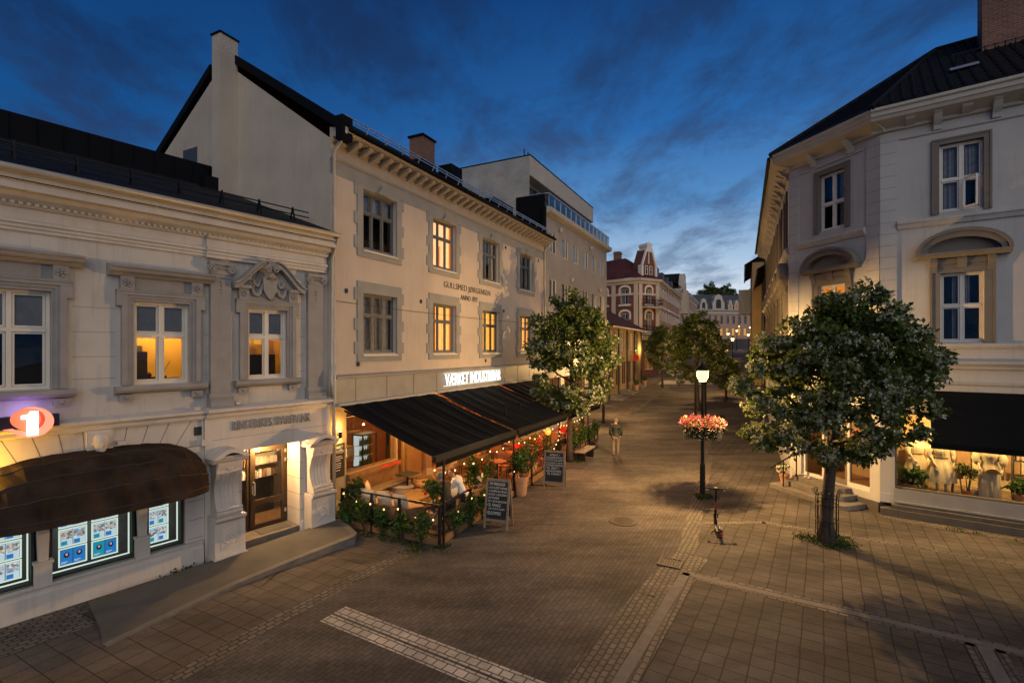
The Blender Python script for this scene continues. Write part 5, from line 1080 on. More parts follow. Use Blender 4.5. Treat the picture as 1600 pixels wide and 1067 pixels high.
for z in (.18,.6,1.0,1.2): b.tube([(.255*math.cos(a*PI/12),.255*math.sin(a*PI/12),z) for a in range(25)],.011,5)
b.build('hoop', 'metal', g)
weeds('weeds', [(8.15+ru(-.55,.6),12.75+ru(-.4,.35),.10) for _ in range(60)]+[(6.5+ru(-.25,.3),16.6+ru(-.2,.25),.06) for _ in range(26)]+[(2.6+ru(-.4,.5),22.0+ru(-.3,.3),.1) for _ in range(20)],n=12)
weeds('weeds', [(FG.w(-.12,-k*.06).x+ru(-.12,.1)-.06,FG.w(-.12,-k*.06).y-.14+ru(-.1,.1),.05) for k in range(62)]+[(*FB.w(ru(2.2,3.2),-.2)[:2],.05) for _ in range(8)]+[(*FB.w(2.5,-.14)[:2],.03)]*3+[(*FR.w(ru(.2,6),-.75)[:2],.06) for _ in range(18)]+[(-1.9+ru(-.8,.3),12.3+ru(-.3,.1),.06) for _ in range(16)],n=9,size=.055)

# ================================================================== STREET LAMPS
def lamp(x,y,label,power=0,hz=4.5,grp='street lamps along the street'):
    t = thing('street_lamp', label, 'street lamp', (x,y,gz(y)), 0, grp)
    MB().lathe((0,0,0),[(.13,0),(.13,.06),(.09,.12),(.085,1.05),(.06,1.15),(.055,3.0),(.045,3.72),(.06,3.74),(.06,3.78),(.035,3.8),(.035,3.86)],14).build('post', 'metal', t)
    b = MB(); b.tube([(.03,0,3.84),(.12,0,3.92),(.185,0,4.05),(.20,0,4.28)],.012,5); b.tube([(-.03,0,3.84),(-.12,0,3.92),(-.185,0,4.05),(-.20,0,4.28)],.012,5); b.lathe((0,0,0),[(.05,3.86),(.09,3.90),(.07,3.93)],12); b.build('yoke', 'metal', t)
    MB().lathe((0,0,0),[(.045,3.935),(.11,3.99),(.155,4.10),(.175,4.28)],18).build('lantern_glass', 'lampglass' if y < 50 else 'lampglass_far', t, smooth=True)
    MB().lathe((0,0,0),[(.25,4.285),(.25,4.30),(.17,4.37),(.10,4.45),(.05,4.50),(.03,4.58)],20).build('hood', 'metal', t)
    if power: point('lamp_light', (0,0,4.13 if y < 50 else 3.7), power*(9.5 if y < 20 else 7 if y < 45 else 9), (1,.58,.21), .05, t)
    return t
L0 = lamp(6.5,16.81,'nearest lit street lamp carrying a ring of flowers',560)
lamp(5.86,31.6,'lit street lamp at the far end of the terrace, glowing through the tree',420)
lamp(17.9,41.2,'lit street lamp between the two trees in mid street',420)
lamp(16.3,53.5,'lit street lamp behind the slim young tree',450)
lamp(27.3,61.0,'lit lamp at lowest right of the distant cluster',380)
lamp(23.0,70.0,'lit street lamp before the long red brick facade',400)
lamp(33.0,92.0,'lit street lamp at the far end of the brick facade',500)
lamp(36.4,83,'lit lamp second lowest in the distant cluster',400); lamp(47.9,105,'lit lamp in the middle of the distant cluster',600); lamp(76,165,'left lamp of the distant close pair',700); lamp(77.8,166,'right lamp of the distant close pair',0); lamp(69.5,144,'farthest lit lamp, highest in the distant cluster',700); lamp(37.4,78,'lit lamp farthest right in the distant cluster',350)
# flower ring
fr_ = thing('flower_basket', 'ring of pink, red and white flowers hung round the near lamp post', 'flower basket', (6.5,16.81,2.0)); rng = np.random.default_rng(9)
def ring_pts(n,r0,r1,z0,z1):
    a = rng.uniform(0,2*PI,n); r = np.sqrt(rng.uniform(r0*r0,r1*r1,n)); return np.stack([r*np.cos(a),r*np.sin(a),rng.uniform(z0,z1,n)],1)
MB().lathe((0,0,0),[(.12,.04),(.40,.02),(.50,.18),(.53,.42),(.12,.44)],24).build('basket', 'metal', fr_)
P = np.concatenate([ring_pts(900,.38,.60,-.02,.45),ring_pts(700,.1,.68,.40,.62)]); quad_mesh('foliage', leaf_quads(P,.085,None,rng), 'leaf', fr_)
P = ring_pts(850,.20,.74,.46,.76); P = P[(P[:,0] < .15) | (rng.uniform(size=len(P)) < .55)]; P[:,2] -= (np.linalg.norm(P[:,:2],axis=1)/.74)**3*.12; quad_mesh('pink_flower', leaf_quads(P,.065,None,rng,-.4), 'pink', fr_)['kind'] = 'stuff'
P = ring_pts(420,.2,.76,.44,.76); P = P[(P[:,0] > -.1) | (rng.uniform(size=len(P)) < .3)]; P[:,2] -= (np.linalg.norm(P[:,:2],axis=1)/.74)**3*.12; P2 = ring_pts(300,.52,.63,-.02,.42); quad_mesh('white_flower', leaf_quads(np.concatenate([P,P2]),.06,None,rng,-.4), 'petal_white', fr_)['kind'] = 'stuff'
b = MB()
for k in range(4): a = k*PI/2+.4; b.bar((.06*math.cos(a),.06*math.sin(a),.2),(.5*math.cos(a),.5*math.sin(a),.2),.03)
b.build('bracket', 'metal', fr_)
# posts and bins by the lamp up the street
for x,y,lab in ((11.9,32.0,'thin dark post left of the near lamp, farther up the street'),(12.25,31.4,'thick dark advertising column just behind the near lamp')):
    t = thing('street_post', lab, 'post', (x,y,gz(y)));
    if 'thick' in lab: MB().lathe((0,0,0),[(.16,0),(.14,.1),(.13,2.5),(.17,2.6),(.1,2.7)],16).build('shaft', 'metal', t)
    else: MB().lathe((0,0,0),[(.09,0),(.07,.1),(.06,2.6),(.03,2.7)],12).build('shaft', 'metal', t)
t = thing('litter_bin', 'dark litter bin standing right of the near lamp up the street', 'bin', (12.2,28.9,gz(28.9))); MB().lathe((0,0,0),[(.24,0),(.27,.8),(.29,.82),(.29,.9)],16).build('body', 'metal', t); MB().lathe((0,0,.9),[(.29,0),(.2,.1),(.05,.14)],16).build('lid', 'metal', t)
# manhole and drains
t = thing('manhole_cover', 'round rusty manhole cover in the middle of the street', 'manhole', (3.25,14.37,0)); MB().lathe((0,0,.006),[(.42,0),(.42,.012),(.36,.013)],32).build('rim', 'iron', t); b = MB(); b.lathe((0,0,.010),[(.35,0),(.35,.012)],32)
for k in range(-3,4): b.box(-.30+.04*abs(k),.30-.04*abs(k),k*.085-.02,k*.085+.02,.022,.028)
b.build('lid', 'iron', t)
def drain(x,y,rz,label):
    t = thing('drain_grate', label, 'drain', (x,y,0), rz); b = MB(); b.box(-.26,.26,-.26,-.21,.005,.03).box(-.26,.26,.21,.26,.005,.03).box(-.26,-.21,-.21,.21,.005,.03).box(.21,.26,-.21,.21,.005,.03); b.build('frame', 'iron', t); b = MB()
    for k in range(7): b.box(-.21,.21,-.19+k*.06,-.165+k*.06,.008,.024)
    b.build('bars', 'iron', t); MB().box(-.21,.21,-.21,.21,.004,.007).build('sump', 'ink', t)
drain(3.72,11.55,math.radians(60),'square iron drain grate in the cobble gutter on the right'); drain(-2.45,12.75,math.radians(62),'small iron drain grate at the terrace corner')

# ================================================================== E-SCOOTER
es = thing('electric_scooter', 'black and red electric scooter parked by the near lamp post', 'scooter', (5.62,13.45,0), math.radians(76)); b = MB()
b.box(-.30,.28,-.075,.075,.10,.14); b.build('deck', 'metal', es, bevel=.01); MB().box(-.27,.26,-.068,.068,.141,.147).build('deck_mat', 'grey_deck', es)
def wheel(x): 
    r = .115; b = MB(); b.tube([(x+r*.78*math.cos(a*PI/10),0,r+r*.78*math.sin(a*PI/10)) for a in range(21)],r*.22,8); w = b.build('wheel', 'ink', es, smooth=True); MB().prism([(x+.06*math.cos(a*PI/8),r+.06*math.sin(a*PI/8)) for a in range(16)],-.03,.03).build('hub', 'metal', w)
wheel(-.45); wheel(.50)
MB().bar((-.28,0,.12),(-.45,.0,.115),.05).bar((.27,0,.12),(.40,0,.22),.06).build('frame', 'metal', es)
MB().bar((.485,0,.16),(.43,0,.52),.055).bar((.40,0,.74),(.345,0,1.08),.045).build('stem', 'metal', es); MB().bar((.43,0,.521),(.40,0,.739),.05).build('stem_band', 'dull_red', es)
b = MB(); b.tube([(.35,-.27,1.10),(.345,-.08,1.10),(.34,.08,1.10),(.35,.27,1.10)],.016,7); b.box(.31,.38,-.05,.05,1.09,1.14); b.build('handlebar', 'metal', es)
MB().box(.33,.40,-.26,-.20,1.06,1.085).box(.33,.40,.20,.26,1.06,1.085).build('brake_lever', 'silver', es)
b = MB(); b.add([(-.58+.0,-.04,.14),(-.52,-.04,.24),(-.40,-.04,.26),(-.32,-.04,.18),(-.58,.04,.14),(-.52,.04,.24),(-.40,.04,.26),(-.32,.04,.18)],[(0,1,5,4),(1,2,6,5),(2,3,7,6)]); b.build('rear_fender', 'metal', es); MB().box(-.585,-.56,-.03,.03,.16,.21).build('rear_light', 'red', es)
MB().box(.34,.41,-.06,-.035,.30,.42).box(.34,.41,.035,.06,.30,.42).build('light_box', 'metal', es); MB().bar((-.05,.08,.10),(-.12,.2,.0),.02).build('kickstand', 'metal', es)

# ================================================================== PEOPLE
def skin_mesh(name, J, E, R, m, parent, root, sub=1):
    names = list({n for e in E for n in e}); names.sort(key=lambda n: list(J).index(n)); ix = {n:i for i,n in enumerate(names)}
    me = bpy.data.meshes.new(name); me.from_pydata([J[n] for n in names],[(ix[a],ix[c]) for a,c in E],[]); o = bpy.data.objects.new(name,me); COL.objects.link(o)
    o.modifiers.new('s','SKIN'); su = o.modifiers.new('u','SUBSURF'); su.levels = su.render_levels = sub
    for n,i in ix.items():
        r = R[n]; r = r if isinstance(r,tuple) else (r,r); me.skin_vertices[0].data[i].radius = r; me.skin_vertices[0].data[i].use_root = (n == root)
    dg = bpy.context.evaluated_depsgraph_get(); nm = bpy.data.meshes.new_from_object(o.evaluated_get(dg)); bpy.data.objects.remove(o)
    nm.materials.clear(); nm.materials.append(M[m]); nm.polygons.foreach_set('use_smooth',[True]*len(nm.polygons)); nm.name = name
    q = bpy.data.objects.new(name,nm); COL.objects.link(q); q.parent = parent; return q
def hand(J,E,R,side,w,d,palm_dir):
    """five curled fingers on a palm; w wrist name, d forearm direction, palm_dir the way the fingers curl"""
    d = Vector(d).normalized(); c = Vector(palm_dir).normalized(); a = d.cross(c).normalized()*side; wp = Vector(J[w]); pm = w+'p'
    J[pm] = tuple(wp+d*.06); R[pm] = (.030,.018); E.append((w,pm))
    for k,(o,l) in enumerate(((-.027,.068),(-.009,.078),(.009,.074),(.026,.058))):
        k0, k1, k2 = f'{w}f{k}a', f'{w}f{k}b', f'{w}f{k}c'; J[k0] = tuple(wp+d*.095+a*o); J[k1] = tuple(wp+d*(.095+l*.55)+a*o*1.1+c*.018); J[k2] = tuple(wp+d*(.095+l*.75)+a*o*1.1+c*.045); R[k0] = .0095; R[k1] = .0085; R[k2] = .0075; E.extend([(pm,k0),(k0,k1),(k1,k2)])
    t0, t1 = w+'ta', w+'tb'; J[t0] = tuple(wp+d*.045-a*.042+c*.012); J[t1] = tuple(wp+d*.085-a*.052+c*.03); R[t0] = .010; R[t1] = .008; E.extend([(pm,t0),(t0,t1)])
def person(label, loc, rz, J, wear, hair, group=None, hands=True, hairtop=False):
    t = thing('person', label, 'person', loc, rz, group)
    R = dict(pel=(.15,.115),waist=(.14,.105),chest=(.165,.12),upch=(.15,.10),neck=.056,jaw=(.066,.078),head=(.082,.098),crown=(.068,.08),nose=.018,earL=.016,earR=.016,shL=.072,shR=.072,elL=.048,elR=.048,wrL=.032,wrR=.032,hipL=.098,hipR=.098,knL=.062,knR=.062,anL=.042,anR=.042,toL=.034,toR=.034)
    E = [('pel','waist'),('waist','chest'),('chest','upch'),('upch','neck'),('neck','jaw'),('jaw','head'),('head','crown'),('head','nose'),('head','earL'),('head','earR'),('upch','shL'),('shL','elL'),('elL','wrL'),('upch','shR'),('shR','elR'),('elR','wrR'),('pel','hipL'),('hipL','knL'),('knL','anL'),('anL','toL'),('pel','hipR'),('hipR','knR'),('knR','anR'),('anR','toR')]
    h = Vector(J['head']); f = Vector(J.get('face',(0,1,0))).normalized(); sd = f.cross(Vector((0,0,1))).normalized()
    J['nose'] = tuple(h+f*.105+Vector((0,0,-.02))); J['earL'] = tuple(h-sd*.088); J['earR'] = tuple(h+sd*.088); J.pop('face',None)
    J2 = dict(J); E2 = list(E)
    if hands:
        for s,w,e in ((-1,'wrL','elL'),(1,'wrR','elR')):
            d = Vector(J[w])-Vector(J[e]); hand(J2,E2,R,s,w,d,(-s*.8,.3,-.5))
    body = skin_mesh('body', J2, E2, R, 'skin', t, 'pel', 1)
    for nm,m,ed,sc_,ends in wear:
        RR = {k:(tuple(x*sc_+.012 for x in (v if isinstance(v,tuple) else (v,v)))) for k,v in R.items()}
        RR['neck'] = .078; RR.update(ends); skin_mesh(nm, J, ed, RR, m, t, ed[0][0], 1)
    hb = MB(); c = h+Vector((0,0,.035))-f*.022; hb.sphere(tuple(c), .105, 14, 1.02); hv = [v for v in hb.v]
    hb.v = [tuple(Vector(v)+(f*-.0)) if (Vector(v)-c).dot(f) < .045 or v[2] > c.z+.045 else tuple(c+(Vector(v)-c)*.6) for v in hv]; hb.build('hair', hair, t, smooth=True)
    b = MB()
    for s in (-1,1): b.sphere(tuple(h+f*.088+sd*s*.032+Vector((0,0,.012))),.010,6)
    b.build('eye', 'ink', body); b = MB(); m0 = h+f*.088+Vector((0,0,-.062)); b.tube([tuple(m0-sd*.024),tuple(m0+f*.006),tuple(m0+sd*.024)],.006,5); b.build('mouth', mat('lips',(.34,.13,.10),.5), body)
    return t
top_ = [('waist','pel'),('upch','neck'),('waist','chest'),('chest','upch'),('upch','shL'),('shL','elL'),('elL','wrL'),('upch','shR'),('shR','elR'),('elR','wrR')]
leg_ = [('pel','hipL'),('hipL','knL'),('knL','anL'),('pel','hipR'),('hipR','knR'),('knR','anR')]
walk = dict(pel=(0,0,.96),waist=(0,.0,1.10),chest=(0,.01,1.28),upch=(0,.01,1.42),neck=(0,.015,1.51),jaw=(0,.05,1.57),head=(.01,.05,1.645),crown=(.01,.04,1.715),shL=(-.19,.0,1.42),elL=(-.27,-.05,1.15),wrL=(-.22,.06,.95),shR=(.19,.0,1.42),elR=(.27,-.05,1.15),wrR=(.22,.06,.95),hipL=(-.095,0,.90),knL=(-.11,.05,.49),anL=(-.10,-.07,.10),toL=(-.12,.09,.045),hipR=(.095,0,.90),knR=(.10,.04,.49),anR=(.10,.03,.08),toR=(.12,.18,.04),face=(.15,1,-.25))
wk = ground_at(962,712.5); 
wp = person('person in dark green quilted jacket and khaki trousers walking away up the street', (wk[0],wk[1],0), math.radians(-12), walk, [('jacket','puffer',top_,1.22,{'pel':(.19,.15),'waist':(.185,.145)}),('trousers','khaki',leg_,1.12,{'anL':.066,'anR':.066,'pel':(.15,.12)}),('shoe','shoe',[('anL','toL')],1.1,{'anL':.05}),('shoe','shoe',[('anR','toR')],1.1,{'anR':.05})], 'hair_grey')
def seated(lean, tx): 
    return dict(pel=(0,0,.53),waist=(0,.05,.67),chest=(tx*.3,.05+lean*.45,.86),upch=(tx*.6,.05+lean*.8,1.00),neck=(tx*.8,.05+lean*1.0,1.08),jaw=(tx,.09+lean*1.12,1.14),head=(tx,.10+lean*1.15,1.21),crown=(tx,.08+lean*1.15,1.28),shL=(-.19+tx*.6,.04+lean*.75,1.0),elL=(-.27+tx*.5,.20+lean*.7,.76),wrL=(-.13,.40+lean*.6,.68),shR=(.19+tx*.6,.04+lean*.75,1.0),elR=(.27+tx*.5,.20+lean*.7,.76),wrR=(.13,.40+lean*.6,.68),hipL=(-.10,.04,.52),knL=(-.14,.46,.50),anL=(-.13,.42,.09),toL=(-.15,.58,.045),hipR=(.10,.04,.52),knR=(.14,.46,.50),anR=(.13,.44,.09),toR=(.15,.60,.045))
def at_head(px,py,back):
    s,bb = TG(px,py,1.42); return s,bb
s1,b1 = at_head(687,744,0); s2,b2 = at_head(702,738,0)
j1 = seated(.22,.06); j1['face'] = (.75,.7,-.15)
p1 = person('seated person in a dark jacket with short grey hair, back to the street', tuple(FG.w(s1-.10,b1-.36,TD)), FG.rot-.1, j1, [('jacket','jacket',top_,1.18,{}),('trousers','ink',leg_,1.1,{'anL':.06,'anR':.06}),('shoe','shoe',[('anL','toL')],1.1,{}),('shoe','shoe',[('anR','toR')],1.1,{})], 'hair_grey')
j2 = seated(.24,-.08); j2['face'] = (-.85,.5,-.1)
p2 = person('seated person in a white shirt with auburn hair leaning towards the dark jacket', tuple(FG.w(s2+.24,b2-.36,TD)), FG.rot+.25, j2, [('shirt','shirt',top_,1.14,{}),('trousers','jacket',leg_,1.1,{'anL':.06,'anR':.06}),('shoe','shoe',[('anL','toL')],1.1,{}),('shoe','shoe',[('anR','toR')],1.1,{})], 'hair_red')

# ================================================================== RIGHT CORNER HOUSE
rh = thing('white_corner_house', 'white three storey corner house with taupe window surrounds and a lit clothes shop', 'building', (C2[0],C2[1],0))
def sub(F):                                            # one facade of the house: children carry its own rotation
    class S: pass
    s = S(); s.F = F; s.loc = Vector((F.o[0]-C2[0],F.o[1]-C2[1],0)); return s
class Fac:
    """adds parts in the frame of one facade, parented to the house"""
    def __init__(s, F): s.F = F; s.mat = Matrix.Translation((F.o[0]-C2[0],F.o[1]-C2[1],0)) @ Matrix.Rotation(F.rot,4,'Z')
    def put(s, o, local=None): o.parent = rh; o.matrix_local = s.mat; return o
fR, fC, fS = Fac(FR), Fac(FC), Fac(FS)
LR, LC, LS = 9.0, math.hypot(C1[0]-C2[0],C1[1]-C2[1]), 20.0
wR = [(1.38+k*3.9,2.32+k*3.9,8.98,10.92) for k in (0,1)]; wR2 = [(1.40+k*3.9,2.33+k*3.9,5.22,7.2) for k in (0,1)]
wC = [(1.24,2.19,9.08,11.0)]; wC2 = [(1.22,2.21,5.22,7.2)]
fR.put(MB().wall(0,LR,3.15,12.1,wR+wR2,0,.22).build('wall','right_wall')); fR.put(MB().wall(0,LR,.62,3.15,[(.36,8.6,.80,3.1)],0,.12).build('shop_wall','right_wall'))
fC.put(MB().wall(0,LC,3.15,12.1,wC+wC2,0,.22).build('wall','right_wall')); fC.put(MB().wall(0,LC,0,3.15,[(.50,3.0,.50,3.0)],0,.3).build('shop_wall','right_wall'))
ws = []; 
for k in range(7): x = -1.5-k*2.75; ws += [(x-.5,x+.5,8.98,10.95),(x-.5,x+.5,5.22,7.2)]
fS.put(MB().wall(-LS,0,3.3,12.1,ws,0,.22).wall(-LS,0,0,3.3,[(-1.6,-.6,.9,2.9)]+[(-3.4-3*k-1.1,-3.4-3*k+1.1,.6,2.9) for k in range(5)],0,.25).build('wall','right_wall')); fS.put(MB().quad((-LS,0,0),(-LS,9,0),(-LS,9,12.1),(-LS,0,12.1)).build('end_wall','right_wall'))
def rwin(f, wd, kind, cur=None, room='room_dark', openr=False):
    x0,x1,z0,z1 = wd; c = (x0+x1)/2
    w = window(rh,x0,x1,z0,z1,.09,'white_paint',(.5,),(.47 if kind == 'top' else .52,),.05,.07,room,cur,'glass',1.0,None,.03); f.put(w)
    s = MB(); d = .05; t_ = .17 if kind == 'top' else .23
    s.box(x0-t_,x0,-d,.09,z0-.06,z1+t_).box(x1,x1+t_,-d,.09,z0-.06,z1+t_).box(x0,x1,-d,.09,z1,z1+t_)
    s.box(x0-t_-.0,x0-t_+.05,-d-.02,.0,z0-.06,z1+t_-.05).box(x1+t_-.05,x1+t_,-d-.02,.0,z0-.06,z1+t_-.05).box(x0-t_,x1+t_,-d-.021,.0,z1+t_-.05,z1+t_)
    s.build('surround','right_trim',w)
    if kind == 'ped':
        p = MB(); zb = z1+.24; p.box(x0-.22,x1+.22,-.09,0,zb,zb+.16)
        for e in (x0-.15,x1+.15): p.ext([(0,zb-.25),(-.08,zb-.22),(-.10,zb-.05),(-.17,zb+.06),(-.17,zb+.19),(0,zb+.19)],e-.08,e+.08)
        p.ext([(0,zb-.12),(-.09,zb-.10),(-.15,zb+.12),(-.15,zb+.18),(0,zb+.18)],c-.10,c+.10)
        o_ = arch_pts(c,.97,zb+.30,.62,16); i_ = arch_pts(c,.80,zb+.30,.44,16); p.prism(o_+i_[::-1],-.26,0); o2 = arch_pts(c,1.02,zb+.33,.66,16); i2 = arch_pts(c,.93,zb+.33,.57,16); p.prism(o2+i2[::-1],-.31,0)
        p.ext([(0,zb+.19),(-.22,zb+.19),(-.30,zb+.25),(-.31,zb+.33),(0,zb+.33)],c-1.0,c+1.0); p.prism(arch_pts(c,.72,zb+.34,.36,12),-.05,-.001); p.build('pediment','right_trim',w)
    return w
CUR = ('curtain',[(.05,.46,0),(.56,.95,0)])
for k,wd in enumerate(wR): rwin(fR,wd,'top',('curtain',[(.08,.46,0),(.56,.92,.45)]))
for wd in wR2: rwin(fR,wd,'ped',('curtain',[(.30,.46,0),(.56,.7,.5)]))
rwin(fC,wC[0],'top',('curtain',[(.6,.92,0)])); rwin(fC,wC2[0],'ped',None,'room_orange')
for i,wd in enumerate(ws): rwin(fS,wd,'top' if wd[2] > 8 else 'ped',CUR)
ob = MB(); x0,x1,z0,z1 = wR[0]; xm = (x0+x1)/2; zz = z0+(z1-z0)*.47
ob.bar((xm+.06,-.06,z0+.05),(xm+.06,-.06,zz-.04),.05).bar((xm+.30,-.30,z0+.05),(xm+.30,-.30,zz-.04),.05).bar((xm+.06,-.06,z0+.05),(xm+.30,-.30,z0+.05),.05).bar((xm+.06,-.06,zz-.04),(xm+.30,-.30,zz-.04),.05); fR.put(ob.build('open_casement','white_paint'))
# trim belts, quoins, cornice on each face
for f,a,c in ((fR,0,LR),(fC,0,LC),(fS,-LS,0)):
    e0 = .45 if f is not fS else 0
    f.put(MB().ext([(0,11.60),(-.10,11.62),(-.12,11.70),(-.30,11.78),(-.50,11.86),(-.54,11.95),(-.58,11.97),(-.58,12.08),(-.64,12.12),(-.64,12.2),(0,12.25)],a-(.18 if f is fC else (.22 if f is fR else 0)),c+(.18 if f is fC else (.2 if f is fS else 0))).build('cornice','concrete'))
    f.put(MB().ext([(0,8.60),(-.06,8.62),(-.10,8.72),(-.14,8.76),(-.14,8.82),(0,8.88)],a+.42 if f is not fS else a,c-.42 if f is fC else c-.4*(f is fS)).build('sill_belt','right_wall'))
    f.put(MB().ext([(0,5.02),(-.08,5.04),(-.12,5.10),(-.12,5.16),(0,5.20)],a+.42 if f is not fS else a,c-.42 if f is fC else c-.4*(f is fS)).build('sill_belt','right_wall'))
    f.put(MB().ext([(0,4.42),(-.10,4.45),(-.12,4.52),(-.22,4.60),(-.22,4.66),(0,4.72)],a,c).build('belt_course','right_wall')); f.put(MB().ext([(0,3.98),(-.05,4.0),(-.07,4.06),(0,4.1)],a,c).build('belt_course','right_wall')); f.put(MB().ext([(0,3.55),(-.06,3.57),(-.08,3.62),(0,3.66)],a,c).build('belt_course','right_wall'))
    j = MB()
    if f is not fS:
        qs = [(0,.41)] if f is fR else [(0.0,.41),(c-.41,c)]
        q = MB()
        for qa,qb in qs:
            q.box(qa+.002,qb,-.035,.0,4.75,11.58)
            for n in range(19): j.box(qa+.002,qb+.001,-.0365,-.03,5.0+n*.35,5.012+n*.35)
        f.put(q.build('quoin_strip','right_wall')); f.put(j.build('quoin_joint','joint'))
    pn = MB(); lo_, hi_ = (.50,LR) if f is fR else ((.50,LC-.50) if f is fC else (-LS,-.1)); pn.ext([(0,11.30),(-.05,11.31),(-.06,11.35),(0,11.38)],lo_,hi_); f.put(pn.build('frieze_moulding','right_wall'))
def corbel(f,x,big):
    b = MB(); 
    if big: b.ext([(0,11.36),(-.08,11.38),(-.10,11.50),(-.24,11.62),(-.34,11.76),(-.40,11.80),(-.40,11.86),(0,11.86)],x-.09,x+.09)
    else: b.ext([(0,11.64),(-.14,11.66),(-.36,11.76),(-.40,11.80),(-.40,11.86),(0,11.86)],x-.11,x+.11)
    f.put(b.build('cornice_corbel','right_wall'))
for k in range(8): corbel(fR,.72+k*.62,k%2 == 1)
for x in (1.05,2.4): corbel(fC,x,True)
for k in range(30): corbel(fS,-.45-k*.66,k%2 == 0)
# roof with hips and a chimney
def W(F,a,b): v = F.w(a,b); return (v.x-C2[0],v.y-C2[1])
def isect(p,d,q,e): 
    det = d[0]*-e[1]+e[0]*d[1]; t = ((q[0]-p[0])*-e[1]+e[0]*(q[1]-p[1]))/det; return (p[0]+d[0]*t,p[1]+d[1]*t)
def off(F,b): return W(F,0,b),F.u
def joint(b): return isect(*off(FR,b),*off(FC,b)), isect(*off(FC,b),*off(FS,b))
e1,e2 = joint(-.66); i1,i2 = joint(2.6); zE, zT = 12.22, 14.62
zi = zE+(2.6+.66)*.68; apex = isect(*off(FR,4.8),*off(FS,4.8)); zA = zE+5.46*.68
b = MB(); P = lambda p,z: (p[0],p[1],z)
b.add([P(W(FR,LR+3,-.66),zE),P(e1,zE),P(apex,zA),P(W(FR,LR+3,4.8),zA)],[(0,1,2,3)]); b.add([P(e1,zE),P(e2,zE),P(apex,zA)],[(0,1,2)]); b.add([P(e2,zE),P(W(FS,-LS,-.66),zE),P(W(FS,-LS,4.8),zA),P(apex,zA)],[(0,1,2,3)])
b.add([P(W(FS,-LS,4.8),zA),P(apex,zA),P(W(FR,LR+3,4.8),zA),P(W(FR,LR+3,9),zE),P(W(FS,-LS,9),zE)],[(0,1,2,3,4)])
rroof = b.build('roof','tile',rh,fix=False)
# pantile rows as low ribs on the visible slopes
b = MB()
def slope_rows(pe0,pe1,pt0,pt1):
    for k in range(1,15):
        f_ = k/15; a = (pe0[0]+(pt0[0]-pe0[0])*f_,pe0[1]+(pt0[1]-pe0[1])*f_,pe0[2]+(pt0[2]-pe0[2])*f_); c = (pe1[0]+(pt1[0]-pe1[0])*f_,pe1[1]+(pt1[1]-pe1[1])*f_,pe1[2]+(pt1[2]-pe1[2])*f_); b.tube([a,c],.035,5)
slope_rows(P(W(FR,LR+3,-.66),zE),P(e1,zE),P(W(FR,LR+3,4.8),zA),P(apex,zA)); slope_rows(P(e1,zE),P(e2,zE),P(apex,zA),P(apex,zA)); slope_rows(P(e2,zE),P(W(FS,-LS,-.66),zE),P(apex,zA),P(W(FS,-LS,4.8),zA))
b.tube([P(e1,zE),P(apex,zA)],.09,6); b.tube([P(e2,zE),P(apex,zA)],.09,6); b.tube([P(apex,zA),P(W(FR,LR+3,4.8),zA)],.1,6); b.tube([P(apex,zA),P(W(FS,-LS,4.8),zA)],.1,6)
pr = MB(); nR = 44
for k in range(nR):                                    # columns of pantiles
    x = .0+k*.27; ea = [((p_[0]+C2[0]-C1[0])*FR.u[0]+(p_[1]+C2[1]-C1[1])*FR.u[1],(p_[0]+C2[0]-C1[0])*FR.v[0]+(p_[1]+C2[1]-C1[1])*FR.v[1]) for p_ in (e1,apex)]
    ym = min(4.7, ea[0][1]+(x-ea[0][0])/(ea[1][0]-ea[0][0])*(ea[1][1]-ea[0][1])-.06)
    if ym > -.3: pr.tube([(x,-.55,zE+.075),(x,ym,zE+(ym+.66)*.68)],.05,5)
fR.put(pr.build('pantile','tile')); b.build('tile_course','tile',rroof)
fR.put(MB().box(2.6,3.9,2.7,3.7,13.2,17.35).build('brick_chimney','redbrick_chim')); fR.put(MB().box(2.5,4.0,2.6,3.8,17.351,17.5).build('chimney_cap','black_metal'))
sgd = MB()
for k in range(9): sgd.bar((1.9+k*.22,1.9,14.0),(1.9+k*.22,1.75,14.25),.025)
sgd.bar((1.8,1.76,14.22),(3.8,1.76,14.22),.02); fR.put(sgd.build('snow_guard','metal')); fR.put(MB().add([(1.7,.95,13.42),(2.35,.95,13.42),(2.35,1.2,13.6),(1.7,1.2,13.6)],[(0,1,2,3)]).build('roof_light','silver'))
sgd = MB()
for k in range(8): sgd.bar((-1-k*.8,.1,12.75),(-1-k*.8,.0,13.0),.025)
sgd.bar((-8,0,12.98),(-.5,0,12.98),.03); fS.put(sgd.build('snow_guard','silver'))
fS.put(MB().tube([(-LS,-.70,12.12),(0.2,-.70,12.12)],.06,6).build('gutter','black_metal'))
fS.put(MB().tube([(-LS+.3,-.1,12),(-LS+.3,-.1,.3)],.05,6).build('downpipe','metal'))
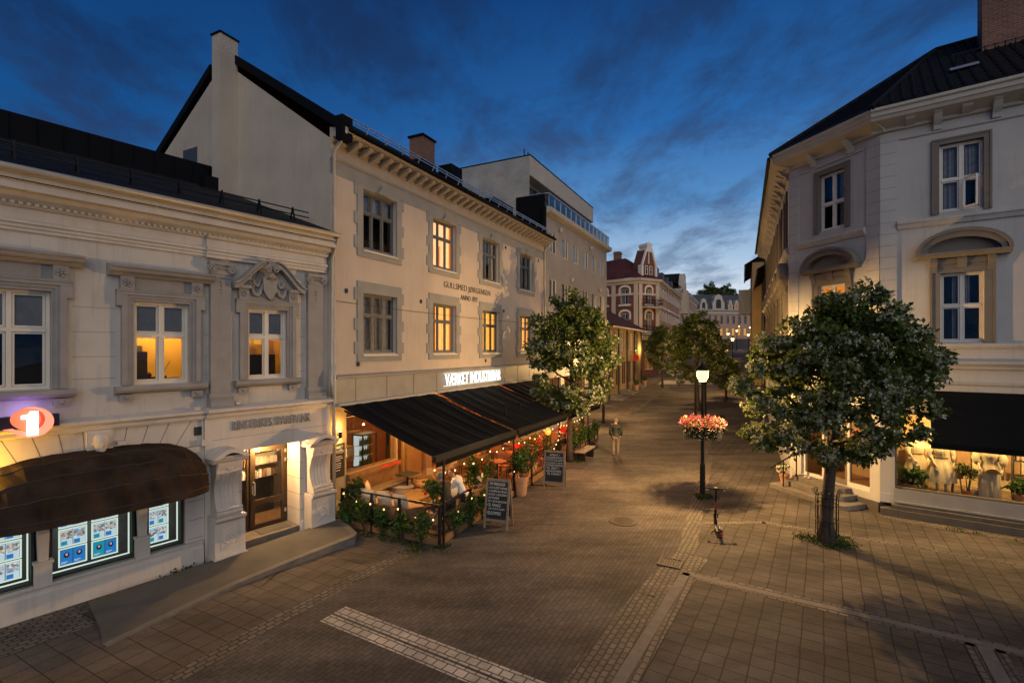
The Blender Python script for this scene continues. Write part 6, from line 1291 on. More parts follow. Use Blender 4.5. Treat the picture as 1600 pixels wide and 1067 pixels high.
# shop level: plinth, glazing, interior
fR.put(MB().box(.0,LR,-.30,.3,0,.22).box(.27,LR,-.22,.3,.2201,.34).build('stone_plinth','stone_dark')); fR.put(MB().box(.0,.33,-.02,.1,.341,.62).build('pier_foot','right_wall')); fR.put(MB().box(.33,LR,-.025,.1,.341,.80).box(.34,LR,-.10,-.0251,.40,.44).build('sill_wall','grey_stone')); fC.put(MB().box(2.5,LC+.02,-.10,.2,0,.30).build('stone_plinth','stone_dark'))  # sill wall takes a darker grey: its shade is put into the colour
sw = window(rh,.36,8.6,.80,3.1,.06,'right_trim',(.42,),(),.05,.06,None,None,'shop_glass',name='shop_window'); fR.put(sw)
r = MB(); A,B,C_,D,ya,yb = .2,8.8,.70,3.2,.14,2.1
r.quad((A,yb,C_),(B,yb,C_),(B,yb,D),(A,yb,D)); r.quad((B,ya,C_),(B,ya,D),(B,yb,D),(B,yb,C_)); r.quad((A,ya,D),(A,yb,D),(B,yb,D),(B,ya,D)); fR.put(r.build('shop_room','shop_wall',fix=False)); r = MB(); r.quad((A,ya,C_),(B,ya,C_),(B,yb,C_),(A,yb,C_)); fR.put(r.build('shop_floor','wood_pale',fix=False))
for x in (1.2,2.6,4.5,6.8): point('shop_light', FR.w(x,.32,2.98), 190, (1,.64,.22), .05)
aw2 = framed('shop_awning','black half closed shop awning above the lit display window','awning',FR,0,0,0); b = MB(); n = 20; vs = []
for j in range(7):
    v = j/6
    for i in range(n+1): u = i/n; vs.append((1.15+u*7.4,-.12-1.0*v,3.72-1.28*v-.05*math.sin(PI*v)))
b.add(vs,[(j*(n+1)+i,j*(n+1)+i+1,(j+1)*(n+1)+i+1,(j+1)*(n+1)+i) for j in range(6) for i in range(n)]); b.build('canvas','black_canvas',aw2,fix=False); MB().box(1.13,8.57,-1.13,-1.11,2.28,2.44).build('valance','black_canvas',aw2); MB().box(1.1,8.6,-.16,-.0,3.66,3.80).build('cassette','black_metal',aw2); MB().bar((1.3,-.05,3.2),(1.3,-1.05,2.5),.04).bar((8.3,-.05,3.2),(8.3,-1.05,2.5),.04).build('folding_arm','metal',aw2)
# corner door, steps, rail
dw = MB(); y = .12
for a,c in ((.50,.56),(1.24,1.31),(2.16,2.24),(2.94,3.0)): dw.box(a,c,y,y+.1,.50,3.0)
dw.box(.56,1.24,y,y+.1,.50,.58).box(.56,1.24,y,y+.1,2.93,3.0).box(1.31,2.16,y,y+.1,2.4,2.48).box(1.31,2.16,y,y+.1,2.93,3.0).box(2.24,2.94,y,y+.1,.50,.64).box(2.24,2.94,y,y+.1,2.93,3.0); dwo = fC.put(dw.build('shop_front','white_paint'))
MB().box(1.312,1.40,y+.02,y+.07,.51,2.39).box(2.07,2.158,y+.02,y+.07,.51,2.39).box(1.40,2.07,y+.02,y+.07,.51,.68).box(1.40,2.07,y+.02,y+.07,2.29,2.39).build('door_leaf','right_trim',dwo); MB().tube([(2.05,y,1.3),(2.05,y-.06,1.3),(2.05,y-.06,1.7),(2.05,y,1.7)],.014,6).build('handle','silver',dwo)
MB().quad((.52,y+.05,.5),(2.98,y+.05,.5),(2.98,y+.05,3.0),(.52,y+.05,3.0)).build('pane','shop_glass',dwo)
r = MB(); A,B,C_,D,ya,yb = .3,3.15,.48,3.2,.31,1.9
r.quad((A,yb,C_),(B,yb,C_),(B,yb,D),(A,yb,D)); r.quad((A,ya,C_),(A,yb,C_),(A,yb,D),(A,ya,D)); r.quad((A,ya,D),(A,yb,D),(B,yb,D),(B,ya,D)); r.quad((B,ya,C_),(B,ya,D),(B,yb,D),(B,yb,C_)); fC.put(r.build('entry_room',mat('dim shop interior',(.28,.19,.10),.8),fix=False)); r = MB(); r.quad((A,ya,C_),(B,ya,C_),(B,yb,C_),(A,yb,C_)); fC.put(r.build('entry_floor','wood',fix=False)); point('entry_light',FC.w(1.9,1.0,2.9),40,(1,.55,.22),.04)
cr = framed('clothes_rail','rail of dark coats inside the corner shop door','clothes rail',FC,2.6,1.1,.5); MB().tube([(-.25,0,0),(-.25,0,1.6),(.4,0,1.6),(.4,0,0)],.015,6).build('frame','metal',cr)
for k,m_ in enumerate(('jacket','khaki','ink','pillow')): MB().prism([(-.02,.3),(.02,.3),(.03,1.45),(0,1.55),(-.03,1.45)],-.22,.22).build('garment',m_,cr).location = (-.15+k*.13,0,0)
stp = MB()
for k,(a,c,d,z) in enumerate(((.10,2.95,1.05,.16),(.32,2.62,.72,.33),(.5,2.4,.38,.495))): stp.prismz([(a,-.0),(c,-.0),(c,-d+.12),(c-.15,-d),(a+.02,-d),(a,-d+.02)],z-.165 if k == 0 else z-.17+.0005,z)
st2 = framed('entrance_steps','low stone steps curving round the corner shop door','steps',FC); stp.build('treads','stone',st2,bevel=.012)
hr = framed('handrail','black steel handrail beside the corner shop steps','handrail',FC,0,0,0); MB().tube([(.62,-.95,.16),(.62,-.95,1.08)],.022,6).tube([(.62,-.35,.49),(.62,-.35,1.28)],.022,6).tube([(.62,-1.5,.85),(.62,-.95,1.08),(.62,-.35,1.30),(.62,.1,1.30)],.024,6).build('rail','metal',hr)
bush('flower_pot','terracotta pot of yellow white flowers by the corner shop handrail',FC,.36,-.62,.16,(0,0,.55),(.26,.26,.18),300,.07,(.17,.36),False,'leaf2',None,31,'flower pot',('petal_white',260,.06))
bush('hanging_basket','red hanging flowers under the tree beside the corner shop door',FC,2.95,-.25,2.25,(0,0,.0),(.36,.22,.22),300,.08,None,False,'leaf2',None,33,'flower basket',('pink',260,.075))
st = framed('shoe_pair','pair of pale stone shoes left on the corner shop step','shoes',FC,1.0,-.25,.496)
for x in (-.07,.07): MB().lathe((x,0,0),[(.04,0),(.05,.03),(.03,.07)],10,1,2.2).build('shoe','pillow',st)
# window display
def RX(px, b): 
    k = (px-CX)/FPX; ox = FR.o[0]+FR.v[0]*b; oy = FR.o[1]+FR.v[1]*b; return (k*oy-ox)/(FR.u[0]-k*FR.u[1])
def manne(px,b,rz,label,style):
    t = framed('mannequin',label,'mannequin',FR,RX(px,b),b,.71,'dressed mannequins in the shop window'); t.rotation_euler[2] += rz
    J = dict(pel=(0,0,.92),waist=(0,0,1.06),chest=(0,.0,1.24),upch=(0,0,1.38),neck=(0,0,1.47),nk2=(0,0,1.53),shL=(-.17,0,1.37),elL=(-.26,-.05,1.12),wrL=(-.22,-.16,.92),shR=(.17,0,1.37),elR=(.27,-.02,1.12),wrR=(.26,-.10,.88),hipL=(-.09,0,.88),knL=(-.09,-.02,.48),anL=(-.09,.02,.09),toL=(-.10,-.13,.03),hipR=(.09,0,.88),knR=(.10,-.05,.48),anR=(.11,-.02,.09),toR=(.13,-.17,.03))
    E = [('pel','waist'),('waist','chest'),('chest','upch'),('upch','neck'),('neck','nk2'),('upch','shL'),('shL','elL'),('elL','wrL'),('upch','shR'),('shR','elR'),('elR','wrR'),('pel','hipL'),('hipL','knL'),('knL','anL'),('anL','toL'),('pel','hipR'),('hipR','knR'),('knR','anR'),('anR','toR')]
    R = dict(pel=(.14,.10),waist=(.10,.085),chest=(.13,.10),upch=(.11,.085),neck=.045,nk2=.045,shL=.055,elL=.038,wrL=.026,shR=.055,elR=.038,wrR=.026,hipL=.085,knL=.05,anL=.034,toL=.03,hipR=.085,knR=.05,anR=.034,toR=.03)
    for s,w,e in ((-1,'wrL','elL'),(1,'wrR','elR')): hand(J,E,R,s,w,Vector(J[w])-Vector(J[e]),(-s*.8,.2,-.4))
    skin_mesh('body',J,E,R,'mannequin',t,'pel',1)
    def pleat(prof,n,amp): 
        b = MB(); vs = []
        for r,z in prof:
            for j in range(n): a = 2*PI*j/n; rr = r*(1+amp*math.sin(a*9)*(1 if z < .9 else .2)+amp*.5*math.sin(a*17+z*9)); vs.append((rr*math.cos(a),rr*.78*math.sin(a),z))
        k = len(prof); b.add(vs,[(i*n+j,i*n+(j+1)%n,(i+1)*n+(j+1)%n,(i+1)*n+j) for i in range(k-1) for j in range(n)]); return b
    if style == 'dress':
        pleat([(.36,.34),(.345,.52),(.30,.72),(.235,.90),(.16,1.04),(.19,1.16),(.205,1.26),(.17,1.40),(.09,1.46)],72,.07).build('dress','white_cloth',t,smooth=True); MB().lathe((0,0,1.03),[(.168,0),(.172,.03),(.165,.06)],24,1,.8).build('belt','rattan',t)
        sl_ = 1.12
    else:
        b = MB()
        for s in (-1,1):
            vs = pleat([(.14,.05),(.135,.4),(.125,.7),(.12,.92)],40,.06); vs.v = [(x+s*.105,y,z) for x,y,z in vs.v]; o = len(b.v); b.v += vs.v; b.f += [[i+o for i in f] for f in vs.f]; b.mi += vs.mi
        b.build('trousers','white_cloth',t,smooth=True); pleat([(.215,.80),(.20,.95),(.165,1.06),(.20,1.18),(.215,1.28),(.175,1.40),(.08,1.47)],56,.06).build('blouse','white_cloth',t,smooth=True); sl_ = 1.0
    b = MB()
    for s in (-1,1): b.tube([(s*.15,0,1.40),(s*.23,0,1.31),(s*.285,-.02,1.17),(s*.275,-.05,1.06),(s*.25,-.10,.98)],[.05,.09,.105 if style != 'dress' else .07,.09 if style != 'dress' else .06,.035],12)
    b.build('sleeve','white_cloth',t,smooth=True)
manne(1470,.62,.25,'mannequin in a belted white midi dress in the shop window','dress'); manne(1546,.60,-.05,'mannequin in a cream puff sleeved blouse and wide trousers holding a bag','suit'); manne(1432,.95,.6,'mannequin in a pale dress half hidden behind the tree','dress')
bg = framed('hand_bag','small woven clutch bag held by the blouse mannequin','bag',FR,RX(1551,.38),.38,1.52); MB().prism([(.16*math.cos(PI*k/10),-.02+.13*math.sin(PI*k/10)) for k in range(11)],-.05,.05).build('body','basket',bg)
tb = framed('side_table','small dark legged drum table between the two mannequins','table',FR,RX(1493,.85),.85,.71); MB().lathe((0,0,.46),[(.17,0),(.18,.05),(.18,.30),(.17,.32)],20).build('drum','basket',tb)
for k in range(3): a = k*2.1; MB().tube([(.15*math.cos(a),.15*math.sin(a),0),(.10*math.cos(a),.10*math.sin(a),.46)],.018,6).build('leg','wood',tb)
bush('display_plant','small potted olive tree beside the blouse mannequin',FR,RX(1513,.5),.5,.71,(0,0,.78),(.33,.25,.36),330,.07,(.13,.2),True,'grass',None,51); bush('display_plant','broad leaved potted plant at the right of the shop window',FR,RX(1594,.45),.45,.71,(0,0,.50),(.28,.22,.22),130,.16,(.15,.28),True,'leaf2',None,52); bush('display_plant','broad leaved potted plant behind the shop pier at left',FR,RX(1423,.4),.4,.71,(0,0,.42),(.42,.22,.24),220,.17,(.15,.2),True,'leaf2',None,53)
hg = framed('hanging_garments','row of tan garments hanging on the shop back wall','clothes',FR,2.2,1.85,1.3)
for k in range(9): MB().prism([(-.16,0),(.16,0),(.18,.95),(.06,1.05),(-.06,1.05),(-.18,.95)],-.03,.03).build('garment',['seat_cloth','white_cloth','pillow'][k%3],hg).location = (-1.2+k*.36,.02*(k%2),0)
shf = framed('display_shelf','black shelf with pots at the right of the shop window','shelf',FR,RX(1606,.9),.9,.71); MB().box(-.3,.5,0,.25,.62,.65).box(-.3,.5,0,.25,1.1,1.13).box(-.3,-.27,0,.25,0,1.6).box(.47,.5,0,.25,0,1.6).build('frame','ink',shf)
for k in range(5): MB().lathe((-.2+k*.14,.12,1.131),[(.04,0),(.05,.16)],10).build('pot','pillow',shf)
bx = framed('gift_box','flat pale box on the shop window floor','box',FR,RX(1530,.75),.75,.715); MB().box(-.2,.2,-.12,.12,0,.16).build('carton','grey_stone',bx); MB().box(-.205,.205,-.125,.125,.161,.2).build('lid','pillow',bx)

# ================================================================== BUILDINGS UP THE STREET
ga = framed('apartment_building', 'grey rendered apartment block with roof terrace and white penthouse', 'building', FG)
S0, S1 = 15.95, 28.7
gw = [(16.6+k*2.06,17.75+k*2.06,z,z+1.25) for z in (10.75,7.95,5.2) for k in range(6)]
ga_w = MB(); ga_w.wall(S0,S1,0,13.2,gw+[(S0+.6+k*2.5,S0+2.5+k*2.5,.5,3.3) for k in range(5)],.02,.18); ga_w.quad((S0,.02,0),(S0,9,0),(S0,9,13.2),(S0,.02,13.2)); ga_w.quad((S1,.02,0),(S1,9,0),(S1,9,13.2),(S1,.02,13.2)); ga_w.quad((S0,.02,13.2),(S1,.02,13.2),(S1,9,13.2),(S0,9,13.2)); ga_w.build('wall','grey_render',ga)
for i,wd in enumerate(gw): window(ga,*wd,.06,'white_frame',(.62,) if i%3 else (.5,),(),.05,.05,'room_dark',('white_sky_reflection',[(.03,.97,0)] if i%4 else [(.03,.6,0)]),'glass',.8)  # white sheets behind the panes imitate reflected sky glow
for k in range(5): window(ga,S0+.6+k*2.5,S0+2.5+k*2.5,.5,3.3,.12,'ink',(.5,),(),.05,.05,'room_dim',None,'glass',1.5,name='shop_window')
MB().ext([(.02,12.85),(-.12,12.9),(-.3,12.95),(-.34,13.05),(-.34,13.22),(.02,13.26)],S0,S1+.3).build('cornice','concrete',ga)
for x,z_ in ((18.2,12.35),(24.3,12.35),(20.3,9.55),(26.6,9.55)): MB().lathe((x,-.1,z_),[(.12,-.12),(.16,0),(.12,.12)],10,1,.7).build('vent','concrete',ga)
rl = MB()
for k in range(14): rl.bar((S0+.05+k*.94,-.20,13.22),(S0+.05+k*.94,-.20,13.9),.03)
rl.bar((S0,-.2,14.0),(S1,-.2,14.0),.05); rl.bar((S0,-.2,14.0),(S0,1.6,14.0),.05); rlo = rl.build('terrace_rail','silver',ga); MB().box(S0+.05,S1,-.19,-.175,13.3,13.95).build('glass_panel',glass_mat('rail glass',(.8,.86,.9),.10),rlo)
pe = MB(); pe.box(S0+.05,27.8,1.65,9,13.2,15.2); pe.build('penthouse','concrete',ga); MB().box(S0-.02,28.1,.95,9,15.201,16.35).build('roof_fascia','concrete',ga); MB().box(S0-.03,S0-.021,1.0,8.95,12.0,16.34).build('side_wall','white_brick',ga); MB().box(S0-.04,28.12,.93,9.02,16.351,16.42).build('roof_flashing','black_metal',ga)
for k in range(5): window(ga,S0+.8+k*2.3,S0+2.4+k*2.3,13.35,15.0,1.58,'grey_frame',(.5,),(),.05,.05,None,None,'glass_dark',name='terrace_window')
MB().box(S0-.08,S0-.045,.02,1.85,11.2,13.98).box(S0-.3,S0-.081,-.1,.06,11.0,13.2).build('black_cladding','black_metal',ga)
MB().bar((S0+.1,1.4,16.4),(S0+.1,1.4,16.85),.05).bar((S0+.1,1.15,16.4),(S0+.1,1.15,16.6),.05).build('roof_vent','metal',ga)
# low house with red tiled roof
lh = framed('low_house', 'low ochre house with red tiled roof and lit windows beyond the terrace tree', 'building', FG)
A, B = 29.0, 41.6
lw = [(A+.7+k*1.85,A+1.75+k*1.85,4.9,6.6) for k in range(6)]; lw2 = [(A+.6+k*2.1,A+2.0+k*2.1,1.9,3.9) for k in range(5)]
w_ = MB().wall(A,B,0,7.0,lw+lw2,.05,.15); w_.quad((B,.05,0),(B,8,0),(B,8,7),(B,.05,7)); w_.build('wall','yellow_wall',lh)
for i,wd in enumerate(lw): window(lh,*wd,.14,'white_frame',(.5,),(.6,),.06,.05,'room_dim' if i > 2 else 'room_dark',('cur_lit',[(.05,.5,0)]) if i in (4,5) else ('curtain',[(.05,.95,0)]),'glass',.8)
for wd in lw2: window(lh,*wd,.14,'ink',(.5,),(),.06,.05,'room_dim',None,'glass',1.5,name='shop_window')
b = MB(); b.add([(A-.2,-.55,6.95),(B+.4,-.55,6.95),(B-2.4,4,9.6),(A-.2,4,9.6)],[(0,1,2,3)]); b.add([(B+.4,-.55,6.95),(B+.4,8.5,6.95),(B-2.4,4,9.6)],[(0,1,2)]); b.add([(A-.2,4,9.6),(B-2.4,4,9.6),(B+.4,8.5,6.95),(A-.2,8.5,6.95)],[(0,1,2,3)]); b.build('roof','red_tile',lh,fix=False)
MB().box(A-.2,B+.35,-.6,-.5,6.82,6.93).box(B+.3,B+.4,-.5,8,6.82,6.93).build('gutter','white_frame',lh)
b = MB()
for k in range(5): b.box(A+.3+k*3.05,A+.5+k*3.05,-.05,.049,.5,6.8)
b.build('timber_post','dark_timber',lh)
point('porch_glow', FG.w(41.2,-.4,5.0), 150, (1,.62,.12), .1)
for s,lab in ((30.5,'dark stone step nearest the terrace at the low house'),(34.0,'wide stone step in the middle of the low house front'),(38.5,'stone step at the far door of the low house')):
    t = framed('door_step',lab,'step',FG,s,0,gz(FG.w(s,-.6).y)-.2); MB().box(-1.0,1.0,-1.1,0,0,.34).build('lower_tread','stone',t,bevel=.02); MB().box(-.8,.8,-.6,0,.341,.52).build('upper_tread','stone',t,bevel=.02)
for s,lab in ((36.2,'round potted shrub by the low house wall, nearer one'),(40.0,'round potted shrub at the far corner of the low house')): bush('potted_shrub',lab,FG,s,-.7,gz(FG.w(s,-.7).y),(0,0,.75),(.32,.32,.3),300,.12,(.24,.5),False,'leaf',None,int(s))
sgn = framed('red_shop_sign','small round dark red hanging sign on the low house','sign',FG,37.5,-.1,4.2); MB().prism([(.35*math.cos(k*PI/12),.35*math.sin(k*PI/12)) for k in range(24)],-.9,-.84).build('disc','red_cloth',sgn); MB().bar((0,-.9,.36),(0,0,.36),.03).build('bracket','metal',sgn); sgn.rotation_euler[2] += PI/2
# red brick corner building
bx0 = (17.7,59.5); bxb = (14.9,57.9)
FBr = Frame(bx0[0],bx0[1],.4235,.906); FBc = Frame(bxb[0],bxb[1],bx0[0]-bxb[0],bx0[1]-bxb[1]); FBf = Frame(bxb[0],bxb[1],.80,-.6)
bb_ = thing('brick_building','dark red brick corner building with white trim, balconies and a gabled tower','building',(bxb[0],bxb[1],0))
class Fac2(Fac):
    def __init__(s,F,root,o): s.F = F; s.root = root; s.mat = Matrix.Translation((F.o[0]-o[0],F.o[1]-o[1],0)) @ Matrix.Rotation(F.rot,4,'Z')
    def put(s,o): o.parent = s.root; o.matrix_local = s.mat; return o
q1,q2,q3 = Fac2(FBf,bb_,bxb),Fac2(FBc,bb_,bxb),Fac2(FBr,bb_,bxb); LCc = math.hypot(bx0[0]-bxb[0],bx0[1]-bxb[1])
def brick_face(f,a,c,centres,ww,plain=False):
    hs = [(x-ww/2,x+ww/2,z0,z1) for x in centres for z0,z1 in ((10.4,12.2),(7.2,9.3))]+[(x-ww*.7,x+ww*.7,2.6,5.6) for x in centres]
    f.put(MB().wall(a,c,0,13.3,hs,0,.2).build('wall','brickwall' if not plain else 'salmon'))
    for x0,x1,z0,z1 in hs:
        w = window(bb_,x0,x1,z0,z1,.12,'white_paint',(.5,),(.65,),.06,.05,'room_dark' if z0 > 3 else 'room_dim',('curtain',[(.05,.35,0),(.65,.95,0)]) if z0 > 3 else None,'glass',.8); f.put(w)
        s = MB(); c_ = (x0+x1)/2; hw_ = (x1-x0)/2
        if z0 > 3:
            o_ = arch_pts(c_,hw_+.2,z1-.05,.55,10); i_ = arch_pts(c_,hw_+.0,z1-.05,.30,10); s.prism(o_+i_[::-1],-.07,.02); s.box(x0-.2,x0,-.06,.02,z1-.75,z1-.05).box(x1,x1+.2,-.06,.02,z1-.75,z1-.05).box(x0-.2,x1+.2,-.14,.02,z0-.22,z0-.02); s.build('surround','white_paint',w)
    f.put(MB().ext([(0,12.75),(-.1,12.78),(-.14,13.0),(-.4,13.12),(-.45,13.4),(0,13.45)],a-.1,c+.1).build('cornice','cream')); f.put(MB().ext([(0,6.2),(-.15,6.3),(-.15,6.6),(0,6.65)],a,c).build('belt_course','cream')); f.put(MB().box(a,c,-.03,.0,11.45,11.7).box(a,c,-.03,.0,5.7,6.2).build('band','cream'))
brick_face(q1,-9,0,(-1.75,-4.6,-7.4),1.15); brick_face(q2,0,LCc,(LCc/2,),1.0); brick_face(q3,0,22,[1.4+k*2.4 for k in range(9)],.9,True)
for f,xs_ in ((q1,(-.35,-3.2,-6.0,-8.7)),(q2,(.25,LCc-.25)),(q3,(.3,21.7))):
    b = MB()
    for x in xs_: f.put(MB().box(x-.25,x+.25,-.08,0,6.65,12.74).build('pilaster','cream'))
    pass
for z in (9.9,6.75):
    q2.put(MB().box(.35,LCc-.1,-.95,0,z,z+.14).build('balcony_slab','cream')); b = MB()
    for k in range(15): b.bar((.4+k*.18,-.9,z+.14),(.4+k*.18,-.9,z+.95),.03)
    for z_ in (z+.95,z+.5): b.bar((.37,-.9,z_),(LCc-.12,-.9,z_),.05).bar((.37,-.9,z_),(.37,0,z_),.05).bar((LCc-.12,-.9,z_),(LCc-.12,0,z_),.05)
    q2.put(b.build('balcony_rail','metal'))
q2.put(MB().box(.3,LCc,-.12,.0,5.3,6.1).build('shop_fascia','ink'))
def wl(F,a,c): v = F.w(a,c); return (v.x-bxb[0],v.y-bxb[1])
e_ = [wl(FBf,-9.2,-.5),wl(FBc,.0,-.5),wl(FBc,LCc,-.5),wl(FBr,22,-.5)]; t_ = [wl(FBf,-9.2,4.2),wl(FBc,LCc/2,4.0),wl(FBr,22,4.2)]
b = MB(); b.add([P(e_[0],13.45),P(e_[1],13.45),P(t_[1],16.5),P(t_[0],16.5)],[(0,1,2,3)]); b.add([P(e_[1],13.45),P(e_[2],13.45),P(t_[1],16.5)],[(0,1,2)]); b.build('roof','red_tile',bb_,fix=False); MB().add([P(e_[2],13.45),P(e_[3],13.45),P(t_[2],16.5),P(t_[1],16.5)],[(0,1,2,3)]).build('side_roof','slate_blue',bb_,fix=False)
cx_ = LCc/2; g_ = MB(); g_.box(cx_-1.05,cx_+1.05,.05,1.6,13.3,15.0); g_.prism([(cx_-1.05,15.0),(cx_+1.05,15.0),(cx_+.32,17.0),(cx_-.32,17.0)],.05,1.6); g_ = q2.put(g_.build('gabled_tower','brickwall')); g2 = MB()
for s_ in (-1,1): g2.bar((cx_+s_*1.15,.0,14.9),(cx_+s_*.36,.0,17.05),.24,.2); g2.box(cx_+s_*1.12-.14,cx_+s_*1.12+.14,-.12,.5,13.45,15.0)
g2.box(cx_-.38,cx_+.38,-.1,1.2,16.6,17.3); g2.prism(arch_pts(cx_,.48,17.3,.42,10),-.12,1.25); g2.box(cx_-.06,cx_+.06,-.02,.05,15.2,16.6); q2.put(g2.build('gable_trim','white_paint'))
for x in (cx_-.36,cx_+.36): q2.put(window(bb_,x-.22,x+.22,13.9,14.95,.0,'white_paint',(),(.6,),.07,.05,None,None,'glass_dark'))
for x,y_,h_ in ((-4.5,3.6,17.6),(-6.6,3.2,17.3)): q1.put(MB().box(x-.4,x+.4,y_,y_+.7,14.5,h_).box(x-.48,x+.48,y_-.08,y_+.78,h_-.3,h_-.15).build('chimney','redbrick_chim'))
for k in range(4): q3.put(MB().box(3+k*4.6,4.4+k*4.6,.6,2.5,13.9,15.4).build('dormer','slate_blue'))
# pale gabled building, then a plainer one
def street_block(name,label,a,c,zc,mt,roof,gable,seed):
    t = thing(name,label,'building',(FBr.w(a,0).x,FBr.w(a,0).y,0),FBr.rot); L = c-a; R2 = random.Random(seed); n_ = int(L/2.2); hs = [((k+.5)*L/n_-.45,(k+.5)*L/n_+.45,z,z+1.9) for z in (zc-2.9,zc-6.0) for k in range(n_)]
    w_ = MB().wall(0,L,0,zc,hs,0,.2); w_.quad((0,0,0),(0,8,0),(0,8,zc),(0,0,zc)); w_.quad((L,0,0),(L,8,0),(L,8,zc),(L,0,zc)); w_.build('wall',mt,t)
    for h_ in hs: 
        w = window(t,*h_,.1,'white_paint',(.5,),(.6,),.06,.06,'room_dark',None,'glass',.6); MB().box(h_[0]-.12,h_[1]+.12,-.08,.0,h_[3],h_[3]+.2).build('lintel','white_paint',w); MB().box(h_[0]-.12,h_[1]+.12,-.1,.0,h_[2]-.18,h_[2]-.02).build('sill','white_paint',w)
    MB().ext([(0,zc-.6),(-.1,zc-.55),(-.4,zc-.1),(-.4,zc+.1),(0,zc+.12)],-.1,L+.1).build('cornice','cream',t)
    MB().add([(-.2,-.4,zc+.1),(L+.2,-.4,zc+.1),(L+.2,4,zc+3),(-.2,4,zc+3),(-.2,8,zc),(L+.2,8,zc)],[(0,1,2,3),(3,2,5,4)]).add([(0,0,zc),(0,8,zc),(0,4,zc+2.9)],[(0,1,2)]).build('roof',roof,t,fix=False)
    if gable:
        g = MB(); p_ = [(gable-2.4,zc-.2),(gable+2.4,zc-.2),(gable+2.2,zc+1.4)]+[(gable+1.9*math.cos(PI*k/10),zc+1.2+1.5*math.sin(PI*k/10)) for k in range(11)]+[(gable-2.2,zc+1.4)]; g.prism(p_,-.5,.25); gg = g.build('round_gable',mt,t); MB().prism([(gable-2.3,zc+.2),(gable+2.3,zc+.2),(gable,zc+2.8)],.3,4.5).build('gable_roof',roof,gg); MB().prism(arch_pts(gable,.7,zc+.9,.9,8)+[(gable+.7,zc),(gable-.7,zc)][0:0],-.56,-.501).build('gable_window','white_paint',gg)
        MB().box(gable-1.4,gable+1.4,-1.0,-.02,zc-4.0,zc-.2).build('bay',mt,t)
street_block('pale_building','cream building with a round gable and dark roof beyond the brick one',22.3,38,14.9,'cream','slate',2.8,1); street_block('plain_building','plain salmon building farthest along the left side of the street',38.3,56,15.4,'salmon','slate',None,2)
# slate roofed building across the far square
FQ = Frame(60,163,1,.12)
sq = framed('mansard_building','long pale building with blue slate mansard and round dormers closing the street','building',FQ)
hs = [(1.0+k*2.1,2.0+k*2.1,z,z+z2) for z,z2 in ((13.6,2.6),(9.6,2.6)) for k in range(13)]
w_ = MB().wall(0,29,5,17.8,hs,0,.25); w_.build('wall','salmon',sq)
for h_ in hs: window(sq,*h_,.12,'ink',(.5,),(),.08,.08,'room_dark' if h_[2] > 11 else 'room_warm',None,'glass',.8)
MB().ext([(0,16.6),(-.3,16.8),(-.3,17.6),(-.8,17.9),(-.8,18.2),(0,18.2)],-.5,29.5).build('cornice','cream',sq); MB().add([(-.6,-.7,18.2),(29.6,-.7,18.2),(28.6,2.2,23.4),(.4,2.2,23.4),(28.6,9,24),(.4,9,24)],[(0,1,2,3),(3,2,4,5)]).build('mansard_roof','slate_blue',sq,fix=False)
def dormer(x,wd,h):
    g = MB(); p_ = [(x-wd,18.25),(x+wd,18.25),(x+wd,18.25+h*.45)]+[(x+wd*.72*math.cos(PI*k/8),18.25+h*.62+h*.38*math.sin(PI*k/8)) for k in range(9)]+[(x-wd,18.25+h*.45)]; g.prism(p_,-.75,1.5); d = g.build('dormer','cream',sq); MB().prism(arch_pts(x,wd*.42,18.25+h*.5,wd*.42,8)+[(x+wd*.42,18.6),(x-wd*.42,18.6)],-.80,-.751).build('dormer_window','ink' if wd > 1.2 or x < 8 else 'room_dim',d)
dormer(3.2,1.3,3.6); dormer(8.4,2.1,5.0)
for k in range(7): dormer(12.6+k*2.2,.85,3.2)
# right side beyond the corner house
def side_house(name,label,a,c,b0,zc,mt,gab):
    t = framed(name,label,'building',FS,0,0,0); hs = [(x-.5,x+.5,z,z+1.7) for z in (zc-2.6,zc-5.6,zc-8.6) for x in [c+(a-c)*(k+.5)/4 for k in range(4)]]
    w_ = MB().wall(c,a,0,zc,hs,b0,.2); w_.quad((a,b0,0),(a,8,0),(a,8,zc),(a,b0,zc)); w_.quad((c,b0,0),(c,8,0),(c,8,zc),(c,b0,zc)); w_.build('wall',mt,t)
    for h_ in hs: window(t,*h_,b0+.1,'white_paint',(.5,),(.6,),.06,.06,'room_dark',None,'glass',.6)
    MB().add([(c-.3,b0-.7,zc-.2),(a+.3,b0-.7,zc-.2),(a+.3,b0+4,zc+2.6),(c-.3,b0+4,zc+2.6),(c-.3,b0+8,zc),(a+.3,b0+8,zc)],[(0,1,2,3),(3,2,5,4)]).add([(a,b0,zc-.01),(a,b0+8,zc-.01),(a,b0+4,zc+2.4)],[(0,1,2)]).build('roof','black_metal',t,fix=False)
    MB().box(c,a,b0-.72,b0-.60,zc-.34,zc-.2).build('gutter','metal',t)
    if gab: MB().box(c+1,c+4,b0-1.3,b0-.02,zc-4.4,zc-1.6).build('oriel',mat('blue grey oriel paint',(.30,.33,.37),.8),t)
side_house('timber_house','dark timber house just beyond the white corner house',-20.4,-33,.1,11.2,'dark_timber',False); side_house('eaves_house','narrow house with deep dark eaves and blue grey oriel far up the right side',-33.3,-47,-.7,13.6,'yellow_wall',True)
side_house('far_house','last brown house on the right side before the square',-47.3,-75,-.3,12.6,'salmon',False)
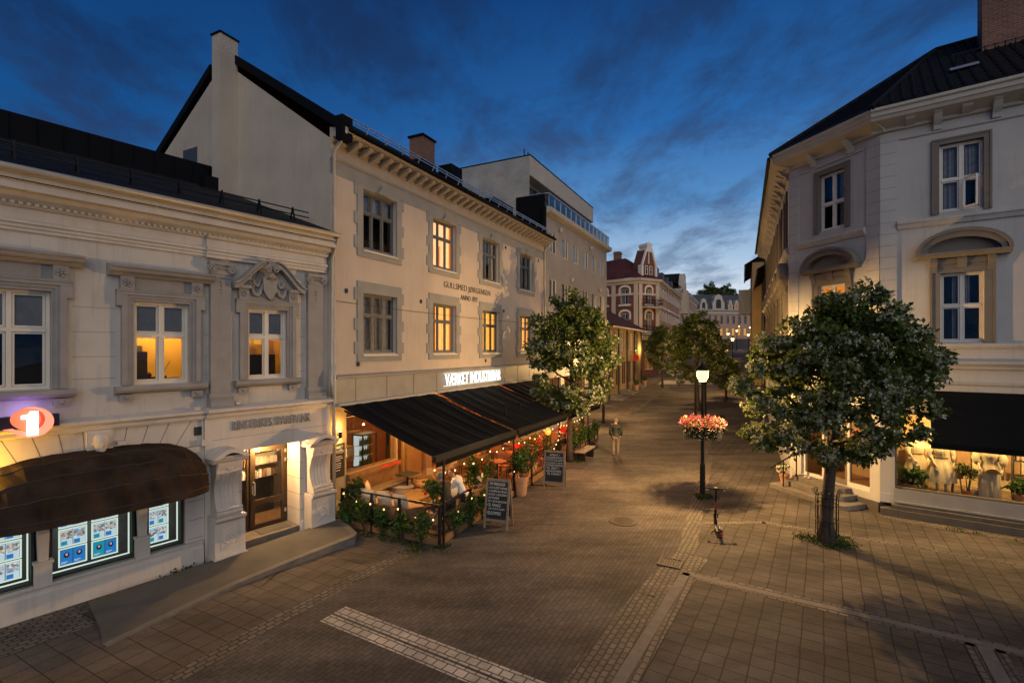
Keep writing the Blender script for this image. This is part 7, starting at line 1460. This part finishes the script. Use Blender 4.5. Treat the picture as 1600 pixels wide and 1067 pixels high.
# neon and lit fronts near the square
ne = thing('neon_sign','red glowing neon flower sign seen through the dark tree','sign',(24.2,68.5,7.0),FBr.rot); b = MB()
for k in range(6): a = k*PI/3; b.tube([(.35*math.cos(a)+.28*math.cos(j*PI/6),-.4,.35*math.sin(a)+.28*math.sin(j*PI/6)) for j in range(13)],.04,5)
b.build('tube','redglow',ne); MB().box(-.6,.6,-.3,-.2,-.6,.6).build('panel','ink',ne)
# trees standing behind the roofs
for x,y,s,lab in ((75.5,188,2.8,'left tree crown rising behind the slate mansard'),(82.5,190,2.75,'right tree crown rising behind the slate mansard'),(20.6,104,2.3,'tree crown showing between the brick chimneys'),(35.0,118,2.35,'tree tip showing behind the pale gabled roof')):
    c = tree_copy(T1,lab,x,y,s,s,x); c['group'] = 'trees behind the roofs'
# ================================================================== SKY, LIGHT, CAMERA
w = bpy.data.worlds.new('World'); sc.world = w; w.use_nodes = True; nt = w.node_tree; bg = nt.nodes['Background']
tc = nn(nt,'ShaderNodeTexCoord'); sp = nn(nt,'ShaderNodeSeparateXYZ'); nt.links.new(tc.outputs['Generated'],sp.inputs[0])
def math_(op,a,b_=None,clamp=False):
    n = nn(nt,'ShaderNodeMath',operation=op,use_clamp=clamp)
    for i,x in enumerate((a,b_)):
        if x is None: continue
        if isinstance(x,(int,float)): n.inputs[i].default_value = x
        else: nt.links.new(x,n.inputs[i])
    return n.outputs[0]
def ramp(src,stops):
    r = nn(nt,'ShaderNodeValToRGB'); e = r.color_ramp.elements
    e[0].position, e[0].color = stops[0][0], c4(stops[0][1]); e[1].position, e[1].color = stops[-1][0], c4(stops[-1][1])
    for p_,c_ in stops[1:-1]: x = e.new(p_); x.color = c4(c_)
    nt.links.new(src,r.inputs[0]); return r.outputs[0]
def mix(fac,a,b_,bt='MIX'):
    m = nn(nt,'ShaderNodeMix',data_type='RGBA',blend_type=bt)
    for i,x in ((0,fac),(6,a),(7,b_)):
        if isinstance(x,(int,float)): m.inputs[i].default_value = x
        elif isinstance(x,tuple): m.inputs[i].default_value = c4(x)
        else: nt.links.new(x,m.inputs[i])
    return m.outputs[2]
z = sp.outputs[2]
nor = nn(nt,'ShaderNodeVectorMath',operation='DOT_PRODUCT'); nt.links.new(tc.outputs['Generated'],nor.inputs[0]); nor.inputs[1].default_value = Vector((.40,.91,.05)).normalized()
az = nor.outputs['Value']                              # towards the afterglow at the end of the street
SKY_LO = [(0,(.78,.80,.80)),(.10,(.70,.78,.86)),(.17,(.39,.55,.74)),(.27,(.095,.27,.56)),(.40,(.024,.135,.40)),(.60,(.007,.058,.22)),(1,(.006,.025,.09))]
SKY_HI = [(0,(.02,.075,.19)),(.15,(.018,.10,.28)),(.35,(.009,.078,.26)),(.6,(.004,.034,.14)),(1,(.005,.02,.08))]
lo_c = ramp(z,SKY_LO); hi_c = ramp(z,SKY_HI)
fa = ramp(az,[(.45,(0,0,0)),(.72,(.35,.35,.35)),(.93,(1,1,1))]); base = mix(fa,hi_c,lo_c)
inv = math_('DIVIDE',1.0,math_('ADD',math_('MAXIMUM',z,0.0),.14)); cx2 = math_('MULTIPLY',sp.outputs[0],inv); cy2 = math_('MULTIPLY',sp.outputs[1],inv)
cb = nn(nt,'ShaderNodeCombineXYZ'); nt.links.new(cx2,cb.inputs[0]); nt.links.new(cy2,cb.inputs[1])
mp = nn(nt,'ShaderNodeMapping'); mp.inputs['Location'].default_value = (3.1,1.7,0); mp.inputs['Rotation'].default_value = (0,0,.5); mp.inputs['Scale'].default_value = (1.0,.62,1); nt.links.new(cb.outputs[0],mp.inputs[0])
no = nn(nt,'ShaderNodeTexNoise'); no.inputs['Scale'].default_value = 3.0; no.inputs['Detail'].default_value = 12; no.inputs['Roughness'].default_value = .66; no.inputs['Distortion'].default_value = .25; nt.links.new(mp.outputs[0],no.inputs['Vector'])
cl = ramp(no.outputs['Fac'],[(.45,(0,0,0)),(.53,(.38,.38,.38)),(.61,(.75,.75,.75)),(.74,(.92,.92,.92))])
ccol = ramp(z,[(0,(.26,.32,.40)),(.14,(.14,.21,.35)),(.25,(.060,.095,.20)),(.45,(.018,.042,.115)),(1,(.006,.02,.07))])
ccol = mix(fa,mix(1.0,ccol,(.5,.55,.65),'MULTIPLY'),ccol)
sky = mix(math_('MULTIPLY',cl,.85),base,ccol)
up = math_('GREATER_THAN',z,-.02); sky = mix(up,(.02,.02,.025),sky)
nt.links.new(sky,bg.inputs[0]); bg.inputs[1].default_value = 1.0
sl = bpy.data.lights.new('sun','SUN'); sl.energy = 1.45; sl.angle = math.radians(80); sl.color = (1,.93,.84); so = bpy.data.objects.new('sun',sl); COL.objects.link(so)
dv = Vector((.22,-.9,.42)).normalized(); so.rotation_euler = dv.to_track_quat('Z','Y').to_euler(); so.location = (0,-20,30)
cam = bpy.data.cameras.new('camera'); co = bpy.data.objects.new('camera',cam); COL.objects.link(co); co.location = (0,0,CAMZ); co.rotation_euler = (PI/2,0,0)
cam.sensor_width = 36; cam.lens = 36*FPX/1600; cam.shift_y = 12.5/1600; cam.clip_start = .1; cam.clip_end = 2000; sc.camera = co
vs_ = sc.view_settings; vs_.view_transform = 'Standard'; vs_.look = 'None'; vs_.exposure = 0; vs_.gamma = 1
cy = sc.cycles; cy.use_denoising = True; cy.max_bounces = 6; cy.diffuse_bounces = 3; cy.glossy_bounces = 3; cy.transmission_bounces = 4; cy.transparent_max_bounces = 12; cy.caustics_reflective = False; cy.caustics_refractive = False; cy.sample_clamp_indirect = 4.0; cy.sample_clamp_direct = 0
